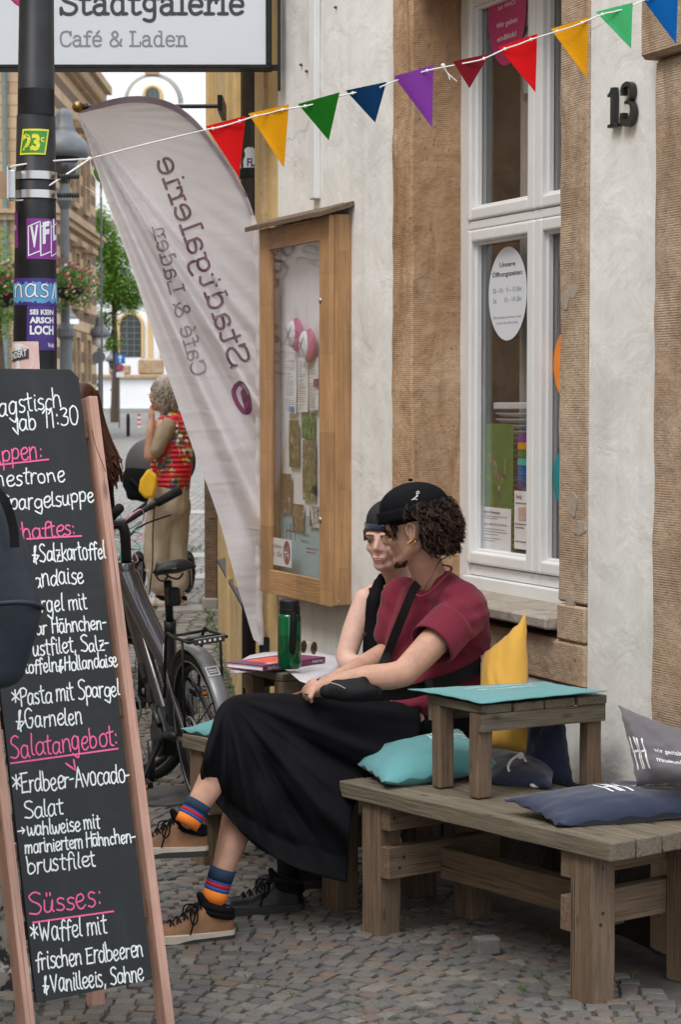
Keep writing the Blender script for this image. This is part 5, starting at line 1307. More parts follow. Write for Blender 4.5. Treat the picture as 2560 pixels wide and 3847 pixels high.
# ================================================================== BLACK POLE WITH STICKERS
PY = 5.85
def pxy(y): return D(80.5 + (840 - y) * .0044, y, PY)
pt = pxy(50); pb = pxy(840)
def prad(z): return lerp(.0603, .0496, (z - pb.z) / (pt.z - pb.z))
def pcen(z): q = lerp(pb, pt, (z - pb.z) / (pt.z - pb.z)); return Vector((q.x, PY, z))
pole = thing("lamp_pole", (pcen(0).x, PY, 0), "thick black painted pole covered in stickers behind the chalkboard", "pole")
zs_ = [.5, 1.0, 1.5, pxy(270).z - .06]; zst = pxy(268).z
mb = MB(); mb.tube([pcen(z) for z in (.45, .8, 1.2, 1.6, 2.0, zst)], [prad(z) for z in (.45, .8, 1.2, 1.6, 2.0, zst)], 40)
build("shaft", mb, "black_metal", parent=pole, smooth=True)
mb = MB(); mb.tube([pcen(z) for z in (zst, zst + .001, 3.2, 4.5)], [prad(zst), prad(zst) - .002, prad(3.2) - .002, prad(4.5) - .002], 40); build("shaft", mb, "black_metal", parent=pole, smooth=True)
c0 = pcen(0)
build("base", MB().lathe((pcen(.3).x, PY, 0), [(.128, 0), (.128, .06), (.112, .075), (.108, .4), (.1, .5), (.085, .54), (.075, .6), (.07, .66)], 32), "peeling_black", parent=pole, smooth=False, bevel=.003)
mb = MB(); c = pcen(zst + .06); r_t = prad(c.z); c.z = 0; fn = pipefn(c, r_t); build("tape", patch(fn, -.06, .06, zst - .0, zst + .07, lift=.001, n=20), "black_metal", parent=pole, recalc=False, smooth=True)
def stk(name, x0, x1, y0, y1, mat, label, skew=0, jag=0, lift=.0008):
    ym = (y0 + y1)/2; c = pcen(pxy(ym).z); r = prad(c.z) + .0006; c.z = 0; fn = pipefn(c, r); hw = r / PY * 8000 / K; xc = 80.5 + (840 - ym)*.0044
    A = [r * math.asin(max(-.99, min(.99, (x - xc)/hw))) for x in (x0, x1)]; Z = [D(80, y, PY - r).z for y in (y1, y0)]
    rt = thing(name, fn((A[0]+A[1])/2, Z[0])[0], label, "sticker")
    build("paper", patch(fn, A[0], A[1], Z[0], Z[1], lift=lift, n=14, skew=skew, jag=jag), mat, parent=rt, recalc=False, smooth=True)
    return rt, fn, A, Z
def stext(rt, fn, A, Z, rows, lift=.0016, shear=0):
    w, h = A[1]-A[0], Z[1]-Z[0]; by = {}
    for (t, x, y, hh, wf, m, b) in rows:
        mb = by.setdefault(m, MB()); f2 = (lambda a, b_: fn(a, b_ + shear*(a - A[0])))
        text_mesh(mb, t, f2, hh*h, (A[0] + x*w, Z[0] + y*h), fitw=wf*w, bold=b, lift=lift)
    for m, mb in by.items(): build("lettering", mb, m, parent=rt, recalc=False)
rt, fn, A, Z = stk("sticker", 50, 108, 297, 356, "sticker_yellow", "yellow and green square sticker reading 23 on the pole", skew=.012)
build("colour_field", patch(fn, A[0]+.005, A[1]-.005, Z[0]+.005, Z[1]-.005, lift=.0014, n=12, skew=.010), "sticker_green", parent=rt, recalc=False)
stext(rt, fn, A, Z, [("23", .1, .2, .6, .62, "sticker_yellow", .05), ("c", .74, .5, .28, .14, "sticker_yellow", .02)], .0022)
rt, fn, A, Z = stk("sticker", 62, 129.5, 503, 596, "sticker_purple", "purple football sticker with white letters VFL"); w, h = A[1]-A[0], Z[1]-Z[0]
mb = MB()
for i in range(3):
    x = A[0] + w*(.05 + i*.31); P = [(x, Z[0]+h*.08), (x, Z[0]+h*.8), (x + w*.3, Z[0]+h*.93), (x + w*.3, Z[0]+h*.2), (x, Z[0]+h*.08)]
    ribbon(mb, [Vector((a, b, 0)) for a, b in P], .003, fn, .0014, i*4e-5)
build("emblem", mb, "print_white", parent=rt, recalc=False)
stext(rt, fn, A, Z, [("V", .1, .27, .5, .2, "print_white", .05), ("F", .41, .3, .5, .19, "print_white", .05), ("L", .73, .32, .5, .18, "print_white", .05)], .0018, shear=.25)
rt, fn, A, Z = stk("sticker", 31.5, 43, 486, 569, "sticker_purple", "narrow purple sticker with a letter e at the pole's left edge"); stext(rt, fn, A, Z, [("e", .1, .5, .2, .6, "print_white", .02)])
rt, fn, A, Z = stk("sticker", 31, 130.5, 640, 702, "sticker_violet", "blue and white sticker with ornate lettering NAS around the pole")
w, h = A[1]-A[0], Z[1]-Z[0]; rr = random.Random(8); mb = MB()
mb.grid(lambda u, v: (lambda q: q[0] + q[1]*.0013)(fn(lerp(A[0], A[1], u), Z[0] + h*(.12 + .7*v + (rr.uniform(-.07, .07) if v in (0, 1) else 0)))), 26, 2); build("colour_field", mb, "sticker_blue", parent=rt, recalc=False)
for (o_, m, ww, li) in ((0, "ink_dark", .0075, .0018), (0, "print_white", .0045, .0024)):
    mb = MB(); write(mb, HAND, "NAS" if 0 else "nas", fn, h*.095, ww, (A[0] + w*.10, Z[0] + h*.3), fitw=w*.62, lift=li, track=.4); build("lettering", mb, m, parent=rt, recalc=False)
mb = MB(); ribbon(mb, [Vector((A[0]+w*a, Z[0]+h*b, 0)) for a, b in ((.8, .25), (.84, .6), (.88, .85), (.9, .3))], .005, fn, .002, 0); build("lettering", mb, "print_white", parent=rt, recalc=False)
rt, fn, A, Z = stk("sticker", 62, 125, 703, 806, "sticker_violet", "violet sticker with bold white German text in capitals", skew=.003)
stext(rt, fn, A, Z, [("SEI KEIN", .1, .80, .11, .8, "print_white", .04), ("ARSCH", .1, .61, .13, .8, "print_white", .05), ("LOCH", .1, .36, .19, .8, "print_white", .05), ("Volt", .66, .07, .1, .26, "print_white", .02), ("Keine Stimme", .08, .13, .03, .28, "print_white", 0), ("den Rechten", .08, .09, .03, .28, "print_white", 0)])
rt, fn, A, Z = stk("sticker", 26, 90, 786, 862, "sticker_pink", "pale round-cornered sticker with black band reading HUNDERT", skew=-.004)
w, h = A[1]-A[0], Z[1]-Z[0]
mb = MB(); cc = (A[0] + w*.35, Z[0] + h*.45); P = [fn(cc[0] + .5*w*math.cos(t), cc[1] + .5*h*math.sin(t)) for t in [i*6.2832/24 for i in range(24)]]; ctr = fn(*cc)
mb.add([ctr[0] + ctr[1]*.0016] + [p + n*.0013 for p, n in P], [(0, i+1, (i+1) % 24 + 1) for i in range(24)]); build("colour_field", mb, "print_white", parent=rt, recalc=False)
mb = MB().grid(lambda u, v: (lambda q: q[0] + q[1]*.0022)(fn(lerp(A[0]-.0, A[0]+.72*w, u), Z[0] + h*(.38 + .3*v + .1*u))), 10, 1); build("band", mb, "ink_dark", parent=rt, recalc=False)
stext(rt, fn, A, Z, [("UNDERT", .0, .44, .2, .66, "print_white", .02)], .0028, shear=.18)
# steel band clamps + sign bracket at the left
cl = thing("clamp_bracket", pcen(pxy(430).z), "two steel band clamps holding a sign bracket on the black pole", "bracket")
for y in (407, 450):
    c = pcen(pxy(y).z); r = prad(c.z) + .003; h_ = 9 * K * PY / 8000
    build("steel_band", MB().lathe(c - Vector((0, 0, h_)), [(r, 0), (r, 2*h_)], 36, caps=False), "steel", parent=cl, smooth=True)
    a = D(131, y, PY - .02); b = D(183, y, PY - .02); mb = MB(); n = 90
    mb.tube([a, b], .0035, 8); mb.tube([a.lerp(b, i/n) + Vector((0, math.cos(i*1.9)*.0065, math.sin(i*1.9)*.0065)) for i in range(n)], .0014, 5); build("clamp_screw", mb, "dark_metal", parent=cl)
a = D(22, 393, PY - .06); b = D(37, 458, PY - .06); build("bracket_plate", MB().box(XF, a.x, b.x, PY - .075, PY - .05, b.z, a.z), "steel", parent=cl, bevel=.002)
a = D(18, 385, PY - .08); b = D(22, 458, PY - .08); build("sign_edge", MB().box(XF, a.x, b.x, PY - .1, PY - .04, b.z, a.z), "steel", parent=cl)
a = D(-60, 388, PY - .08); b = D(18, 455, PY - .08)
bs = thing("back_of_sign", D(-5, 455, PY - .08), "brown back of a small sign cut off by the left edge", "sign"); build("plate", MB().poly3([(a.x, PY - .085, b.z - .02), (b.x, PY - .085, b.z), (b.x, PY - .085, a.z - .01), (a.x, PY - .085, a.z)], (0, .004, 0)), "kraft_plate", parent=bs)

# ================================================================== BUNTING
BY = 5.9
def B(x, y, dy=0): return D(x, y, BY + dy)
bt = thing("bunting", B(820, 230), "string of coloured felt pennants from the black pole across the house front", "bunting")
PEN = [("red", (474, 291), (566, 267), (550, 408)), ("yellow", (572, 262), (665, 241), (654, 387)), ("green", (686, 240), (782, 213), (757, 324)), ("navy", (796, 209), (890, 189), (864, 283)), ("purple", (907, 177), (998, 150), (995, 294)),
       ("dark_red", (1043, 142), (1128, 124), (1081, 204)), ("red", (1147, 109), (1237, 78), (1233, 213)), ("yellow", (1268, 68), (1354, 40), (1351, 181)), ("mint", (1372, 28), (1457, 7), (1453, 112)), ("blue", (1475, -8), (1562, -25), (1557, 102))]
cord = [B(207, 366), B(330, 334), B(476, 299)]
for i, (cn, a, b, t) in enumerate(PEN):
    def f(u, v, a=a, b=b, t=t, i=i):
        x = lerp(lerp(a[0], b[0], u), t[0], v); y = lerp(lerp(a[1], b[1], u), t[1], v)
        return B(x, y, .012*math.sin(u*3 + i) * (1 - v) + .015*v*math.sin(i*2.1))
    mb = MB(); n = 8; vs = []
    for s_ in (0, .0022):
        for j in range(n + 1):
            for k in range(n - j + 1): v = j/n; u = k/(n-j) if n > j else 0; vs.append(f(u, v) + Vector((0, s_, 0)))
    idx = {}; q = 0
    for j in range(n+1):
        for k in range(n-j+1): idx[(j, k)] = q; q += 1
    fs = []
    for off in (0, q):
        for j in range(n):
            for k in range(n-j):
                fs.append((off+idx[(j, k)], off+idx[(j, k+1)], off+idx[(j+1, k)]))
                if k < n-j-1: fs.append((off+idx[(j, k+1)], off+idx[(j+1, k+1)], off+idx[(j+1, k)]))
    bd = [(0, k) for k in range(n+1)] + [(j, n-j) for j in range(1, n+1)] + [(j, 0) for j in range(n-1, 0, -1)]
    for p, r_ in zip(bd, bd[1:] + bd[:1]): fs.append((idx[p], idx[r_], q + idx[r_], q + idx[p]))
    mb.add(vs, fs)
    build("pennant", mb, "pennant_" + cn, parent=bt, smooth=False)
    dx, dy_ = b[0]-a[0], b[1]-a[1]
    h1 = (a[0] + dx*.14 + 3, a[1] + dy_*.14 + 9); h2 = (a[0] + dx*.84, a[1] + dy_*.84 + 9)
    front = i >= 5
    z = -.006 if front else .008
    cord += [B(h1[0], h1[1], -.006), B(lerp(h1[0], h2[0], .5), lerp(h1[1], h2[1], .5) + 1, z), B(h2[0], h2[1], -.006)]
    [build("knot", MB().lathe(B(h[0], h[1], -.004), [(.0035, 0), (.0045, .002), (.0022, .003)], 8, (0, -1, 0)), "twine", parent=bt) for h in (h1, h2)]
cord += [B(1600, -50)]
build("cord", MB().tube(cr_pts(cord, 4), .0022, 6), "twine", parent=bt, smooth=True)
pk = thing("tie_cord", B(207, 366), "white cord tied round the black pole holding the bunting", "cord")
mb = MB(); c = pcen(pxy(380).z)
mb.tube(cr_pts([B(207, 366), B(120, 371, -.07), B(60, 378, -.1), B(28, 384, -.09), B(20, 395, -.06)], 4), .0026, 6)
mb.tube(cr_pts([B(207, 366), B(150, 404, -.06), B(100, 436, -.09), B(75, 456, -.1), B(35, 462, -.09), B(8, 454, -.08)], 4), .0026, 6)
mb.tube(cr_pts([B(207, 366), B(212, 395), B(228, 430), B(238, 470)], 4), .0009, 5); mb.tube(cr_pts([B(196, 430), B(225, 448), B(255, 462), B(262, 455)], 4), .0008, 5)
mb.ell(B(206, 366), (.007, .006, .006), 8, 6)
build("cord", mb, "twine", parent=pk)
mb = MB(); mb.tube(cr_pts([B(1020, 152), B(1028, 166), B(1040, 178), B(1052, 188)], 3), .0018, 5); mb.tube(cr_pts([B(1020, 152), B(1032, 172), B(1036, 184)], 3), .0018, 5); mb.ell(B(1020, 151), (.006, .005, .005), 8, 6)
build("loose_ends", mb, "twine", parent=bt)

# ================================================================== FEATHER FLAG
FY = 9.2
LE = [(178, 262), (196, 310), (218, 378), (256, 490), (300, 610), (350, 760), (400, 905), (440, 1020), (480, 1125), (510, 1215), (540, 1325), (562, 1400), (584, 1472)]
RE = [(178, 262), (250, 231), (330, 222), (400, 240), (455, 282), (505, 345), (545, 405), (578, 475), (596, 560), (602, 700), (602, 900), (602, 1150), (602, 1330), (606, 1484)]
def arclen(P):
    d = [0]
    for a, b in zip(P, P[1:]): d.append(d[-1] + math.hypot(b[0]-a[0], b[1]-a[1]))
    return [x / d[-1] for x in d]
def alongc(P, dd, t):
    for i in range(len(P)-1):
        if t <= dd[i+1] + 1e-9:
            k = (t - dd[i]) / (dd[i+1] - dd[i]); p0, p1, p2, p3 = [Vector(P[min(max(j, 0), len(P)-1)]) for j in (i-1, i, i+1, i+2)]
            return .5*((2*p1) + (p2-p0)*k + (2*p0-5*p1+4*p2-p3)*k*k + (3*p1-p0-3*p2+p3)*k**3)
    return Vector(P[-1])
DL, DR = arclen(LE), arclen(RE)
# right edge parameter: v measured down the flag; remap so that rows stay roughly level
def rv(v): return .16 + .84*v if 0 else v
def flag_xy(u, v):
    a = alongc(LE, DL, v); b = alongc(RE, DR, v ** .82 if v > 0 else 0); return a.lerp(b, u)
def flag_depth(x, y):
    # hanging cloth: tension folds run from the top left corner down to the lower right edge
    d = (x - 178) * .86 - (y - 262) * .5; l = ((x-178)**2 + (y-262)**2) ** .5
    th = math.atan2(y - 262, x - 178)
    env = math.exp(-((th - 1.04) / .14) ** 2) * min(1, l / 220)
    z = env * (.06 * math.sin((th - 1.04) * 46) + .035 * math.sin((th - 1.04) * 90 + 1)) + .004*math.sin(th*60)*min(1, l/300)
    z += .03 * math.sin(x * .011 + y * .0035) + .012 * math.sin(x*.03 - y*.012)
    z += .02*math.sin(y*.02 + x*.03) * min(1, max(0, (y - 900) / 400)) 
    return z
def flag_p(u, v): q = flag_xy(u, v); return D(q.x, q.y, FY + flag_depth(q.x, q.y))
fl = thing("feather_flag", D(606, 1500, FY), "tall pale lilac feather flag with mirrored café lettering", "flag")
mb = MB().grid(flag_p, 70, 220); build("flag_cloth", mb, "flag_cloth", parent=fl, smooth=True, recalc=False)
mb = MB(); mb.grid(lambda u, v: (lambda q: D(q.x, q.y, FY - .012 + flag_depth(q.x, q.y)))(alongc(RE, DR, v*.36).lerp(flag_xy(.5, max(.001, v*.36)) , (.04 + .13*u) if v > .02 else 0) if 0 else alongc(RE, DR, v*.36) + Vector((-4*v, 15*u*min(1, v*8)))), 3, 50); 
build("sleeve", mb, "flag_sleeve", parent=fl, smooth=True, recalc=False)
# ruched sleeve edge down the right side
mb = MB(); mb.grid(lambda u, v: (lambda q: D(q.x - 13 + 15*u + .8*math.sin(v*61), q.y, FY - .018 + .005*math.sin(v*120 + 2*math.sin(v*17)) * (1-u) - .012*math.sin(u*3.1)))(alongc(RE, DR, .36 + .64*v)), 5, 260); build("sleeve", mb, "flag_cloth", parent=fl, smooth=True, recalc=False)
def fxy(x, y, lift=.006):
    p = D(x, y, FY + flag_depth(x, y)); return p, Vector((0, -1, 0))
def flag_text(txt, x0, y0, x1, y1, capd, mat, w):
    """mirrored print: text runs from (x1,y1) up to (x0,y0); letters mirrored"""
    d = Vector((x0 - x1, y0 - y1)); L_ = d.length; d.normalize(); up = Vector((-d.y, d.x)) * 1.0   # mirrored up
    up = Vector((d.y, -d.x)) * -1
    st, adv = text_strokes(SLAB, txt, .3); mb = MB(); k = 0; s = L_ / adv; sz = capd / 7
    for sm, P in st:
        Q = [Vector((p.x*s, p.y*sz, 0)) for p in P]
        ribbon(mb, Q, w, lambda a, b: fxy(x1 + d.x*a + up.x*b, y1 + d.y*a + up.y*b), .004, k); k = (k + 3e-5) % 4e-4
    build("lettering", mb, mat, parent=fl, recalc=False)
flag_text("Stadtgalerie", 358, 366, 535, 850, 46, "flag_print", 6.6)
flag_text("Café & Laden", 350, 522, 445, 868, 33, "flag_print_light", 4.6)
mb = MB(); ribbon(mb, cr_pts([(x, y, 0) for x, y in ((548, 884), (538, 900), (545, 925), (562, 948), (574, 944), (573, 920), (566, 898), (556, 884))], 5, closed=True), 11, lambda a, b: fxy(a, b), .004, 0)
ribbon(mb, [Vector((x, y, 0)) for x, y in ((560, 902), (566, 925), (571, 948))], 13, lambda a, b: fxy(a, b), .0046, 0); build("emblem", mb, "flag_plum", parent=fl, recalc=False)
pp = [D(x - 5, y + (6 if x < 500 else 0), FY + .03) for x, y in RE[1:]]
build("pole", MB().tube(cr_pts(pp, 4) + [D(608, 1600, FY)], .009, 8), "black_metal", parent=fl, smooth=True)
b_ = DG(608, 1560); build("foot", MB().box(XF, D(608, 1500, FY).x - .15, D(608, 1500, FY).x + .12, FY - .2, FY + .2, 0, .02).box(XF, D(608, 1500, FY).x - .02, D(608, 1500, FY).x + .02, FY - .02, FY + .02, .02, .6), "black_metal", parent=fl)

# ================================================================== CHALKBOARD
BF = Vector((-.412, 5.28, 0)); Bh = Vector((.775, .63, 0)).normalized(); BU = Vector((-.2237, .275, 1.625)).normalized(); Bn = Bh.cross(BU).normalized()
if Bn.y > 0: Bn = -Bn
def BP(a, b, c=0): return BF + Bh*a + BU*b + Bn*c
def DB(x, y, c=0):
    p = DP(x, y, BF + Bn*c, Bn) - BF; return p.dot(Bh), p.dot(BU)
cbd = thing("menu_board", BF + Bh*-.2, "tall chalkboard a-frame with handwritten German lunch menu", "menu board")
ar, bt_ = DB(355, 2252); al, _ = DB(85, 2306); _, btop = DB(188, 850); art, _ = DB(196, 1000)
ar = (ar + art)/2
ch = .022
Pn = [BP(al, bt_, -.012), BP(ar, bt_, -.012), BP(ar, btop - ch, -.012), BP(ar - ch, btop, -.012), BP(al + ch, btop, -.012), BP(al, btop - ch, -.012)]
build("panel", MB().poly3(Pn, Bn*.010), "chalkboard", parent=cbd, bevel=.001)
_, blt = DB(218, 911); x0 = DB(370, 2250)[0]; x1 = DB(391, 2250)[0]; lw = x1 - x0
beam("leg", BP(x0 + lw/2, -.03, -.022), BP(x0 + lw/2, blt, -.022), .044, lw, "pine_pink", cbd, up=Bh, bevel=.003)
l0 = DB(47, 2352)[0]; l1 = DB(84, 2352)[0]; lx = l1 - lw/2 - .002
beam("leg", BP(lx, -.03, -.022), BP(lx, blt, -.022), .044, lw, "pine_pink", cbd, up=Bh, bevel=.003)
for y in (985, 1630, 2110): b = DB(240, y)[1]; beam("cross_bar", BP(lx + lw/2, b, -.032), BP(x0 - .0005, b, -.032), .02, .045, "oak_dark", cbd, up=BU, bevel=.002)
rf = DG(221, 2315); hb = BP(x0 - .02, blt - .1, -.06); beam("rear_leg", rf, hb, .03, .04, "pine_pink", cbd, up=Bh, bevel=.003)
rf2 = rf + Bh*(lx - x0 + .02); beam("rear_leg", rf2, BP(lx + .02, blt - .1, -.06), .03, .04, "pine_pink", cbd, up=Bh, bevel=.003)
beam("rear_bar", rf.lerp(hb, .3), rf2.lerp(BP(lx+.02, blt-.1, -.06), .3), .02, .035, "pine_pink", cbd, bevel=.002)
p = BP(x0 + lw/2, DB(300, 1340)[1], 0); build("cord", MB().tube(cr_pts([D(212, 990, p.y + .0), D(222, 1030, p.y + .02), D(243, 1085, p.y + .05)], 4), .001, 5), "dark_metal", parent=cbd)
bfn = lambda a, b: (BP(a, b, -.002), Bn)
ROWS = [("Mittagstisch", -62, 966, 142, 937, 46, 'w'), ("ab 11:30", 45, 991, 181, 976, 46, 'w'), ("Suppen:", -42, 1072, 98, 1053, 42, 'p'), ("*Minestrone", -62, 1125, 150, 1107, 38, 'w'), ("*Spargelsuppe", -22, 1181, 217, 1155, 40, 'w'),
        ("Herzhaftes:", -28, 1248, 175, 1230, 40, 'p'), ("*Schnitzel &Salzkartoffel", -60, 1304, 244, 1283, 42, 'w'), ("+Hollandaise", 0, 1360, 193, 1340, 42, 'w'), ("*Spargel mit", 22, 1416, 200, 1400, 42, 'w'), ("mar.Hähnchen-", 62, 1462, 246, 1446, 34, 'w'),
        ("brustfilet, Salz-", 48, 1512, 252, 1494, 36, 'w'), ("kartoffeln&Hollandaise", 20, 1554, 271, 1532, 34, 'w'), ("*Pasta mit Spargel", 28, 1624, 276, 1600, 42, 'w'), ("&Garnelen", 38, 1678, 190, 1664, 44, 'w'),
        ("Salatangebot:", 24, 1746, 272, 1714, 48, 'p'), ("*Erdbeer-Avocado-", 30, 1826, 300, 1798, 46, 'w'), ("Salat", 57, 1884, 144, 1872, 44, 'w'), (">wahlweise mit", 43, 1926, 230, 1905, 36, 'w'), ("mariniertem Hähnchen-", 58, 1964, 312, 1936, 34, 'w'), ("brustfilet", 64, 2010, 220, 1992, 42, 'w'),
        ("Süsses:", 66, 2104, 236, 2084, 52, 'p'), ("*Waffel mit", 72, 2168, 245, 2148, 48, 'w'), ("frischen Erdbeeren", 84, 2232, 330, 2200, 44, 'w'), ("&Vanilleeis, Sahne", 100, 2286, 330, 2256, 44, 'w')]
for (txt, x0_, y0_, x1_, y1_, cap, col) in ROWS:
    a0, b0 = DB(x0_, y0_); a1, b1 = DB(x1_, y1_); _, bu = DB(x0_, y0_ - cap); u = (bu - b0)/7.6
    mb = MB(); write(mb, HAND, txt, bfn, u*.94, .0040, (a0, b0), fitw=a1 - a0, slope=(b1-b0)/(a1-a0), lift=.0006, wob=.0006, jit=1)
    build("chalk_writing", mb, "chalk_white" if col == 'w' else "chalk_pink", parent=cbd, recalc=False)
for (x0_, y0_, x1_, y1_) in ((-40, 1074, 112, 1057), (62, 1240, 188, 1233), (25, 1756, 272, 1722), (76, 2122, 262, 2096)):
    a0, b0 = DB(x0_, y0_); a1, b1 = DB(x1_, y1_); mb = MB(); ribbon(mb, [Vector((a0, b0, 0)), Vector((a1, b1, 0))], .0042, bfn, .0012, 0); build("underline", mb, "chalk_pink", parent=cbd, recalc=False)
for (pts, col) in (([(118, 955), (122, 1003), (76, 985)][::1], 'w') if 0 else ([(40, 962), (42, 1000), (30, 985)], 'w'), ([(170, 1748), (174, 1772), (152, 1756)], 'p')):
    mb = MB(); ribbon(mb, [Vector((*DB(*p), 0)) for p in pts], .0048, bfn, .0013, 0); build("chalk_stroke", mb, "chalk_white" if col == 'w' else "chalk_pink", parent=cbd, recalc=False)

# ================================================================== BENCHES AND SMALL TABLES
def flatbench(name, A, e, m, Ln, dep, H, label, nplank, leg=.085, th=.05, inset=.1, seed=0, stretch=True, cat="bench", group=None, mat="weathered_wood", ap=.075, lw2=None, over=.02):
    A = Vector(A); e = Vector(e).normalized(); m = Vector(m).normalized(); z0 = A.z - H; rt = thing(name, (A + e*Ln/2 + m*dep/2) - Vector((0, 0, H)), label, cat, group)
    pw = dep / nplank; r = random.Random(seed); lw2 = lw2 or leg; lmat = 'weathered_wood_brown'
    for k in range(nplank):
        o = m*(pw*(k+.5)); j = r.uniform(-.006, .006)
        beam("plank", A + o + e*(0 + j) - Vector((0, 0, th/2 + r.uniform(0, .002))), A + o + e*(Ln + j*.6) - Vector((0, 0, th/2 + r.uniform(0, .002))), pw - r.uniform(.004, .008), th, mat, rt, bevel=.004, rough=.0012)
    top = -th - .0015
    P = {}
    for i, s in enumerate((inset, Ln - inset)):
        for j, t in enumerate((leg/2 + over, dep - leg/2 - over)):
            c = A + e*s + m*t; P[(i, j)] = c
            beam("leg", Vector((c.x, c.y, z0)), Vector((c.x, c.y, A.z + top)), lw2, leg, lmat, rt, up=m, bevel=.005, rough=.0015)
    for i, s in enumerate((inset, Ln - inset)):
        sg = 1 if i == 1 else -1
        a, b = P[(i, 0)], P[(i, 1)]
        za = A.z + top - ap/2 - .001
        if stretch:
            inn_ = -e*sg*(lw2/2 + .0215)
            beam("apron", Vector((a.x, a.y, za)) - m*(leg/2 - .004) + inn_, Vector((b.x, b.y, za)) + m*(leg/2 - .004) + inn_, .042, ap, lmat, rt, bevel=.003)
            zm = z0 + .235; beam("side_stretcher", Vector((a.x, a.y, zm)) - m*(leg/2 - .003) + inn_, Vector((b.x, b.y, zm)) + m*(leg/2 - .003) + inn_, .042, .095, lmat, rt, bevel=.003, rough=.001)
        else:
            off = e*sg*(lw2/2 + .009)
            beam("apron", Vector((a.x, a.y, za)) - m*(leg/2) + off, Vector((b.x, b.y, za)) + m*(leg/2) + off, .018, ap, mat, rt, bevel=.002, rough=.0008)
    for i in (0, 1):
        if not stretch: break
        for zc in (A.z + top - ap/2, z0 + .22, z0 + .25):
            q = Vector((P[(i, 0)].x, P[(i, 0)].y, zc)) + e*(lw2/2 + .0425 if i == 0 else lw2/2 + .0005) + m*r.uniform(-.02, .02)
            build("screw", MB().lathe(q, [(.005, 0), (.005, .0012)], 8, e), "dark_metal", parent=rt)
    if stretch:
        a = (P[(0, 0)] + P[(0, 1)])/2; b = (P[(1, 0)] + P[(1, 1)])/2; zm = z0 + .215
        beam("long_stretcher", Vector((a.x, a.y, zm)) + e*(lw2/2 + .043), Vector((b.x, b.y, zm)) - e*(lw2/2 + .043), .045, .095, lmat, rt, bevel=.003, rough=.001)
        for j in (0, 1):
            a, b = P[(0, j)], P[(1, j)]
    return rt
A1 = Vector((-.004, 6.45, .46)); B1 = Vector((.705, 5.511, .46)); e1 = (B1 - A1).normalized(); m1 = Vector((-e1.y, e1.x, 0)); m1 = m1 if m1.x > 0 else -m1
flatbench("wooden_bench", A1, e1, m1, (B1-A1).length, .49, .46, "weathered wooden bench at the right with a small table standing on it", 5, seed=1, inset=.13)
A2 = Vector((-.56, 7.40, .46)); e2 = Vector((.573, -.819, 0)).normalized(); m2 = Vector((.819, .573, 0)).normalized()
flatbench("wooden_bench", A2, e2, m2, .955, .44, .46, "weathered wooden bench the couple sit on, behind the right bench", 4, seed=2, inset=.07)
td1 = Vector((-.51, .86, 0)).normalized(); td2 = Vector((.86, .51, 0)).normalized()
def small_table(T2, H, label, seed):
    # planks run along td1; T2 is the near corner
    return flatbench("bench_table", T2, td1, td2, .29, .46, H, label, 4, leg=.052, lw2=.045, th=.026, inset=.045, seed=seed, stretch=False, cat="table", group="small slatted tables standing on the benches", ap=.05, over=.004)
T2 = Vector((.405, 6.10, .738)); small_table(T2, .276, "small slatted wooden table with teal cushion, standing on the right bench", 5)
Q2 = Vector((-.19, 6.95, .722)); small_table(Q2, .260, "small slatted wooden table with green bottle and book, beside the woman", 6)
# loose sett under the bench
p = DG(1120, 2200); mb = MB().box(Fr(p, (.95, .3, 0), (-.3, .95, 0), (0, 0, 1)), -.036, .036, -.025, .025, .008, .058)
tag_ = build("loose_cobblestone", mb, "sett_grey", bevel=.006, bseg=2); setp(tag_, label="single loose grey stone lying on the paving under the right bench", category="stone")

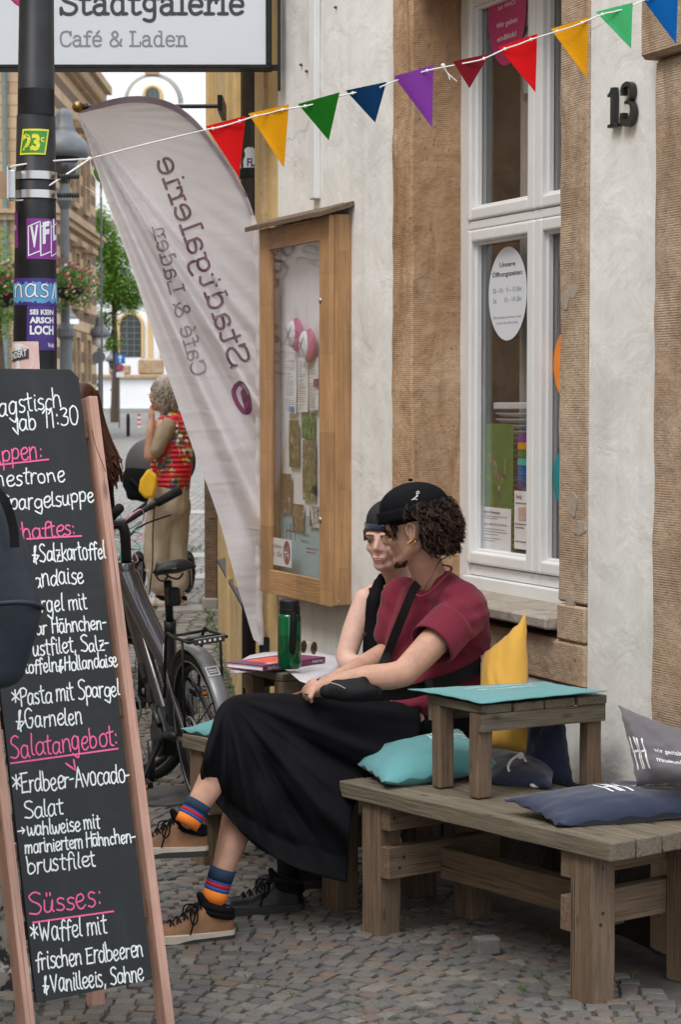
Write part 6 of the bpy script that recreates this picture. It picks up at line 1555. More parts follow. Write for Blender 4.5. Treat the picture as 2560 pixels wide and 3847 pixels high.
# ================================================================== CUSHIONS
def pillow(name, P00, P10, P11, P01, th, mat, label, up=None, seed=0, parent_print=None, wr=.009, group=None, cat="cushion", sag=0):
    P00, P10, P11, P01 = map(Vector, (P00, P10, P11, P01))
    n = (P10 - P00).cross(P01 - P00).normalized()
    if up is not None and n.dot(Vector(up)) < 0: n = -n
    def pr(q): q = min(1, max(0, abs(2*q - 1))); return max(0, 1 - q ** 2.6) ** .62
    def base(u, v):
        # edges pull in between the corners
        k = .035; uu = u + k * (1 - 2*u) * (4*v*(1-v)); vv = v + k * (1 - 2*v) * (4*u*(1-u))
        return P00.lerp(P10, uu).lerp(P01.lerp(P11, uu), vv)
    cs_, sn_ = math.cos(seed*1.7), math.sin(seed*1.7)
    def top(u, v, s=1):
        b = base(u, v); h = th/2 * pr(u) * pr(v)
        w = wr * mnoise.noise(Vector((u*4 + seed, v*4, seed*.7))) * (1 - abs(2*u-1)**4)*(1-abs(2*v-1)**4) + .3*wr*mnoise.noise(Vector((u*13 + seed, v*11, s))) + .5*wr*math.sin((u*cs_ + v*sn_)*34 + 3*mnoise.noise(Vector((u*3, v*3, seed))))*max(0, mnoise.noise(Vector((u*2.5, v*2.5, seed + 9))))
        kk = .12 if th < .02 else 1; ed = .005*kk*math.sin(u*31+seed)*(abs(2*v-1) > .98) + .005*kk*math.sin(v*29+seed)*(abs(2*u-1) > .98)
        return b + n * (s*(h + w*(h > 1e-5)) + ed + .0012*s)
    N = 26; mb = MB()
    mb.grid(lambda u, v: top(u, v, 1), N, N); mb.grid(lambda u, v: top(u, v, -1), N, N)
    o_ = (N+1)*(N+1); q = lambda i, j: j*(N+1)+i
    bd = [q(i, 0) for i in range(N)] + [q(N, j) for j in range(N)] + [q(i, N) for i in range(N, 0, -1)] + [q(0, j) for j in range(N, 0, -1)]
    mb.add([], []); 
    for a, b in zip(bd, bd[1:] + bd[:1]): mb.f.append([a, b, o_ + b, o_ + a]); mb.m.append(0)
    rt = thing(name, (P00 + P10 + P11 + P01)/4 - Vector((0, 0, th/2)), label, cat, group)
    build("cover", mb, mat, parent=rt, smooth=True)
    def fn(sw, sh, u0, v0, flipu=False):
        def f(a, b):
            u, v = u0 + a/sw, v0 + b/sh; p = top(u, v, 1); du = top(u + .01, v, 1) - p; dv = top(u, v + .01, 1) - p; nn = du.cross(dv).normalized()
            if nn.dot(n) < 0: nn = -nn
            return p, nn
        return f
    return rt, fn
def hho(rt, f, s, mat="print_white"):
    mb = MB(); write(mb, HAND, "HHO", f, .016*s, .009*s, (0, 0), fitw=.11*s, lift=.0012); build("lettering", mb, mat, parent=rt, recalc=False)
    mb = MB(); text_mesh(mb, "wir gestalten", f, .022*s, (.13*s, .075*s), fitw=.16*s, lift=.0014, bold=.01); text_mesh(mb, "miteinander", f, .022*s, (.13*s, .03*s), fitw=.14*s, lift=.0014, bold=.01); build("lettering", mb, mat, parent=rt, recalc=False)
Z = lambda p, z: Vector((p[0], p[1], z))
C = Vector((.262, 6.50, 0)); ax = Vector((.93, .36, 0)); ay = Vector((-.36, .93, 0))
rt, f = pillow("seat_cushion", Z(C - ax*.20 - ay*.15, .478), Z(C + ax*.21 - ay*.13, .498), Z(C + ax*.19 + ay*.17, .575), Z(C - ax*.19 + ay*.16, .50), .10, "teal_cloth", "plump teal cushion squeezed beside the man on the right bench", up=(0, 0, 1), seed=1)
hho(rt, f(.40, .30, .60, .55), .5)
C = Vector((.79, 5.905, 0)); ax = Vector((.95, .31, 0)); ay = Vector((-.42, .90, 0))
rt, f = pillow("seat_cushion", Z(C - ax*.27 - ay*.13, .468), Z(C + ax*.27 - ay*.16, .49), Z(C + ax*.25 + ay*.16, .515), Z(C - ax*.31 + ay*.10, .505), .080, "navy_cloth", "navy blue cushion with white print at the bench's right end", up=(0, 0, 1), seed=2)
hho(rt, f(.54, .30, .42, .42), .85)
rt, f = pillow("seat_cushion", D(1465, 1808, 5.92), D(1660, 1808, 5.72), D(1610, 1690, 5.90), D(1424, 1622, 6.07), .10, "grey_cloth", "grey cushion with white print leaning on the wall at the right edge", up=(0, -1, 0), seed=3, wr=.012)
hho(rt, f(.30, .24, .10, .18), .8)
rt, f = pillow("seat_cushion", D(1100, 1722, 6.62), D(1228, 1745, 6.50), D(1211, 1412, 6.74), D(1108, 1508, 6.76), .11, "yellow_cloth", "mustard yellow cushion standing on its edge beside the man's back", up=(-.3, -1, 0), seed=4)
rt2, f2 = pillow("seat_cushion", D(1130, 1725, 6.72), D(1221, 1722, 6.62), D(1222, 1530, 6.74), D(1150, 1480, 6.84), .05, "yellow_cloth", "back fold of the yellow drawstring sack behind the yellow cushion", up=(-.3, -1, 0), seed=14) if 0 else (None, None)
mb = MB(); mb.tube(cr_pts([D(1192, 1738, 6.40), D(1176, 1750, 6.38), D(1170, 1768, 6.37), D(1182, 1788, 6.36), D(1208, 1802, 6.33), D(1228, 1806, 6.33), D(1222, 1788, 6.36), D(1216, 1765, 6.4), D(1206, 1742, 6.42)], 6), .004, 8)
mb.lathe(D(1198, 1738, 6.41), [(.009, 0), (.012, .002), (.009, .004)], 14, (0, -1, 0))
build("drawcord", mb, "twine", parent=rt, smooth=True)
mb = MB(); mb.ell(D(1233, 1806, 6.31), (.018, .012, .009), 10, 6); build("drawcord_end", mb, "twine", parent=rt, smooth=True)
rt, f = pillow("seat_cushion", D(1205, 1806, 6.50), D(1322, 1806, 6.40), D(1300, 1655, 6.50), D(1215, 1655, 6.58), .09, "navy_cloth", "dark navy cushion standing against the wall behind the small table", up=(-.3, -1, 0), seed=5)
rt, f = pillow("seat_cushion", Z(DG(1125, 1800, .47), .475), Z(DG(1270, 1812, .47), .475), Z(DG(1290, 1768, .47), .50), Z(DG(1120, 1765, .47), .50), .07, "navy_cloth", "navy cushion lying flat under the yellow one on the bench", up=(0, 0, 1), seed=6)
C = A2 + e2*.17 + m2*.2
rt, f = pillow("seat_cushion", Z(C - e2*.17 - m2*.20, .468), Z(C + e2*.24 - m2*.19, .472), Z(C + e2*.24 + m2*.18, .515), Z(C - e2*.17 + m2*.18, .515), .075, "teal_cloth", "teal cushion on the far left end of the couple's bench", up=(0, 0, 1), seed=7)
# flat teal cover on the small table
a, b, c, d_ = T2 - td1*.03 - td2*.02, T2 + td2*.44 - td1*.02, T2 + td2*.42 + td1*.26, T2 + td1*.33 - td2*.04
rt, f = pillow("flat_cushion", Z(a, .748), Z(b, .752), Z(c, .750), Z(d_, .750), .014, "teal_cloth", "flat teal cushion cover with white print spread on the small table", up=(0, 0, 1), seed=8, wr=.002)
mb = MB(); g = f(.44, .30, .55, .85)
text_mesh(mb, "wir gestalten miteinander", lambda p, q: f(.44, .30, .78, .72)(-p, -q), .02, fitw=.24, lift=.001); text_mesh(mb, "Stadtgalerie Café", lambda p, q: f(.44, .30, .72, .58)(-p, -q), .02, fitw=.2, lift=.001); build("lettering", mb, "print_white", parent=rt, recalc=False)

# ================================================================== THINGS ON THE LEFT TABLE
zt2 = Q2.z
def TT(x, y, z=None): return DG(x, y, zt2 if z is None else z)
P = [TT(x, y, zt2 + .004) for x, y in ((526, 1549), (560, 1537), (640, 1542), (660, 1544), (706, 1577), (738, 1560), (792, 1532), (784, 1508), (690, 1500), (575, 1508))]
P[0].z += .0; P[4] = D(706, 1573, P[4].y - .02); 
ct = thing("grey_cloth_cover", P[1], "pale grey cloth lying over the small table under bottle and book", "cloth")
c = sum(P, Vector()) / len(P); mb = MB(); ring = cr_pts(P, 3, closed=True); n = len(ring)
vs = [c]; 
for k in (.5, .8, 1.0):
    for q in ring: w = c.lerp(q, k); w = w + Vector((0, 0, .003*math.sin(w.x*60)*k)); vs.append(w)
fs = [(0, 1+i, 1+(i+1) % n) for i in range(n)]
for k in (0, 1):
    for i in range(n): fs.append((1+k*n+i, 1+k*n+(i+1) % n, 1+(k+1)*n+(i+1) % n, 1+(k+1)*n+i))
mb.add(vs, fs); o = build("cloth", mb, "flag_cloth", parent=ct, smooth=True); sm = o.modifiers.new("s", 'SOLIDIFY'); sm.thickness = .002
# book
b0, b1 = TT(605, 1545, zt2 + .01), TT(748, 1524, zt2 + .01); b2 = TT(558, 1530, zt2 + .01)
bx = (b1 - b0); bL = bx.length; bx.normalize(); by = Vector((-bx.y, bx.x, 0)); by = by if by.dot(b2 - b0) > 0 else -by; bw = .16
bk = thing("book", b0 + bx*bL/2 + by*bw/2, "purple and orange theatre programme book lying under the green bottle", "book")
BKF = Fr(b0, bx, by, (0, 0, 1)); bz = 0
build("pages", MB().box(BKF, .003, bL - .003, .003, bw - .003, .003, .016), "paper_white", parent=bk)
build("cover", MB().box(BKF, 0, bL, 0, bw, .0162, .019).box(BKF, 0, bL, 0, bw, 0, .0028).box(BKF, 0, bL, -.0015, .0001, 0, .019), "book_purple", parent=bk)
mb = MB(); r = random.Random(2)
for i in range(5):
    for j in range(2):
        if r.random() < .92: a = .03 + i*.036; b = .03 + j*.055; mb.box(BKF, a, a + .033, b, b + .05, .0192, .0196)
build("cover_print", mb, "book_orange", parent=bk)
mb = MB(); fsp = flatfn(b0 - by*.0016 + Vector((0, 0, .004)), bx, (0, 0, 1), -by); text_mesh(mb, "THEATER OSNABRÜCK", fsp, .010, (.02, 0), fitw=.105, bold=.02, lift=.0008); text_mesh(mb, "SPIELZEIT 2020/21", fsp, .008, (bL - .07, .001), fitw=.06, lift=.0008, bold=.01); build("lettering", mb, "print_white", parent=bk, recalc=False)
mb = MB(); ft = flatfn(b0 + Vector((0, 0, .0199)), bx, by, (0, 0, 1)); text_mesh(mb, "SPIELZEIT HEFT", ft, .018, (.04, .01), fitw=.16, bold=.03); build("lettering", mb, "print_white", parent=bk, recalc=False)
# bottle
bc = DG(666, 1540, zt2 + .022); bc = Vector((bc.x, bc.y + .03, zt2 + .022))
bo = thing("water_bottle", bc, "translucent green sports bottle with black lid and strap on the table", "bottle")
r_ = 27.5 * K * bc.y / 8000; Hb = D(664, 1380, bc.y).z - bc.z
build("body", MB().lathe(bc, [(r_*.86, .0), (r_*.97, .008), (r_, .02), (r_, Hb*.74), (r_*.93, Hb*.79), (r_*.82, Hb*.80)], 28), "bottle_green", parent=bo, smooth=True)
build("water", MB().lathe(bc + Vector((0, 0, .006)), [(r_*.8, 0), (r_*.92, .012), (r_*.92, Hb*.44), (r_*.92, Hb*.4405)], 24), "leaf_green" if 0 else "pennant_green", parent=bo)
build("lid", MB().lathe(bc, [(r_*.86, Hb*.80), (r_*.88, Hb*.87), (r_*.84, Hb*.875), (r_*.86, Hb*.985), (r_*.8, Hb)], 28), "plastic_black", parent=bo, smooth=False)
a0 = bc + Vector((r_*.35, -r_*1.02, Hb*.84)); mb = MB(); mb.tube(cr_pts([a0, a0 + Vector((0, -.012, -.04)), a0 + Vector((-.003, -.010, -.12)), a0 + Vector((.002, -.004, -Hb*.56))], 4), .010, 6, flat=.18, up=(0, 1, 0)); build("strap", mb, "black_web", parent=bo, smooth=True)
mb = MB(); mb.tube([a0 + Vector((.018, -.003, .02)), a0 + Vector((.02, .0, -.03))], .004, 6); build("lid_clip", mb, "plastic_black", parent=bo)
# sunglasses
sgx = D(712, 1488, bc.y + .05); sgl = thing("sunglasses", sgx - Vector((0, 0, .02)), "round wire sunglasses standing behind the book near the woman", "sunglasses")
for (x, y) in ((699, 1488), (723, 1491)):
    c = D(x, y, bc.y + .05); w = [c + Vector((.010*math.cos(t), .012*math.cos(t), .021*math.sin(t))) for t in [i*6.283/18 for i in range(18)]]
    build("rim", MB().tube(w, .0012, 6, closed=True), "gold", parent=sgl); build("lens", MB().poly3(w, Vector((.012, -.010, 0))*.05), "lens_dark", parent=sgl)
build("temple", MB().tube([D(705, 1478, bc.y + .05), D(716, 1478, bc.y + .05), D(735, 1500, bc.y + .08)], .001, 5), "gold", parent=sgl)
# brown leather wallet / notebook behind the man's hand
p = D(718, 1600, 6.62); wl = build("leather_notebook", MB().poly3([D(655, 1604, 6.6), D(700, 1590, 6.6), D(735, 1585, 6.62), D(735, 1612, 6.62), D(690, 1610, 6.6)], (0, .03, 0)), "leather_brown", bevel=.003); setp(wl, label="brown leather notebook under the man's hands", category="notebook")

# ================================================================== E-BIKE
Rr = Vector((-.49, 8.12, gz(8.1))); bf_ = Vector((-.36, .933, 0)).normalized(); bl_ = Vector((-bf_.y, bf_.x, 0)); LEAN = R(6.5)
bup = (Vector((0, 0, 1)) * math.cos(LEAN) + bl_ * math.sin(LEAN)).normalized(); blt_ = bup.cross(bf_)
if blt_.dot(bl_) < 0: blt_ = -blt_
def K3(x, y, z): return Rr + bf_*x + blt_*y + bup*z
STR = R(30)
def ST(x, y, z, STR=R(30)):
    a = .86 + (.955 - z)*.19; dx = x - a; return (a + dx*math.cos(STR) - y*math.sin(STR), dx*math.sin(STR) + y*math.cos(STR), z)
bike = thing("bicycle", Rr + bf_*.5, "dark grey electric bicycle on its kickstand between the chalkboard and bench", "bicycle")
WR = .335
def wheel(x, turn=0):
    c = K3(*(ST(x, 0, WR) if turn else (x, 0, WR))); f = (bf_*math.cos(turn) + blt_*math.sin(turn)).normalized(); ax = f.cross(bup).normalized()
    pt_ = lambda r, a: c + f*math.cos(a)*r + bup*math.sin(a)*r
    tyre = build("wheel", MB().tube([pt_(WR-.026, i*6.2832/56) for i in range(56)], .026, 12, closed=True), "rubber", parent=bike, smooth=True)
    build("rim", MB().tube([pt_(WR-.062, i*6.2832/56) for i in range(56)], .013, 8, closed=True), "plastic_black", parent=tyre, smooth=True)
    build("tyre_stripe", MB().tube([pt_(WR-.038, i*6.2832/56) - ax*.0235 for i in range(56)], .003, 5, closed=True), "steel" if 0 else "lamp_grey", parent=tyre)
    mb = MB()
    for i in range(28):
        a = i*6.2832/28; s_ = 1 if i % 2 else -1; mb.tube([c + ax*.03*s_ + (pt_(.03, a + (1.2 if i % 4 < 2 else -1.2)) - c), pt_(WR-.062, a)], .0012, 4, caps=False)
    build("spokes", mb, "dark_metal", parent=tyre, recalc=False, kind='stuff')
    build("hub", MB().tube([c - ax*.05, c + ax*.05], .03, 14), "plastic_black", parent=tyre)
    mb = MB(); d0 = c - ax*.045
    for r_ in (.05, .085): mb.tube([d0 + (pt_(r_, i*6.2832/30) - c) for i in range(30)], .005, 5, closed=True)
    for i in range(10): mb.tube([d0 + (pt_(.03, i*.6283) - c), d0 + (pt_(.085, i*.6283+.3) - c)], .003, 4)
    build("brake_disc", mb, "lamp_grey", parent=tyre)
    return c, f, ax, pt_
FX = .985
rc_, rf_, rax, rpt = wheel(0); fc_, ff_, fax, fpt = wheel(FX, STR)
def fender(pt_, ax, a0, a1, mat, w=.033):
    mb = MB(); 
    def g(u, v):
        a = lerp(a0, a1, u); k = lerp(-1, 1, v); return pt_(WR + .022 - .012*abs(k)**2.5, a) + ax*w*k
    mb.grid(g, 40, 8); o = build("fender", mb, mat, parent=bike, smooth=True); s = o.modifiers.new("s", 'SOLIDIFY'); s.thickness = .003
    return o
fender(rpt, rax, R(20), R(188), "bike_fender"); fender(fpt, fax, R(-10+0), R(120), "bike_fender") if 0 else fender(fpt, fax, R(50), R(185), "bike_fender")
def bt3(name, pts, r, mat="bike_paint", n=14, flat=1, **kw):
    P = [K3(*p) for p in pts]; P = cr_pts(P, 5) if len(P) > 2 else P
    if isinstance(r, list):
        m = len(P); rr = [lerp(r[int(i*(len(r)-1)/(m-1))], r[min(len(r)-1, int(i*(len(r)-1)/(m-1))+1)], (i*(len(r)-1)/(m-1)) % 1) for i in range(m)]
    else: rr = r
    return build(name, MB().tube(P, rr, n, flat=flat, up=blt_), mat, parent=bike, smooth=True, **kw)
bt3("frame_tube", [(.86, 0, .90), (.80, 0, .76), (.62, 0, .50), (.46, 0, .29)], [.036, .058, .062, .05], flat=.75)
bt3("frame_tube", [(.86, 0, .90), (.74, 0, .80), (.52, 0, .66), (.34, 0, .56)], [.042, .040, .036, .03], flat=1.25)
bt3("frame_tube", [(.29, 0, .74), (.36, 0, .52), (.44, 0, .28)], [.024, .026, .03])
for s_ in (-1, 1):
    bt3("chain_stay", [(.44, .035*s_, .28), (.3, .055*s_, .30), (.0, .065*s_, WR)], .012)
    bt3("seat_stay", [(.34, .022*s_, .56), (.2, .05*s_, .5), (.0, .065*s_, WR)], .010)
    bt3("fork_leg", [ST(*q) for q in [(FX - .10, .055*s_, .72), (FX - .05, .055*s_, .52), (FX, .06*s_, WR)]], [.02, .019, .024], "plastic_black")
bt3("fork_crown", [ST(*q) for q in [(FX - .10, -.07, .74), (FX - .10, .07, .74)]], .028, "plastic_black")
bt3("head_tube", [(.90, 0, .74), (.855, 0, .955)], .036, "bike_paint")
bt3("stem", [ST(*q, R(52)) for q in [(.855, 0, .955), (.83, 0, 1.08), (.84, 0, 1.12)]], .022, "plastic_black")
bt3("handlebar", [ST(*q, R(52)) for q in [(.70, .31, 1.20), (.77, .24, 1.17), (.85, .10, 1.12), (.86, 0, 1.11), (.85, -.10, 1.12), (.77, -.24, 1.17), (.70, -.31, 1.20)]], .013, "plastic_black")
for s_ in (-1, 1):
    bt3("grip", [ST(*q, R(52)) for q in [(.76, .245*s_, 1.172), (.68, .335*s_, 1.212)]], [.018, .02], "rubber")
    bt3("brake_lever", [ST(*q, R(52)) for q in [(.82, .18*s_, 1.15), (.84, .24*s_, 1.14), (.80, .31*s_, 1.15)]], .006, "dark_metal")
build("display", MB().box(Fr(K3(*ST(.80, .12, 1.13, R(52))), bf_, blt_, bup), -.03, .03, -.03, .03, 0, .02), "lens_dark", parent=bike, bevel=.005)
build("bell", MB().ell(K3(*ST(.80, .17, 1.165, R(52))), (.02, .02, .015), 12, 8), "silver", parent=bike, smooth=True)
for i, (m, pts) in enumerate((("cable_pink", [(262, 1225), (290, 1195), (322, 1172), (328, 1195), (300, 1222), (262, 1232)]), ("cable_teal", [(262, 1222), (262, 1195), (266, 1165), (276, 1190), (268, 1215)]), ("cable_teal", [(262, 1230), (300, 1215), (322, 1200), (320, 1215), (295, 1225)]), ("cable_pink", [(262, 1232), (310, 1225), (326, 1235), (310, 1243), (270, 1238)]),
        ("cable_teal", [(265, 1236), (300, 1240), (322, 1262), (300, 1262), (275, 1245)]), ("cable_pink", [(262, 1240), (300, 1262), (315, 1290), (296, 1292), (270, 1262), (262, 1242)]), ("cable_teal", [(262, 1240), (276, 1280), (274, 1325)]))):
    Y0 = K3(.93, .1, .9).y + .05; build("cable_loop", MB().tube(cr_pts([D(x + 2, y, Y0 - .04*math.sin(j*1.3 + i)) for j, (x, y) in enumerate(pts)], 6), .0028, 6), m, parent=bike, smooth=True)
bt3("brake_cable", [(.80, .2, 1.13), (.93, .08, 1.0), (.90, .04, .85), (.86, .04, .72)], .004, "plastic_black"); bt3("brake_cable", [(.80, -.2, 1.13), (.97, -.06, 1.05), (.95, .05, .8), (FX-.02, .07, .5)], .004, "plastic_black")
bt3("headlight", [(.93, 0, .93), (.97, 0, .935)], .03, "plastic_black")
bt3("seat_post", [(.29, 0, .74), (.25, 0, .92)], .016, "plastic_black"); bt3("seat_clamp", [(.30, 0, .70), (.285, 0, .76)], .024, "plastic_black")
# saddle
mb = MB()
def sadf(u, v):
    x = lerp(.10, .38, u); w = .075*(1-u)**1.1 + .018 + .012*math.exp(-((u-.1)/.12)**2); a = v*2*math.pi
    zz = .975 + .012*math.cos(u*4.5) + .01*(1-u); e = (1 - (2*u-1)**8)**.5 if abs(2*u-1) < 1 else 0
    return K3(x, math.cos(a)*w*max(e, .02), zz + math.sin(a)*.022*max(e, .02) - (.02*abs(math.cos(a))**3))
mb.grid(sadf, 24, 18); sad = build("saddle", mb, "plastic_black", parent=bike, smooth=True, weld=True)
bt3("saddle_rail", [(.13, .03, .955), (.2, .03, .93), (.3, .025, .93), (.36, .01, .955)], .004, "dark_metal"); bt3("saddle_rail", [(.13, -.03, .955), (.2, -.03, .93), (.3, -.025, .93), (.36, -.01, .955)], .004, "dark_metal")
build("tail_pack", MB().box(Fr(K3(.2, 0, .86), bf_, blt_, bup), -.03, .02, -.025, .025, -.03, .04), "plastic_black", parent=bike, bevel=.008)
mb = MB(); fsd = lambda a, b: (K3(.30 - a, .062 - .0*a, .972 + b), blt_); text_mesh(mb, "SELLE ROYAL", fsd, .010, (0, -.004), fitw=.06, bold=.03, lift=.012); build("lettering", mb, "print_white", parent=sad, recalc=False)
# motor, crank, pedals
build("motor", MB().poly3([K3(x, .05, z) for x, z in ((.38, .30), (.41, .20), (.50, .19), (.57, .27), (.54, .38), (.45, .40))], blt_*-.1), "plastic_black", parent=bike, bevel=.012, bseg=2)
build("chainring_guard", MB().tube([K3(.46, .052, .27), K3(.46, .066, .27)], .075, 28), "dark_metal", parent=bike, bevel=.003)
bt3("crank_arm", [(.46, .085, .27), (.475, .095, .10)], [.017, .012], "dark_metal"); bt3("crank_arm", [(.46, -.085, .27), (.445, -.095, .43)], [.017, .012], "dark_metal")
def pedal(x, y, z):
    fr = Fr(K3(x, y, z), bf_, blt_, bup); mb = MB()
    mb.box(fr, -.05, .05, -.05, -.036, -.014, .014).box(fr, -.05, .05, .036, .05, -.014, .014).box(fr, -.05, -.036, -.036, .036, -.014, .014).box(fr, .036, .05, -.036, .036, -.014, .014).box(fr, -.036, .036, -.010, .010, -.01, .01)
    p = build("pedal", mb, "plastic_black", parent=bike, bevel=.003)
    mb = MB().box(fr, -.054, -.0505, -.025, .025, -.007, .007); build("reflector", mb, "reflector_orange", parent=p)
pedal(.478, .155, .095); pedal(.443, -.155, .435)
bt3("kickstand", [(.30, .07, .30), (.33, .10, .26), (.30, .26, .012)], [.016, .012, .009], "plastic_black"); bt3("kickstand_bracket", [(.14, .07, .33), (.3, .07, .31)], .016, "plastic_black")
# battery lock, light, rack
for (x, z, h, w) in ((.60, .52, .07, .03), (.54, .42, .05, .03)): build("battery_lock", MB().box(Fr(K3(x, .045, z), (bf_*.5 + bup*.86), blt_, bup), -h/2, h/2, -.005, .016, -w/2, w/2), "plastic_black", parent=bike, bevel=.004)
build("key_plug", MB().lathe(K3(.565, .062, .455), [(.012, 0), (.012, .006)], 12, blt_), "silver", parent=bike)
build("maker_label", MB().box(Fr(K3(.325, .026, .63), (bup - bf_*.35), blt_, bf_), -.04, .04, 0, .002, -.012, .012), "paper_white", parent=bike)
bt3("pump", [(.50, .05, .40), (.40, .06, .34)], .012, "dark_metal"); 
bt3("carrier_tube", [(.24, .07, .47), (.1, .075, .72), (.0, .075, .735), (-.2, .075, .735)], .006, "plastic_black"); bt3("carrier_tube", [(.24, -.07, .47), (.1, -.075, .72), (.0, -.075, .735), (-.2, -.075, .735)], .006, "plastic_black")
for x in (-.2, -.12, .04): bt3("carrier_bar", [(x, -.075, .735), (x, .075, .735)], .006, "plastic_black")
for s_ in (-1, 1): bt3("carrier_strut", [(-.12, .075*s_, .735), (-.02, .08*s_, WR)], .005, "plastic_black"); bt3("fender_stay", [(-.30, .035*s_, .52), (0, .07*s_, WR)], .003, "dark_metal")
build("rear_light", MB().box(Fr(K3(-.215, 0, .735), bf_, blt_, bup), -.012, .0, -.06, .06, -.012, .012), "lens_dark", parent=bike, bevel=.003)
mb = MB(); [mb.box(Fr(K3(-.228, y, .735), bf_, blt_, bup), -.002, .002, -.004, .004, -.004, .004) for y in (-.04, -.02, 0, .02, .04)]; build("light_diodes", mb, "print_white", parent=bike)
q = rpt(WR + .03, R(150)); dq = (q - rc_).normalized(); tq = dq.cross(rax).normalized(); build("rear_reflector", MB().box(Fr(rpt(WR + .025, R(172)), dq, rax, dq.cross(rax)), 0, .02, -.028, .028, -.04, .04), "reflector_red", parent=bike, bevel=.004)
q = rpt(WR + .0215, R(128)); dq = (q - rc_).normalized(); tq = dq.cross(rax).normalized()
mb = MB(); w_ = .022
for a, b in (((-w_, -w_), (w_, -w_)), ((w_, -w_), (w_, w_)), ((w_, w_), (-w_, w_)), ((-w_, w_), (-w_, -w_)), ((-w_*.7, .004), (w_*.7, .004)), ((-w_*.7, -.006), (w_*.7, -.006))): mb.tube([q + dq*.003 + rax*a[0] + tq*a[1], q + dq*.003 + rax*b[0] + tq*b[1]], .0012, 4)
build("fender_label", mb, "print_white", parent=bike)

# ================================================================== PEOPLE
def cap(mb, a, b, *more):
    """chain of (x,y,Y,r) in photo measure"""
    pts = [a, b] + list(more)
    for p, q in zip(pts, pts[1:]): mb.caps2(D(*p[:3]), D(*q[:3]), p[3], q[3], 14)
def rotf(f, up=(0, 0, 1)):
    f = Vector(f).normalized(); u = Vector(up); s = u.cross(f).normalized(); u = f.cross(s); return Matrix((f, s, u)).transposed()
def ellf(mb, c, f, r, up=(0, 0, 1), n=20, m=14): mb.ell(c, r, n, m, rotf(f, up))
def folds(amp, sc, seed=0, k=1.0):
    return lambda p: amp * (mnoise.noise(Vector((p.x*sc + seed, p.y*sc, p.z*sc*k))) + .5*mnoise.noise(Vector((p.x*sc*2.3, p.y*sc*2.3 + seed, p.z*sc*2.3*k))))
def crease(amp, d, sc, seed=0):
    """folds running across direction d"""
    d = Vector(d).normalized()
    def f(p):
        w = mnoise.noise(p*3 + Vector((seed, 0, 0))); return amp * math.sin(p.dot(d)*sc + w*5) * max(0, mnoise.noise(p*4 + Vector((0, seed, 3))) + .35)
    return f
def head_parts(root, c, f, s=1.0, up=(0, 0, 1), lid="skin", lips=True, open_=False):
    """eyes, brows and lips on the face of a head centred at c looking along f"""
    M = rotf(f, up); P = lambda a, b, z: c + M @ Vector((a*s, b*s, z*s))
    for sg in (-1, 1):
        build("eye", MB().ell(P(.083, .030*sg, .004), (.008*s, .013*s, .006*s), 12, 8, M), "eye_white" if open_ else "eye_dark", parent=root, smooth=True)
        if open_: build("iris", MB().ell(P(.089, .029*sg, .004), (.003*s, .006*s, .005*s), 10, 8, M), "eye_dark", parent=root, smooth=True)
        build("eyelid", MB().tube([P(.089, (.030 + k)*sg, .011 - 9*k*k) for k in (-.015, -.008, 0, .008, .015)], [.001, .0026, .003, .0026, .001], 6), "brow", parent=root, smooth=True)
        build("eyebrow", MB().tube([P(.094 - 10*k*k, (.031 + k)*sg, .026 - 6*k*k) for k in (-.018, -.009, 0, .010, .02)], [.0014, .003, .003, .0024, .001], 6), "brow", parent=root, smooth=True)
    if lips:
        for dz, r_ in ((-.052, .0024), (-.0575, .0030)): build("lip", MB().tube([P(.0955 - 12*k*k, k, dz + 3*k*k*(1 if dz > -.055 else 2)) for k in (-.022, -.012, 0, .012, .022)], [.001, r_*.9, r_, r_*.9, .001], 8), "lips", parent=root, smooth=True)
plain("eye_white", (.36, .33, .31), .25)
def head_body(mb, c, f, s=1.0, up=(0, 0, 1), male=False):
    M = rotf(f, up); P = lambda a, b, z: c + M @ Vector((a*s, b*s, z*s))
    mb.ell(P(-.012, 0, .035), (.092*s, .074*s, .088*s), 22, 16, M)
    mb.ell(P(.025, 0, -.012), (.066*s, .060*s, .080*s), 20, 14, M)
    mb.caps2(P(.045, 0, -.062), P(.066, 0, -.082), .036*s, .020*s)      # jaw and chin
    for sg in (-1, 1):
        mb.caps2(P(-.005, .048*sg, -.04), P(.055, .018*sg, -.078), .022*s, .018*s); mb.ell(P(.062, .036*sg, -.018), (.022*s, .022*s, .022*s), 12, 8, M)
        mb.caps2(P(.078, .016*sg, .026), P(.070, .045*sg, .024), .013*s, .012*s)
        mb.ell(P(-.008, .074*sg, -.004), (.019*s, .009*s, .034*s), 12, 10, M)
    mb.caps2(P(.085, 0, .018), P(.102 + .005*male, 0, -.018), .0085*s, .0095*s); mb.caps2(P(.092, -.009, -.024), P(.092, .009, -.024), .007*s, .007*s)
    mb.caps2(P(.083, -.012, -.055), P(.083, .012, -.055), .0125*s, .0125*s); mb.caps2(P(.074, -.008, -.082), P(.074, .008, -.082), .014*s, .014*s)
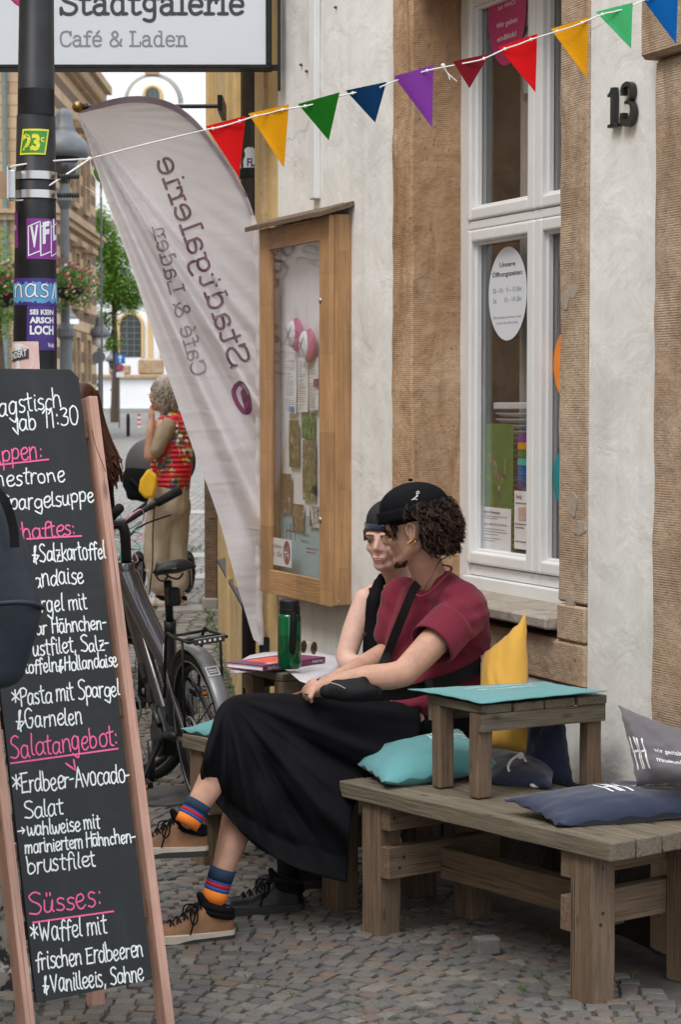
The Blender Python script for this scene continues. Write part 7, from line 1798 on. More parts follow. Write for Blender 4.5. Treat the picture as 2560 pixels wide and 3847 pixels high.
def shoe(heel, f, up, Lg, mats, name="shoe", parent=None, boot=True, laces="black_cloth"):
    """heel: point under the back of the sole"""
    f = Vector(f).normalized(); up = Vector(up).normalized(); s_ = up.cross(f).normalized(); up = f.cross(s_); k = Lg/.30
    fr = Fr(heel, f, s_, up)
    def outline(x):   # half width of the sole
        t = x/.30; return (.028 + .018*math.sin(min(1, t*1.25)*math.pi*.62)) * (1 - max(0, (t-.80)/.2)**2.2)**.5 * (1 - max(0, (.07-t)/.07)**2)**.5 if 0 < t < 1 else 0.001
    xs = [.30*i/22 for i in range(23)]
    def loft(top, z0f, grow, mat, nm, par):
        mb = MB(); n = 14
        def g(u, v):
            x = .30*u; w = (outline(min(max(x, .0005), .2995)) + grow); a = v*math.pi; zt = top(x); zb = z0f(x)
            y = math.cos(a)*w; z = zb + (zt - zb)*(max(0, math.sin(a))**(.38 if x < .11 else .6) if mat_round else 1) 
            xx = x + (.014*(1 - x/.3)*max(0, z-zb)/.1 if x < .08 else (-.0*x)); return fr.p(xx*k, y*k*(1 - (.20 if x < .1 else lerp(.20, .45, min(1, (x-.1)/.05)))*((z-zb)/.11 if mat_round else 0)), z*k)
        if mat_round: mb.grid(g, 30, n); return build(nm, mb, mat, parent=par, smooth=True)
        P = [(x, outline(x) + grow) for x in xs]; R1 = [fr.p(x*k, w*k, z0f(x)*k) for x, w in P] + [fr.p(x*k, -w*k, z0f(x)*k) for x, w in P[::-1]]; R2 = [fr.p(x*k, w*k, top(x)*k) for x, w in P] + [fr.p(x*k, -w*k, top(x)*k) for x, w in P[::-1]]
        m = len(R1); mb.add(R1 + R2, [tuple(range(m)), tuple(range(m, 2*m))] + [(i, (i+1) % m, m + (i+1) % m, m+i) for i in range(m)]); return build(nm, mb, mat, parent=par)
    toe = lambda x: .012*max(0, (x-.2)/.1)**2
    mat_round = False
    rt = loft(lambda x: .014 + toe(x), lambda x: .0 + toe(x), .003, mats[2], "outsole", parent) if 0 else None
    def ztop(x):
        t = x/.30
        if t < .10: return lerp(.100, .098, t/.1)
        if t < .36: return lerp(.098, .114, (t-.1)/.26) if boot else lerp(.085, .088, (t-.1)/.26)
        if t < .66: return lerp(.118 if boot else .088, .066, ((t-.36)/.3)**.75)
        return lerp(.066, .050, (t-.66)/.34) * (1 - max(0, (t-.86)/.14)**2*.6)
    mat_round = True; up_ = loft(lambda x: ztop(x) + toe(x), lambda x: .022 + toe(x), -.001, mats[0], name, parent)
    mat_round = False
    loft(lambda x: .033 + toe(x), lambda x: (.0185 if x < .17 else lerp(.0185, .010, min(1, (x-.17)/.03))) + toe(x), .004, mats[1], "midsole", up_)
    loft(lambda x: (.0183 if x < .17 else lerp(.0183, .0098, min(1, (x-.17)/.03))) + toe(x), lambda x: .0065 + toe(x), .003, "sole_black", "heel_wedge", up_)
    loft(lambda x: .0063 + toe(x), lambda x: .0 + toe(x)*1.0, .002, mats[2], "outsole", up_)
    # collar opening
    c = fr.p(.058*k, 0, .100*k if boot else .086*k); mb = MB()
    ring = [c + f*.045*k*math.cos(a) + s_*.036*k*math.sin(a) + up*(.012*math.cos(a) + .0)*k for a in [i*6.2832/18 for i in range(18)]]
    mb.tube(ring, .0125*k, 8, closed=True); mb.tube([p - up*.016*k for p in ring], .0125*k, 8, closed=True); mb.poly3([c + (p - c)*.9 - up*.012 for p in ring], up*.01)
    if boot: mb.caps2(fr.p(.10*k, 0, .115*k), fr.p(.115*k, 0, .145*k), .016*k, .010*k)
    build("collar", mb, "black_cloth", parent=up_, smooth=True)
    mb = MB(); r = random.Random(3)
    for i in range(5):
        x = (.115 + i*.022); z = ztop(x) + .004; mb.tube(cr_pts([fr.p(x*k, -.022*k, (z-.010)*k), fr.p((x+.006)*k, 0, (z+.006)*k), fr.p((x+.012)*k, .022*k, (z-.012)*k)], 3), .0028*k, 5); mb.tube(cr_pts([fr.p((x+.012)*k, -.022*k, (z-.012)*k), fr.p((x+.006)*k, 0, (z+.006)*k), fr.p(x*k, .022*k, (z-.010)*k)], 3), .0028*k, 5)
    for sg in (-1, 1):
        mb.tube(cr_pts([fr.p(.125*k, 0, .118*k), fr.p(.14*k, .04*sg*k, .10*k), fr.p(.155*k, .052*sg*k, .055*k), fr.p(.16*k, .048*sg*k, .035*k)], 4), .0028*k, 5)
        mb.tube(cr_pts([fr.p(.125*k, 0, .116*k), fr.p(.155*k, .03*sg*k, .108*k), fr.p(.152*k, .047*sg*k, .066*k), fr.p(.135*k, .043*sg*k, .078*k), fr.p(.125*k, 0, .116*k)], 4), .0026*k, 5)
    build("laces", mb, laces, parent=up_, smooth=True)
    for sg in (-1, 1):
        w_ = lambda x, z: outline(x)*(1 - .42*((z - .022)/.11))*(max(0, 1 - ((z-.022)/max(.01, ztop(x)-.022))**2))**.38 + .0008
        build("seam", MB().tube(cr_pts([fr.p(x*k, sg*w_(x, z)*k, z*k) for x, z in ((.02, .07), (.06, .055), (.10, .052), (.135, .075), (.15, .085))], 4), .0009, 4), "leather_brown", parent=up_)
    return up_
def sockbands(p, q, r1, r2, bands, parent, bow=0):
    p, q = Vector(p), Vector(q); first = None
    for (a, b, m) in bands:
        mb = MB(); mb.tube([p.lerp(q, a), p.lerp(q, (a+b)/2), p.lerp(q, b)], [lerp(r1, r2, a), lerp(r1, r2, (a+b)/2) + .0004, lerp(r1, r2, b)], 22)
        o = build("sock" if first is None else "sock_stripe", mb, m, parent=parent if first is None else first, smooth=True, bevel=0); first = first or o
def hand(mb, wrist, palm, tips, r=.009, thumb=None, back=None):
    """palm block plus separate curled fingers; tips = list of 3-point chains"""
    mb.caps2(wrist, palm, .024, .026)
    for ch_ in tips:
        P = [Vector(p) for p in ch_]; mb.caps2(palm.lerp(P[0], .35), P[0], r*1.45, r*1.15)
        for i, (a, b) in enumerate(zip(P, P[1:])): mb.caps2(a, b, r*(1.12 - .1*i), r*(1.02 - .1*i), 10)

# ---- man in the maroon shirt ---------------------------------------
man = thing("person", D(985, 1690, 6.95), "seated man in maroon t-shirt, long black skirt and black rolled cap", "person")
hc = D(959, 1222, 6.84); hf = Vector((-.93, .33, -.16)).normalized()
mb = MB(); head_body(mb, hc, hf, 1.06, male=True)
cap(mb, (966, 1262, 6.86, .056), (990, 1330, 6.9, .058), (1005, 1365, 6.93, .05))
cap(mb, (1005, 1420, 6.95, .08), (1015, 1560, 6.92, .12), (1000, 1650, 6.92, .12))
cap(mb, (1062, 1415, 6.82, .045), (1000, 1476, 6.655, .050), (930, 1549, 6.56, .043), (900, 1556, 6.55, .043), (845, 1560, 6.55, .041), (790, 1569, 6.55, .032), (752, 1578, 6.55, .026))
cap(mb, (925, 1385, 7.02, .052), (905, 1495, 7.0, .042), (770, 1566, 6.72, .028))
W1 = D(752, 1578, 6.55); P1 = D(728, 1586, 6.545)
hand(mb, W1, P1, [[D(716, 1588, 6.525), D(708, 1598, 6.52), D(707, 1609, 6.53)], [D(721, 1592, 6.51), D(715, 1604, 6.50), D(717, 1614, 6.51)], [D(714, 1580, 6.545), D(704, 1590, 6.545), D(701, 1603, 6.55)], [D(714, 1574, 6.57), D(703, 1582, 6.575), D(697, 1593, 6.58)], [D(735, 1574, 6.575), D(720, 1566, 6.59), D(711, 1570, 6.60)]], .0085)
W2 = D(770, 1566, 6.72); hand(mb, W2, D(748, 1574, 6.68), [[D(738, 1570, 6.66), D(728, 1574, 6.65), D(722, 1582, 6.65)], [D(736, 1576, 6.65), D(727, 1582, 6.64), D(722, 1592, 6.64)], [D(742, 1582, 6.64), D(732, 1590, 6.63), D(727, 1598, 6.63)]], .0085)
cap(mb, (1000, 1655, 6.88, .09), (800, 1670, 6.74, .075), (640, 1690, 6.55, .058), (600, 1790, 6.46, .060), (549, 1890, 6.41, .054), (516, 1992, 6.37, .036), (500, 2050, 6.36, .034))
cap(mb, (1000, 1640, 6.98, .09), (780, 1645, 6.75, .075), (560, 1648, 6.5, .058), (515, 1750, 6.42, .052), (480, 1812, 6.34, .043), (458, 1848, 6.3, .036), (438, 1882, 6.28, .034))
remesh("body", mb, "skin", parent=man, voxel=.0055, smooth_it=5)
head_parts(man, hc, hf, 1.06)
# chin beard and sideburn
M = rotf(hf); HP = lambda a, b, z: hc + M @ Vector((a*1.06, b*1.06, z*1.06))
# shirt
mb = MB()
mb.ell(D(1043, 1445, 6.9), (.112, .12, .165), 24, 16); mb.ell(D(968, 1440, 6.95), (.085, .115, .135), 22, 14); mb.ell(D(1012, 1555, 6.9), (.150, .14, .14), 24, 16); mb.ell(D(1000, 1615, 6.88), (.135, .14, .055), 24, 12); mb.ell(D(935, 1617, 6.80), (.07, .06, .022), 16, 10)
cap(mb, (1000, 1345, 6.93, .055), (1055, 1385, 6.82, .080)); cap(mb, (995, 1350, 6.98, .05), (930, 1385, 7.04, .06))
cap(mb, (1072, 1408, 6.79, .078), (1045, 1437, 6.73, .076), (1030, 1450, 6.70, .072)); cap(mb, (928, 1378, 7.00, .075), (905, 1455, 6.98, .064)); cap(mb, (965, 1380, 6.92, .066), (945, 1480, 6.93, .085), (960, 1590, 6.92, .09))
cap(mb, (1062, 1405, 6.9, .092), (1072, 1520, 6.92, .085)); cap(mb, (1055, 1500, 6.9, .1), (1040, 1600, 6.92, .1))
c1, c2_ = crease(.0045, (.75, 0, .65), 110, 1), crease(.0055, (-.35, 0, 1), 120, 5); nf = folds(.0035, 9, 2, 1.4)
remesh("t_shirt", mb, "shirt_maroon", parent=man, voxel=.0075, smooth_it=7, disp=lambda p: c1(p) + c2_(p)*(1 if p.z < 1.02 else .4) + nf(p))
# neckband and sleeve hem
mb = MB(); mb.tube(cr_pts([D(1022, 1300, 6.86), D(1040, 1308, 6.80), D(1022, 1330, 6.77), D(990, 1362, 6.77), D(965, 1372, 6.79), D(950, 1352, 6.84), D(955, 1330, 6.92), D(990, 1300, 6.97)], 5, closed=True), .0045, 8, closed=True, flat=.6); 
build("neckband", mb, "shirt_maroon", parent=man, smooth=True)
ha, hb_ = D(1060, 1400, 6.76), D(975, 1490, 6.63); hd = (hb_ - ha).normalized(); hq = D(1000, 1478, 6.655); hs = hd.cross(Vector((0, 1, 0))).normalized(); ht = hd.cross(hs)
mb = MB(); mb.grid(lambda u, v: hq + hd*(-.10 + .115*v) + (hs*math.cos(u*6.2832)*(.0765 + .0015*v) + ht*math.sin(u*6.2832)*(.072 + .002*v))*(1 + .022*math.sin(u*19 + 2*v)*v), 48, 12, wrap=True)
o = build("sleeve_hem", mb, "shirt_maroon", parent=man, smooth=True); sm_ = o.modifiers.new("s", 'SOLIDIFY'); sm_.thickness = .005
# skirt: draped surface hanging from the crossed legs
T_ = [(492, 1668, 6.42), (500, 1640, 6.43), (520, 1614, 6.45), (560, 1599, 6.49), (640, 1597, 6.54), (720, 1603, 6.60), (800, 1608, 6.66), (880, 1611, 6.72), (965, 1628, 6.76)]
H_ = [(463, 1775, 6.34), (470, 1808, 6.32), (498, 1848, 6.32), (545, 1902, 6.31), (600, 1952, 6.31), (665, 1990, 6.32), (735, 2015, 6.35), (797, 2030, 6.40)]
L_ = [(492, 1668, 6.42), (480, 1705, 6.40), (463, 1775, 6.34)]; R_ = [(965, 1628, 6.76), (960, 1700, 6.70), (880, 1775, 6.60), (815, 1850, 6.50), (803, 1950, 6.44), (797, 2030, 6.40)]
def curve(P):
    V = cr_pts([(p[0], p[1], p[2]*100) for p in P], 8); d = [0]
    for a, b in zip(V, V[1:]): d.append(d[-1] + (b-a).length)
    d = [x/d[-1] for x in d]
    def f(t):
        for i in range(len(V)-1):
            if t <= d[i+1] + 1e-9: return V[i].lerp(V[i+1], (t-d[i])/(d[i+1]-d[i]))
        return V[-1]
    return f
cT, cH, cL, cR = curve(T_), curve(H_), curve(L_), curve(R_)
def skirt(side):
    def g(u, v):
        p = cT(u)*(1-v) + cH(u)*v + cL(v)*(1-u) + cR(v)*u - (cT(0)*(1-u)*(1-v) + cT(1)*u*(1-v) + cH(0)*(1-u)*v + cH(1)*u*v)
        x, y, Y = p.x, p.y, p.z/100
        if side > 0:
            th = math.atan2(y - 1600, x - 520); rr_ = math.hypot(x-520, y-1600)/300
            Y -= .085*math.sin(math.pi*min(1, v*1.15))**.6 * (1-.35*u) if v < .87 else 0
            Y += (.030*math.sin(th*12 + 1.0) + .020*math.sin(th*25 + 2 + .8*math.sin(rr_*5)) + .008*math.sin(th*50)) * min(1, rr_) * math.sin(math.pi*min(1, v*1.0 + .0))**.4 if 0 < v < 1 else 0
            Y += .015*mnoise.noise(Vector((x*.012, y*.012, 1)))*math.sin(math.pi*v)
            q = D(x, y, Y)
        else:
            Y += .20*math.sin(math.pi*v)**.6 if v < .5 else .20
            Y = Y if v > 0 else p.z/100; q = D(x, y, Y + .02*v)
        return q
    return g
mb = MB(); mb.grid(skirt(1), 80, 60); o = build("skirt", mb, "black_cloth", parent=man, smooth=True); s = o.modifiers.new("s", 'SOLIDIFY'); s.thickness = .004; s.offset = 1
mb = MB(); mb.grid(lambda u, v: (lambda a: D(a.x, a.y + 4 + 60*math.sin(v*math.pi/2)**3*(.3+.7*u), a.z/100 + .22*math.sin(v*math.pi/2)))(cT(u)), 40, 10); build("skirt_back", mb, "black_cloth", parent=man, smooth=True)
mb = MB(); cap(mb, (930, 1640, 6.86, .085), (1010, 1665, 6.90, .115), (1045, 1668, 6.95, .1)); cap(mb, (700, 1660, 6.72, .07), (960, 1665, 6.86, .10)); remesh("skirt_seat", mb, "black_cloth", parent=man, voxel=.01, smooth_it=5)
# cap
mb = MB(); mb.ell(HP(-.004, 0, .074), (.116, .098, .080), 26, 18, M); remesh("cap", mb, "black_cloth", parent=man, voxel=.006, smooth_it=2)
mb = MB(); ring = [HP(-.010 + .104*math.cos(a), .089*math.sin(a), .052 + .012*math.cos(a)) for a in [i*6.2832/40 for i in range(40)]]; mb.tube(ring, .020, 10, closed=True, flat=.45, up=M @ Vector((0, 0, 1))); 
mb2 = MB(); mb2.grid(lambda u, v: HP((-.004 + .119*math.cos(u*6.2832)), .102*math.sin(u*6.2832), .040 + .036*v - .006*math.cos(u*6.2832)), 44, 3, wrap=True); o = build("cap_band", mb2, "black_cloth", parent=man, smooth=True); s = o.modifiers.new("s", 'SOLIDIFY'); s.thickness = .007
build("cap_button", MB().ell(HP(-.006, 0, .156), (.008, .008, .005), 10, 6), "black_cloth", parent=man, smooth=True)
ec = D(957, 1142, 6.72); mb = MB(); fe = lambda a, b: (D(957 + a, 1142 - b, hc.y - .088), Vector((0, -1, 0)))
for i, pts in enumerate(([(-9, -8), (-2, -3), (3, 3), (2, 9), (6, 12), (8, 8), (4, 6)], [(-6, -7), (1, -6), (4, -9)], [(0, -2), (5, 1), (3, 3)])): ribbon(mb, cr_pts([(a, b, 0) for a, b in pts], 4), 1.8, fe, .004, i*1e-4)
build("embroidered_bird", mb, "print_white", parent=man, recalc=False)
# curly hair
rr = random.Random(21); mb = MB(); toc = (CAM - hc).normalized()
def curl(p, d, r_, ln, w):
    d = d.normalized(); a = d.orthogonal().normalized(); b = d.cross(a); ph = rr.uniform(0, 6); tn = rr.uniform(.8, 1.7); n = 13
    return [p + d*ln*(i/n) + (a*math.cos(ph + i/n*tn*6.28) + b*math.sin(ph + i/n*tn*6.28))*r_*(.5 + .5*math.sin(i/n*3.0)) + Vector((0, 0, -.35*ln*(i/n)**2)) for i in range(n+1)]
cnt = 0
while cnt < 1150:
    d = Vector((rr.gauss(0, 1), rr.gauss(0, 1), rr.gauss(0, 1))).normalized(); v = M.transposed() @ d
    if v.x > (-.16 if v.z < .3 else .1) or v.z > .62 or v.z < -.72: continue          # back and sides of the head, under the cap
    if v.x > -.33 and v.z < .3: continue   # ear stays free
    base = hc + M @ Vector((v.x*.105 - .014, v.y*.088, v.z*.105 + .02)); out = (M @ Vector((v.x - .12, v.y, v.z*.7 - .1)))
    P = curl(base - out*.01, out, rr.uniform(.009, .016), rr.uniform(.026, .056), 0)
    for q_ in (0, .004): mb.tube([p + out.normalized()*q_*.6 + Vector((q_*.7, q_, 0)) for p in P], [.0021]*8 + [.0018]*4 + [.0009]*2, 4, caps=False)
    cnt += 1
for _ in range(14):
    p = HP(rr.uniform(.03, .058), rr.uniform(.064, .074)*rr.choice((-1, 1)), rr.uniform(.012, .04)); P = curl(p, Vector((0, 0, -1)) + M @ Vector((.2, 0, 0)), .007, rr.uniform(.02, .035), 0); mb.tube(P, .0026, 5, caps=False)
for _ in range(12): p = HP(rr.uniform(.06, .088), rr.uniform(-.05, .05), .034); mb.tube(curl(p, M @ Vector((.3, 0, -1)), .006, .02, 0), .0024, 5, caps=False)
mb.ell(HP(-.055, 0, .0), (.062, .078, .085), 18, 12, M)
build("hair", mb, "hair_brown", parent=man, smooth=True, recalc=False)
mb = MB()
for _ in range(420):
    a = rr.uniform(-1, 1); p = HP(.070 + rr.uniform(-.02, .014) - .02*a*a, .034*a, -.084 + rr.uniform(-.012, .014)); mb.tube([p, p + M @ Vector((.003, rr.uniform(-.004, .004), -.009))], .0013, 4, caps=False)
build("chin_beard", mb, "hair_brown", parent=man, recalc=False)
ear = hc + M @ Vector((-.008*1.06, 0, 0)); near_s = 1 if (M @ Vector((0, 1, 0))).y < 0 else -1
mb = MB(); 
for i in range(4):
    c = HP(-.004 - .006*i + .006, .083*near_s, -.034 + .003*i); mb.tube([c + Vector((.0, .002*math.cos(t), .0)) + M @ Vector((.0035*math.cos(t)*0, 0, 0)) + Vector((.0045*math.cos(t), 0, .007*math.sin(t))) for t in [k*6.283/12 for k in range(12)]], .0013, 6, closed=True)
build("earring", mb, "gold", parent=man)
build("ear_fold", MB().tube(cr_pts([HP(.002, .081*near_s, -.012), HP(.004, .084*near_s, .012), HP(-.008, .086*near_s, .026), HP(-.022, .085*near_s, .014), HP(-.020, .085*near_s, -.006), HP(-.010, .084*near_s, -.024)], 4), .0035, 6), "skin", parent=man, smooth=True)
build("necklace", MB().tube(cr_pts([D(1030, 1280, 6.84), D(1012, 1292, 6.80), D(1002, 1310, 6.785), D(985, 1340, 6.775), D(972, 1362, 6.80), D(962, 1345, 6.84)], 5), .0022, 6), "leather_brown", parent=man, smooth=True)
build("finger_ring", MB().tube([D(708, 1596, 6.52) + Vector((.0095*math.cos(t), .0095*math.sin(t), .002*math.cos(t))) for t in [k*6.283/16 for k in range(16)]], .0018, 6, closed=True), "black_metal", parent=man)
# socks and boots
bands = [(0, .44, "sock_navy"), (.44, .51, "sock_blue"), (.51, .65, "sock_red"), (.65, .79, "sock_blue"), (.79, 1.2, "sock_orange")]
sockbands(D(514, 1997, 6.37), D(494, 2062, 6.36), .0405, .038, bands, man); sockbands(D(459, 1846, 6.30), D(433, 1890, 6.28), .0405, .037, bands, man)
g2_ = DG(540, 2166); shoe(Vector((g2_.x, g2_.y, .004)) + Vector((0, .03, 0)), (-.93, -.36, 0), (0, 0, 1), .29, ("shoe_tan", "sole_cream", "sole_gum"), "boot", man)
hl = D(479, 1968, 6.33); shoe(hl, (-.96, -.26, .02), (.02, .12, 1), .28, ("shoe_tan", "sole_cream", "sole_black"), "boot", man)

# crossbody bag, held in his lap
bag = thing("crossbody_bag", D(800, 1612, 6.5), "black crossbody bag with wide strap resting on the man's lap", "bag")
mb = MB(); cap(mb, (752, 1591, 6.49, .024), (800, 1588, 6.49, .033), (862, 1594, 6.52, .026)); cap(mb, (768, 1574, 6.49, .014), (835, 1568, 6.50, .019)); mb.ell(D(803, 1589, 6.49), (.092, .033, .032), 20, 12)
nf3 = folds(.006, 16, 4); remesh("pouch", mb, "bag_nylon", parent=bag, voxel=.006, smooth_it=4, disp=nf3)
build("zip", MB().tube(cr_pts([D(760, 1570, 6.452), D(780, 1576, 6.448), D(795, 1584, 6.445)], 4), .0014, 6), "sole_cream", parent=bag)
def strap(pts, w, mat, parent, name="strap", nrm=(0, -1, .1), th=.003):
    P = cr_pts([D(*p) for p in pts], 6); n = Vector(nrm).normalized(); m = len(P); vs = []
    for i, p in enumerate(P):
        t = (P[min(i+1, m-1)] - P[max(i-1, 0)]).normalized(); b = t.cross(n).normalized(); nn = b.cross(t).normalized()
        if nn.dot(n) < 0: nn = -nn
        for sb, sn in ((-1, 0), (1, 0), (1, 1), (-1, 1)): vs.append(p + b*w/2*sb + nn*th*sn)
    fs = [];
    for i in range(m-1):
        for k in range(4): fs.append((i*4+k, i*4+(k+1) % 4, i*4+4+(k+1) % 4, i*4+4+k))
    fs += [(0, 1, 2, 3), ((m-1)*4, (m-1)*4+1, (m-1)*4+2, (m-1)*4+3)]
    return build(name, MB().add(vs, fs), mat, parent=parent, recalc=True)
strap([(860, 1597, 6.515), (930, 1594, 6.60), (980, 1582, 6.70), (1040, 1563, 6.735), (1090, 1540, 6.755), (1128, 1515, 6.82), (1138, 1508, 6.90)], .042, "black_web", bag)
strap([(963, 1342, 6.80), (950, 1362, 6.81), (930, 1410, 6.815), (908, 1465, 6.84), (890, 1510, 6.86), (872, 1548, 6.80)], .03, "black_web", bag, nrm=(-.4, -.9, .1))
build("buckle", MB().box(Fr(D(988, 1580, 6.685), (.95, .2, .25), (-.2, .95, 0), (-.25, 0, .95)), -.014, .014, -.008, .006, -.026, .026), "plastic_black", parent=bag, bevel=.003)

# ---- woman beside him ----------------------------------------------
wom = thing("person", D(905, 1650, 7.2), "seated woman in black vest and backwards grey cap, half behind the man", "person")
wc = D(898, 1243, 7.15); wf = Vector((-.50, -.86, -.05)).normalized(); MW = rotf(wf); WP = lambda a, b, z: wc + MW @ Vector((a, b, z))
mb = MB(); head_body(mb, wc, wf, .98)
cap(mb, (905, 1290, 7.17, .046), (915, 1345, 7.2, .050)); cap(mb, (860, 1368, 7.17, .040), (945, 1365, 7.28, .045)); mb.ell(D(905, 1430, 7.22), (.095, .075, .14), 22, 14); mb.ell(D(905, 1520, 7.2), (.095, .08, .1), 20, 12)
cap(mb, (843, 1382, 7.14, .044), (815, 1450, 7.10, .040), (797, 1510, 7.06, .036), (803, 1528, 7.03, .035), (850, 1532, 6.98, .032), (905, 1538, 6.90, .026), (930, 1541, 6.86, .022))
hand(mb, D(930, 1541, 6.86), D(948, 1545, 6.83), [[D(958, 1546, 6.81), D(968, 1550, 6.80), D(972, 1556, 6.80)], [D(958, 1552, 6.80), D(966, 1558, 6.79), D(968, 1565, 6.79)]], .008)
remesh("body", mb, "skin_pale", parent=wom, voxel=.0052, smooth_it=4)
head_parts(wom, wc, wf, .98, open_=True)
mb = MB(); cap(mb, (872, 1340, 7.115, .018), (863, 1385, 7.09, .030), (862, 1440, 7.09, .036), (866, 1500, 7.09, .046)); cap(mb, (868, 1480, 7.09, .045), (905, 1515, 7.10, .075), (930, 1540, 7.12, .07)); cap(mb, (885, 1335, 7.19, .03), (900, 1400, 7.29, .06), (900, 1500, 7.28, .07)); mb.ell(D(893, 1535, 7.14), (.1, .09, .07), 18, 12)
cap(mb, (858, 1370, 7.14, .03), (850, 1420, 7.14, .035))
remesh("vest", mb, "black_cloth", parent=wom, voxel=.007, smooth_it=4, disp=folds(.003, 10, 7))
mb = MB(); [mb.lathe(D(x, y, 7.03), [(.006, 0), (.006, .003)], 12, (0, -1, 0)) for x, y in ((888, 1483), (880, 1515))]; build("button", mb, "dark_metal", parent=wom)
# cap worn backwards
mb = MB(); mb.ell(WP(-.014, 0, .066), (.098, .083, .074), 26, 18, MW); remesh("cap", mb, "cap_grey", parent=wom, voxel=.006, smooth_it=2)
mb2 = MB(); mb2.grid(lambda u, v: WP(-.014 + .102*math.cos(u*6.2832), .088*math.sin(u*6.2832), .040 + .022*v), 40, 2, wrap=True); o = build("cap_band", mb2, "navy_cloth", parent=wom, smooth=True); s = o.modifiers.new("s", 'SOLIDIFY'); s.thickness = .004
mb = MB(); rr = random.Random(9)
for _ in range(160):
    a = rr.uniform(.55, 1)*rr.choice((-1, 1)); p = WP(.075 - .05*a*a + rr.uniform(-.004, .004), .078*a, .046); mb.tube([p, p + MW @ Vector((.008, .004*a, -.012)), p + MW @ Vector((.004 - .01*abs(a), .010*a, -.028 - .02*abs(a)))], .0016, 4, caps=False)
mb.ell(WP(-.05, 0, .01), (.05, .075, .07), 16, 10, MW)
build("hair", mb, "hair_auburn", parent=wom, recalc=False)
mb = MB(); P = cr_pts([D(876, 1338, 7.12), D(884, 1355, 7.11), D(896, 1368, 7.11), D(912, 1375, 7.13)], 6)
for i, p in enumerate(P): mb.ell(p, .0035, 6, 4)
build("bead_necklace", mb, "silver", parent=wom)
build("tattoo", MB().tube(cr_pts([D(836, 1458, 7.045), D(842, 1456, 7.044), D(842, 1461, 7.044), D(836, 1461, 7.045)], 3, closed=True), .0012, 5, closed=True), "ink_dark", parent=wom)
mb = MB(); cap(mb, (915, 1600, 7.2, .10), (880, 1625, 7.12, .085), (700, 1655, 6.92, .07), (672, 1760, 6.86, .055), (668, 1900, 6.78, .045), (664, 2000, 6.745, .038), (662, 2040, 6.74, .036)); cap(mb, (920, 1600, 7.25, .10), (760, 1650, 7.05, .07), (740, 1800, 6.98, .05), (740, 1990, 6.9, .04))
remesh("trousers", mb, "black_cloth", parent=wom, voxel=.009, smooth_it=4)
g_ = DG(700, 2101); shoe(Vector((g_.x, g_.y + .02, .003)), (-.96, -.22, 0), (0, 0, 1), .28, ("shoe_black", "sole_black", "sole_black"), "shoe", wom)
g_ = DG(775, 2060); shoe(Vector((g_.x, g_.y + .12, .003)), (-.94, -.3, 0), (0, 0, 1), .28, ("shoe_black", "sole_black", "sole_black"), "shoe", wom)

# ---- person with the dark backpack at the left edge ----------------
PX = 4.75
wk = thing("person", DG(-30, 2300) * 0 + Vector((-.93, PX, 0)), "person seen from behind at the left edge with grey top and pale trousers", "person")
def Q(x, y, z): return Vector((x, y, z))
mb = MB(); mb.caps2(Q(-.98, PX+.05, 1.50), Q(-.98, PX+.05, 1.56), .05, .055); mb.ell(Q(-.98, PX+.05, 1.66), (.078, .095, .12), 18, 14)
mb.caps2(Q(-.97, PX+.1, 1.36), Q(-.96, PX+.1, .92), .11, .10); mb.caps2(Q(-.86, PX+.1, 1.42), Q(-.80, PX+.12, 1.14), .045, .038); mb.caps2(Q(-.80, PX+.12, 1.14), Q(-.86, PX-.08, .96), .036, .028)
hand(mb, Q(-.86, PX-.08, .96), Q(-.87, PX-.1, .9), [[Q(-.868+.012*i, PX-.11, .865), Q(-.866+.012*i, PX-.105, .835), Q(-.866+.012*i, PX-.09, .81)] for i in range(-1, 3)])
mb.caps2(Q(-1.05, PX+.05, .88), Q(-1.05, PX-.02, .48), .085, .055); mb.caps2(Q(-1.05, PX-.02, .48), Q(-1.06, PX+.02, .1), .055, .035); mb.caps2(Q(-.93, PX+.05, .88), Q(-.96, PX+.1, .48), .085, .055); mb.caps2(Q(-.96, PX+.1, .48), Q(-.98, PX+.16, .1), .055, .035)
remesh("body", mb, "skin", parent=wk, voxel=.012, smooth_it=4)
mb = MB(); mb.caps2(Q(-.97, PX+.08, 1.40), Q(-.95, PX+.08, 1.0), .135, .13); mb.caps2(Q(-.88, PX+.06, 1.42), Q(-.825, PX+.02, 1.20), .062, .056); mb.ell(Q(-.93, PX+.05, .95), (.14, .13, .07), 20, 12)
remesh("top", mb, "grey_cloth", parent=wk, voxel=.012, smooth_it=4, disp=folds(.006, 8))
mb = MB(); mb.ell(Q(-.95, PX+.05, .90), (.15, .13, .10), 20, 12); mb.caps2(Q(-.905, PX+.03, .88), Q(-.96, PX+.1, .5), .095, .07); mb.caps2(Q(-.96, PX+.1, .5), Q(-.98, PX+.16, .1), .07, .06); mb.caps2(Q(-1.03, PX+.05, .88), Q(-1.05, PX, .5), .095, .07); mb.caps2(Q(-1.05, PX, .5), Q(-1.06, PX+.02, .1), .07, .06)
remesh("trousers", mb, "beige_cloth", parent=wk, voxel=.012, smooth_it=4, disp=folds(.006, 8))
shoe(Q(-1.06, PX-.06, .002), (0, 1, 0), (0, 0, 1), .28, ("shoe_black", "sole_cream", "sole_black"), "shoe", wk); shoe(Q(-.98, PX+.08, .002), (0, 1, 0), (0, 0, 1), .28, ("shoe_black", "sole_cream", "sole_black"), "shoe", wk)
mb = MB(); mb.ell(Q(-.985, PX+.04, 1.70), (.09, .105, .10), 18, 12); remesh("hair", mb, "hair_brown", parent=wk, voxel=.01, smooth_it=2)
bp = thing("backpack", Q(-.85, PX-.12, .95), "dark navy backpack worn by the person at the left edge", "backpack")
def DPk(x, y, Y=PX-.18): return D(x, y, Y)
mb = MB(); 
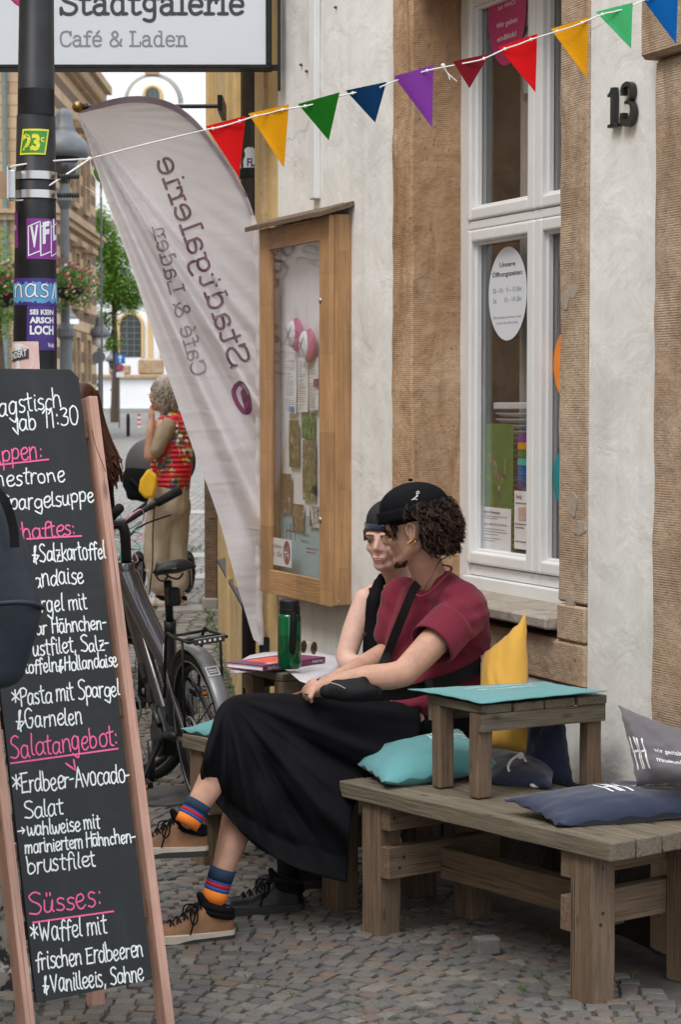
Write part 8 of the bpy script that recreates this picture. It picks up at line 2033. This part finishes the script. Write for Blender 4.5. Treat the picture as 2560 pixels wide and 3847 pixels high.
def rp(Y): return Y
prof = [(1108, -20), (1150, 20), (1215, 48), (1290, 72), (1360, 90), (1398, 101), (1450, 90), (1520, 66), (1565, 55), (1590, 20)]
Yb = PX - .20
vs = []; n = 20
for (y, x) in prof:
    p = D(x, y, Yb + .06); cx = -.90; hw = p.x - cx
    for i in range(n):
        a = i*6.2832/n; ca, sa = math.cos(a), math.sin(a); k = 2.6; rad = (abs(ca)**k + abs(sa)**k)**(-1/k)
        vs.append(Vector((cx + hw*ca*rad, Yb + .06 + .085*sa*rad*min(1, hw/.15), p.z)))
fs = [(j*n+i, j*n+(i+1) % n, (j+1)*n+(i+1) % n, (j+1)*n+i) for j in range(len(prof)-1) for i in range(n)] + [tuple(range(n)), tuple(range((len(prof)-1)*n, len(prof)*n))]
mb.add(vs, fs); o = build("pack_body", mb, "navy_bag", parent=bp, smooth=True); ss = o.modifiers.new("s", 'SUBSURF'); ss.levels = ss.render_levels = 2
mb = MB(); mb.tube(cr_pts([D(-30, 1392, Yb-.03), D(30, 1386, Yb-.04), D(75, 1389, Yb-.01), D(99, 1398, Yb+.05)], 5), .006, 8); build("pocket_seam", mb, "navy_bag", parent=bp, smooth=True)
strap([(-20, 1120, Yb), (10, 1150, Yb-.01), (30, 1210, Yb-.01), (34, 1260, Yb-.012)], .02, "black_web", bp)

# ---- grey haired woman with the yellow bag -------------------------
EY = 15.5; ez = gz(EY)
ew = thing("person", Vector((D(388, 1300, EY).x, EY, ez)), "grey haired woman in red floral quilted vest and beige trousers", "person")
mb = MB(); ec_ = D(374, 912, EY); ef = Vector((-.9, .3, -.15)); head_body(mb, ec_, ef, 1.0)
cap(mb, (380, 935, EY, .05), (390, 965, EY, .06)); cap(mb, (392, 985, EY, .11), (388, 1120, EY, .12))
cap(mb, (372, 980, EY-.12, .05), (352, 1045, EY-.16, .042), (343, 1050, EY-.18, .04), (346, 990, EY-.18, .03), (349, 968, EY-.16, .026))
hand(mb, D(349, 968, EY-.16), D(349, 952, EY-.15), [[D(347+1.5*i, 946, EY-.15+.01*i), D(347+1.5*i, 938, EY-.14+.01*i), D(350+1.5*i, 932, EY-.13+.01*i)] for i in range(-1, 3)], .009)
cap(mb, (368, 1340, EY, .05), (370, 1392, EY, .038)); cap(mb, (412, 1365, EY+.05, .045), (413, 1392, EY+.05, .038))
remesh("body", mb, "skin", parent=ew, voxel=.011, smooth_it=3)
head_parts(ew, ec_, ef, 1.0)
mb = MB(); ME = rotf(ef); mb.ell(ec_ + ME @ Vector((-.028, 0, .03)), (.10, .105, .115), 20, 14, ME); mb.ell(ec_ + ME @ Vector((-.045, 0, -.03)), (.085, .09, .08), 18, 12, ME)
remesh("hair_mass", mb, "hair_grey", parent=ew, voxel=.012, smooth_it=3, disp=folds(.016, 22, 3))
mb = MB(); rr = random.Random(31)
for _ in range(420):
    d = Vector((rr.gauss(0, 1), rr.gauss(0, 1), rr.gauss(0, 1))).normalized(); v = ME.transposed() @ d
    if v.x > .35 and v.z < .5: continue
    p = ec_ + ME @ Vector((v.x*.105 - .03, v.y*.108, v.z*.12 + .02)); P = curl(p, d*.4 + Vector((0, 0, -1)), .006, rr.uniform(.02, .045), 0); mb.tube(P, .0028, 4, caps=False)
build("hair_locks", mb, "hair_grey", parent=ew, recalc=False, smooth=True)
mb = MB(); cap(mb, (400, 985, EY, .135), (398, 1040, EY, .15), (393, 1105, EY, .155)); cap(mb, (390, 962, EY, .06), (412, 990, EY, .12))
remesh("vest", mb, "vest_floral", parent=ew, voxel=.012, smooth_it=5, disp=folds(.008, 9, 2))
mb = MB(); cap(mb, (385, 982, EY-.13, .065), (358, 1035, EY-.17, .062)); remesh("sleeve", mb, "taupe_shirt", parent=ew, voxel=.01, smooth_it=4, disp=folds(.006, 14))
mb = MB(); cap(mb, (392, 1120, EY, .145), (388, 1160, EY, .15)); cap(mb, (372, 1160, EY-.02, .11), (360, 1260, EY-.02, .10), (366, 1342, EY, .086)); cap(mb, (405, 1160, EY+.04, .11), (402, 1260, EY+.05, .095), (409, 1338, EY+.05, .084))
remesh("trousers", mb, "beige_cloth", parent=ew, voxel=.012, smooth_it=4, disp=folds(.012, 9, 4, .6))
for (x, y, dy) in ((362, 1403, 0), (406, 1394, .06)):
    hh_ = D(x + 24, y, EY + dy); shoe(Vector((hh_.x + .0, EY + dy + .02, ez + .002)), (-.85, -.5, 0), (0, 0, 1), .26, ("shoe_white", "sole_cream", "sole_cream"), "shoe", ew, boot=False, laces="print_white")
yb = thing("shoulder_bag", D(338, 1145, EY-.2), "bright yellow shoulder bag on the grey haired woman's hip", "bag")
mb = MB(); ring = [(322, 1105), (340, 1078), (362, 1095), (360, 1118), (352, 1145), (334, 1148), (318, 1130)]; mb.poly3([D(x, y, EY-.26) for x, y in ring], (0, .09, 0)); o = build("pouch", mb, "yellow_bag" if "yellow_bag" in MATS else "pennant_yellow", parent=yb, bevel=.02, bseg=3)
plain("yellow_bag", (.78, .46, .015), .6, bs=.3, bscale=20, bdist=.01); o.data.materials[0] = MATS["yellow_bag"]
build("strap", MB().tube(cr_pts([D(358, 1098, EY-.24), D(380, 1060, EY-.25), D(402, 1020, EY-.24), D(412, 985, EY-.20), D(407, 958, EY-.1)], 4), .010, 6, flat=.4), "leather_brown", parent=yb)
build("strap_end", MB().tube(cr_pts([D(357, 1145, EY-.2), D(352, 1220, EY-.19), D(351, 1300, EY-.19), D(343, 1368, EY-.18)], 4), .012, 6, flat=.4), "black_web", parent=yb)
plain("hood_grey", (.07, .07, .078), .7)
# ---- stroller --------------------------------------------------------
SYs = 16.9
pr_ = thing("stroller", Vector((D(360, 1200, SYs).x, SYs, gz(SYs))), "black pram with a grey hood in front of the grey haired woman", "stroller")
def S3(x, y, dy=0): return D(x, y, SYs + dy)
hcn = S3(345, 1075)
mb = MB(); mb.ell(hcn + Vector((0, 0, .0)), (.20, .19, .23), 20, 14); 0 and mb.grid(lambda u, v: hcn + Vector((-.19*math.cos(u*math.pi*.5), -.18 + .36*v, .22*math.sin(u*math.pi*.5) )) if 0 else hcn + Vector((-.21*math.cos(u*math.pi*.55), (-.19 + .38*v)*(1 - .1*abs(2*v-1)), .235*math.sin(u*math.pi*.55) + .02*math.sin(v*math.pi))), 12, 10)
o = build("hood", mb, "hood_grey", parent=pr_, smooth=True); build("hood_inside", MB().ell(hcn + Vector((-.015, -.03, -.10)), (.205, .185, .18), 20, 12), "black_cloth", parent=pr_, smooth=True)
mb = MB(); a = S3(288, 1092); b = S3(442, 1165); mb.box(XF, a.x + .02, a.x + .42, SYs - .18, SYs + .18, S3(300, 1150).z, a.z + .02); build("carrycot", mb, "black_cloth", parent=pr_, bevel=.05, bseg=3)
mb = MB(); p = S3(437, 1055); mb.ell(S3(425, 1062), (.09, .17, .15), 16, 12); build("footmuff", mb, "black_cloth", parent=pr_, smooth=True)
for dy in (-.2, .2):
    mb = MB(); mb.tube([S3(300, 1100, dy), S3(420, 1230, dy)], .014, 8); mb.tube([S3(440, 1080, dy), S3(308, 1180, dy)], .014, 8); mb.tube([S3(405, 1165, dy), S3(430, 1235, dy)], .014, 8)
    build("chassis", mb, "black_metal", parent=pr_)
def swheel(c, r):
    w = build("wheel", MB().tube([c + Vector((r*.25*math.cos(t), r*math.cos(t)*.9, r*math.sin(t))) for t in [i*6.283/24 for i in range(24)]], .02, 8, closed=True), "rubber", parent=pr_, smooth=True)
    build("hub", MB().tube([c - Vector((.03, 0, 0)), c + Vector((.03, 0, 0))], r*.75, 18), "plastic_black", parent=w)
for (x, dy) in ((432, -.22), (432, .28), (318, -.2), (318, .24)): c = S3(x, 1240, dy); swheel(Vector((c.x, SYs + dy, gz(SYs) + .15)), .13)
# ---- long haired person behind the board ---------------------------
LY = 12.0
lp = thing("person", Vector((D(238, 1200, LY).x, LY, gz(LY))), "person with long brown hair and dark coat behind the chalkboard frame", "person")
mb = MB(); lc = D(190, 938, LY); lf = Vector((-.3, .95, 0)); head_body(mb, lc, lf); cap(mb, (190, 960, LY, .05), (194, 1000, LY, .06), (200, 1040, LY, .11)); 
cap(mb, (205, 1040, LY, .12), (205, 1230, LY, .12)); cap(mb, (195, 1200, LY, .08), (195, 1600, LY, .06)); cap(mb, (218, 1200, LY, .08), (218, 1600, LY, .06)); remesh("body", mb, "skin", parent=lp, voxel=.014, smooth_it=3)
mb = MB(); cap(mb, (206, 1050, LY, .14), (208, 1250, LY, .14)); cap(mb, (226, 1045, LY, .06), (236, 1150, LY, .055), (234, 1250, LY-.05, .045)); cap(mb, (190, 1045, LY, .06), (180, 1150, LY, .055)); remesh("coat", mb, "black_cloth", parent=lp, voxel=.014, smooth_it=4, disp=folds(.008, 8))
mb = MB(); cap(mb, (198, 1240, LY, .10), (198, 1600, LY, .08)); cap(mb, (218, 1240, LY, .10), (222, 1600, LY, .08)); remesh("trousers", mb, "black_cloth", parent=lp, voxel=.014, smooth_it=4)
g_ = gz(LY); [shoe(Vector((D(x, 1500, LY).x, LY - .08, g_)), (-.1, 1, 0), (0, 0, 1), .27, ("shoe_black", "sole_black", "sole_black"), "shoe", lp) for x in (196, 222)]
mb = MB(); rr = random.Random(17); ML = rotf(lf); mb.ell(lc + Vector((0, -.01, .03)), (.095, .105, .115), 18, 12)
for _ in range(900):
    a = rr.uniform(0, 6.28); rad = rr.uniform(.05, .095); z1_ = rr.uniform(-.36, -.46); p0 = lc + Vector((math.cos(a)*rad, math.sin(a)*rad*.9 - .02, rr.uniform(.0, .1))); dx = .05 + rr.uniform(-.02, .05)
    mb.tube(cr_pts([p0, p0 + Vector((math.cos(a)*.02 + .02, -.03, -.16)), p0 + Vector((math.cos(a)*.05 + dx*.8, -.06, -.34)), p0 + Vector((math.cos(a)*.03 + dx*1.3, -.08, z1_))], 3), .0034, 4, caps=False)
build("hair", mb, "hair_auburn", parent=lp, recalc=False, smooth=True)
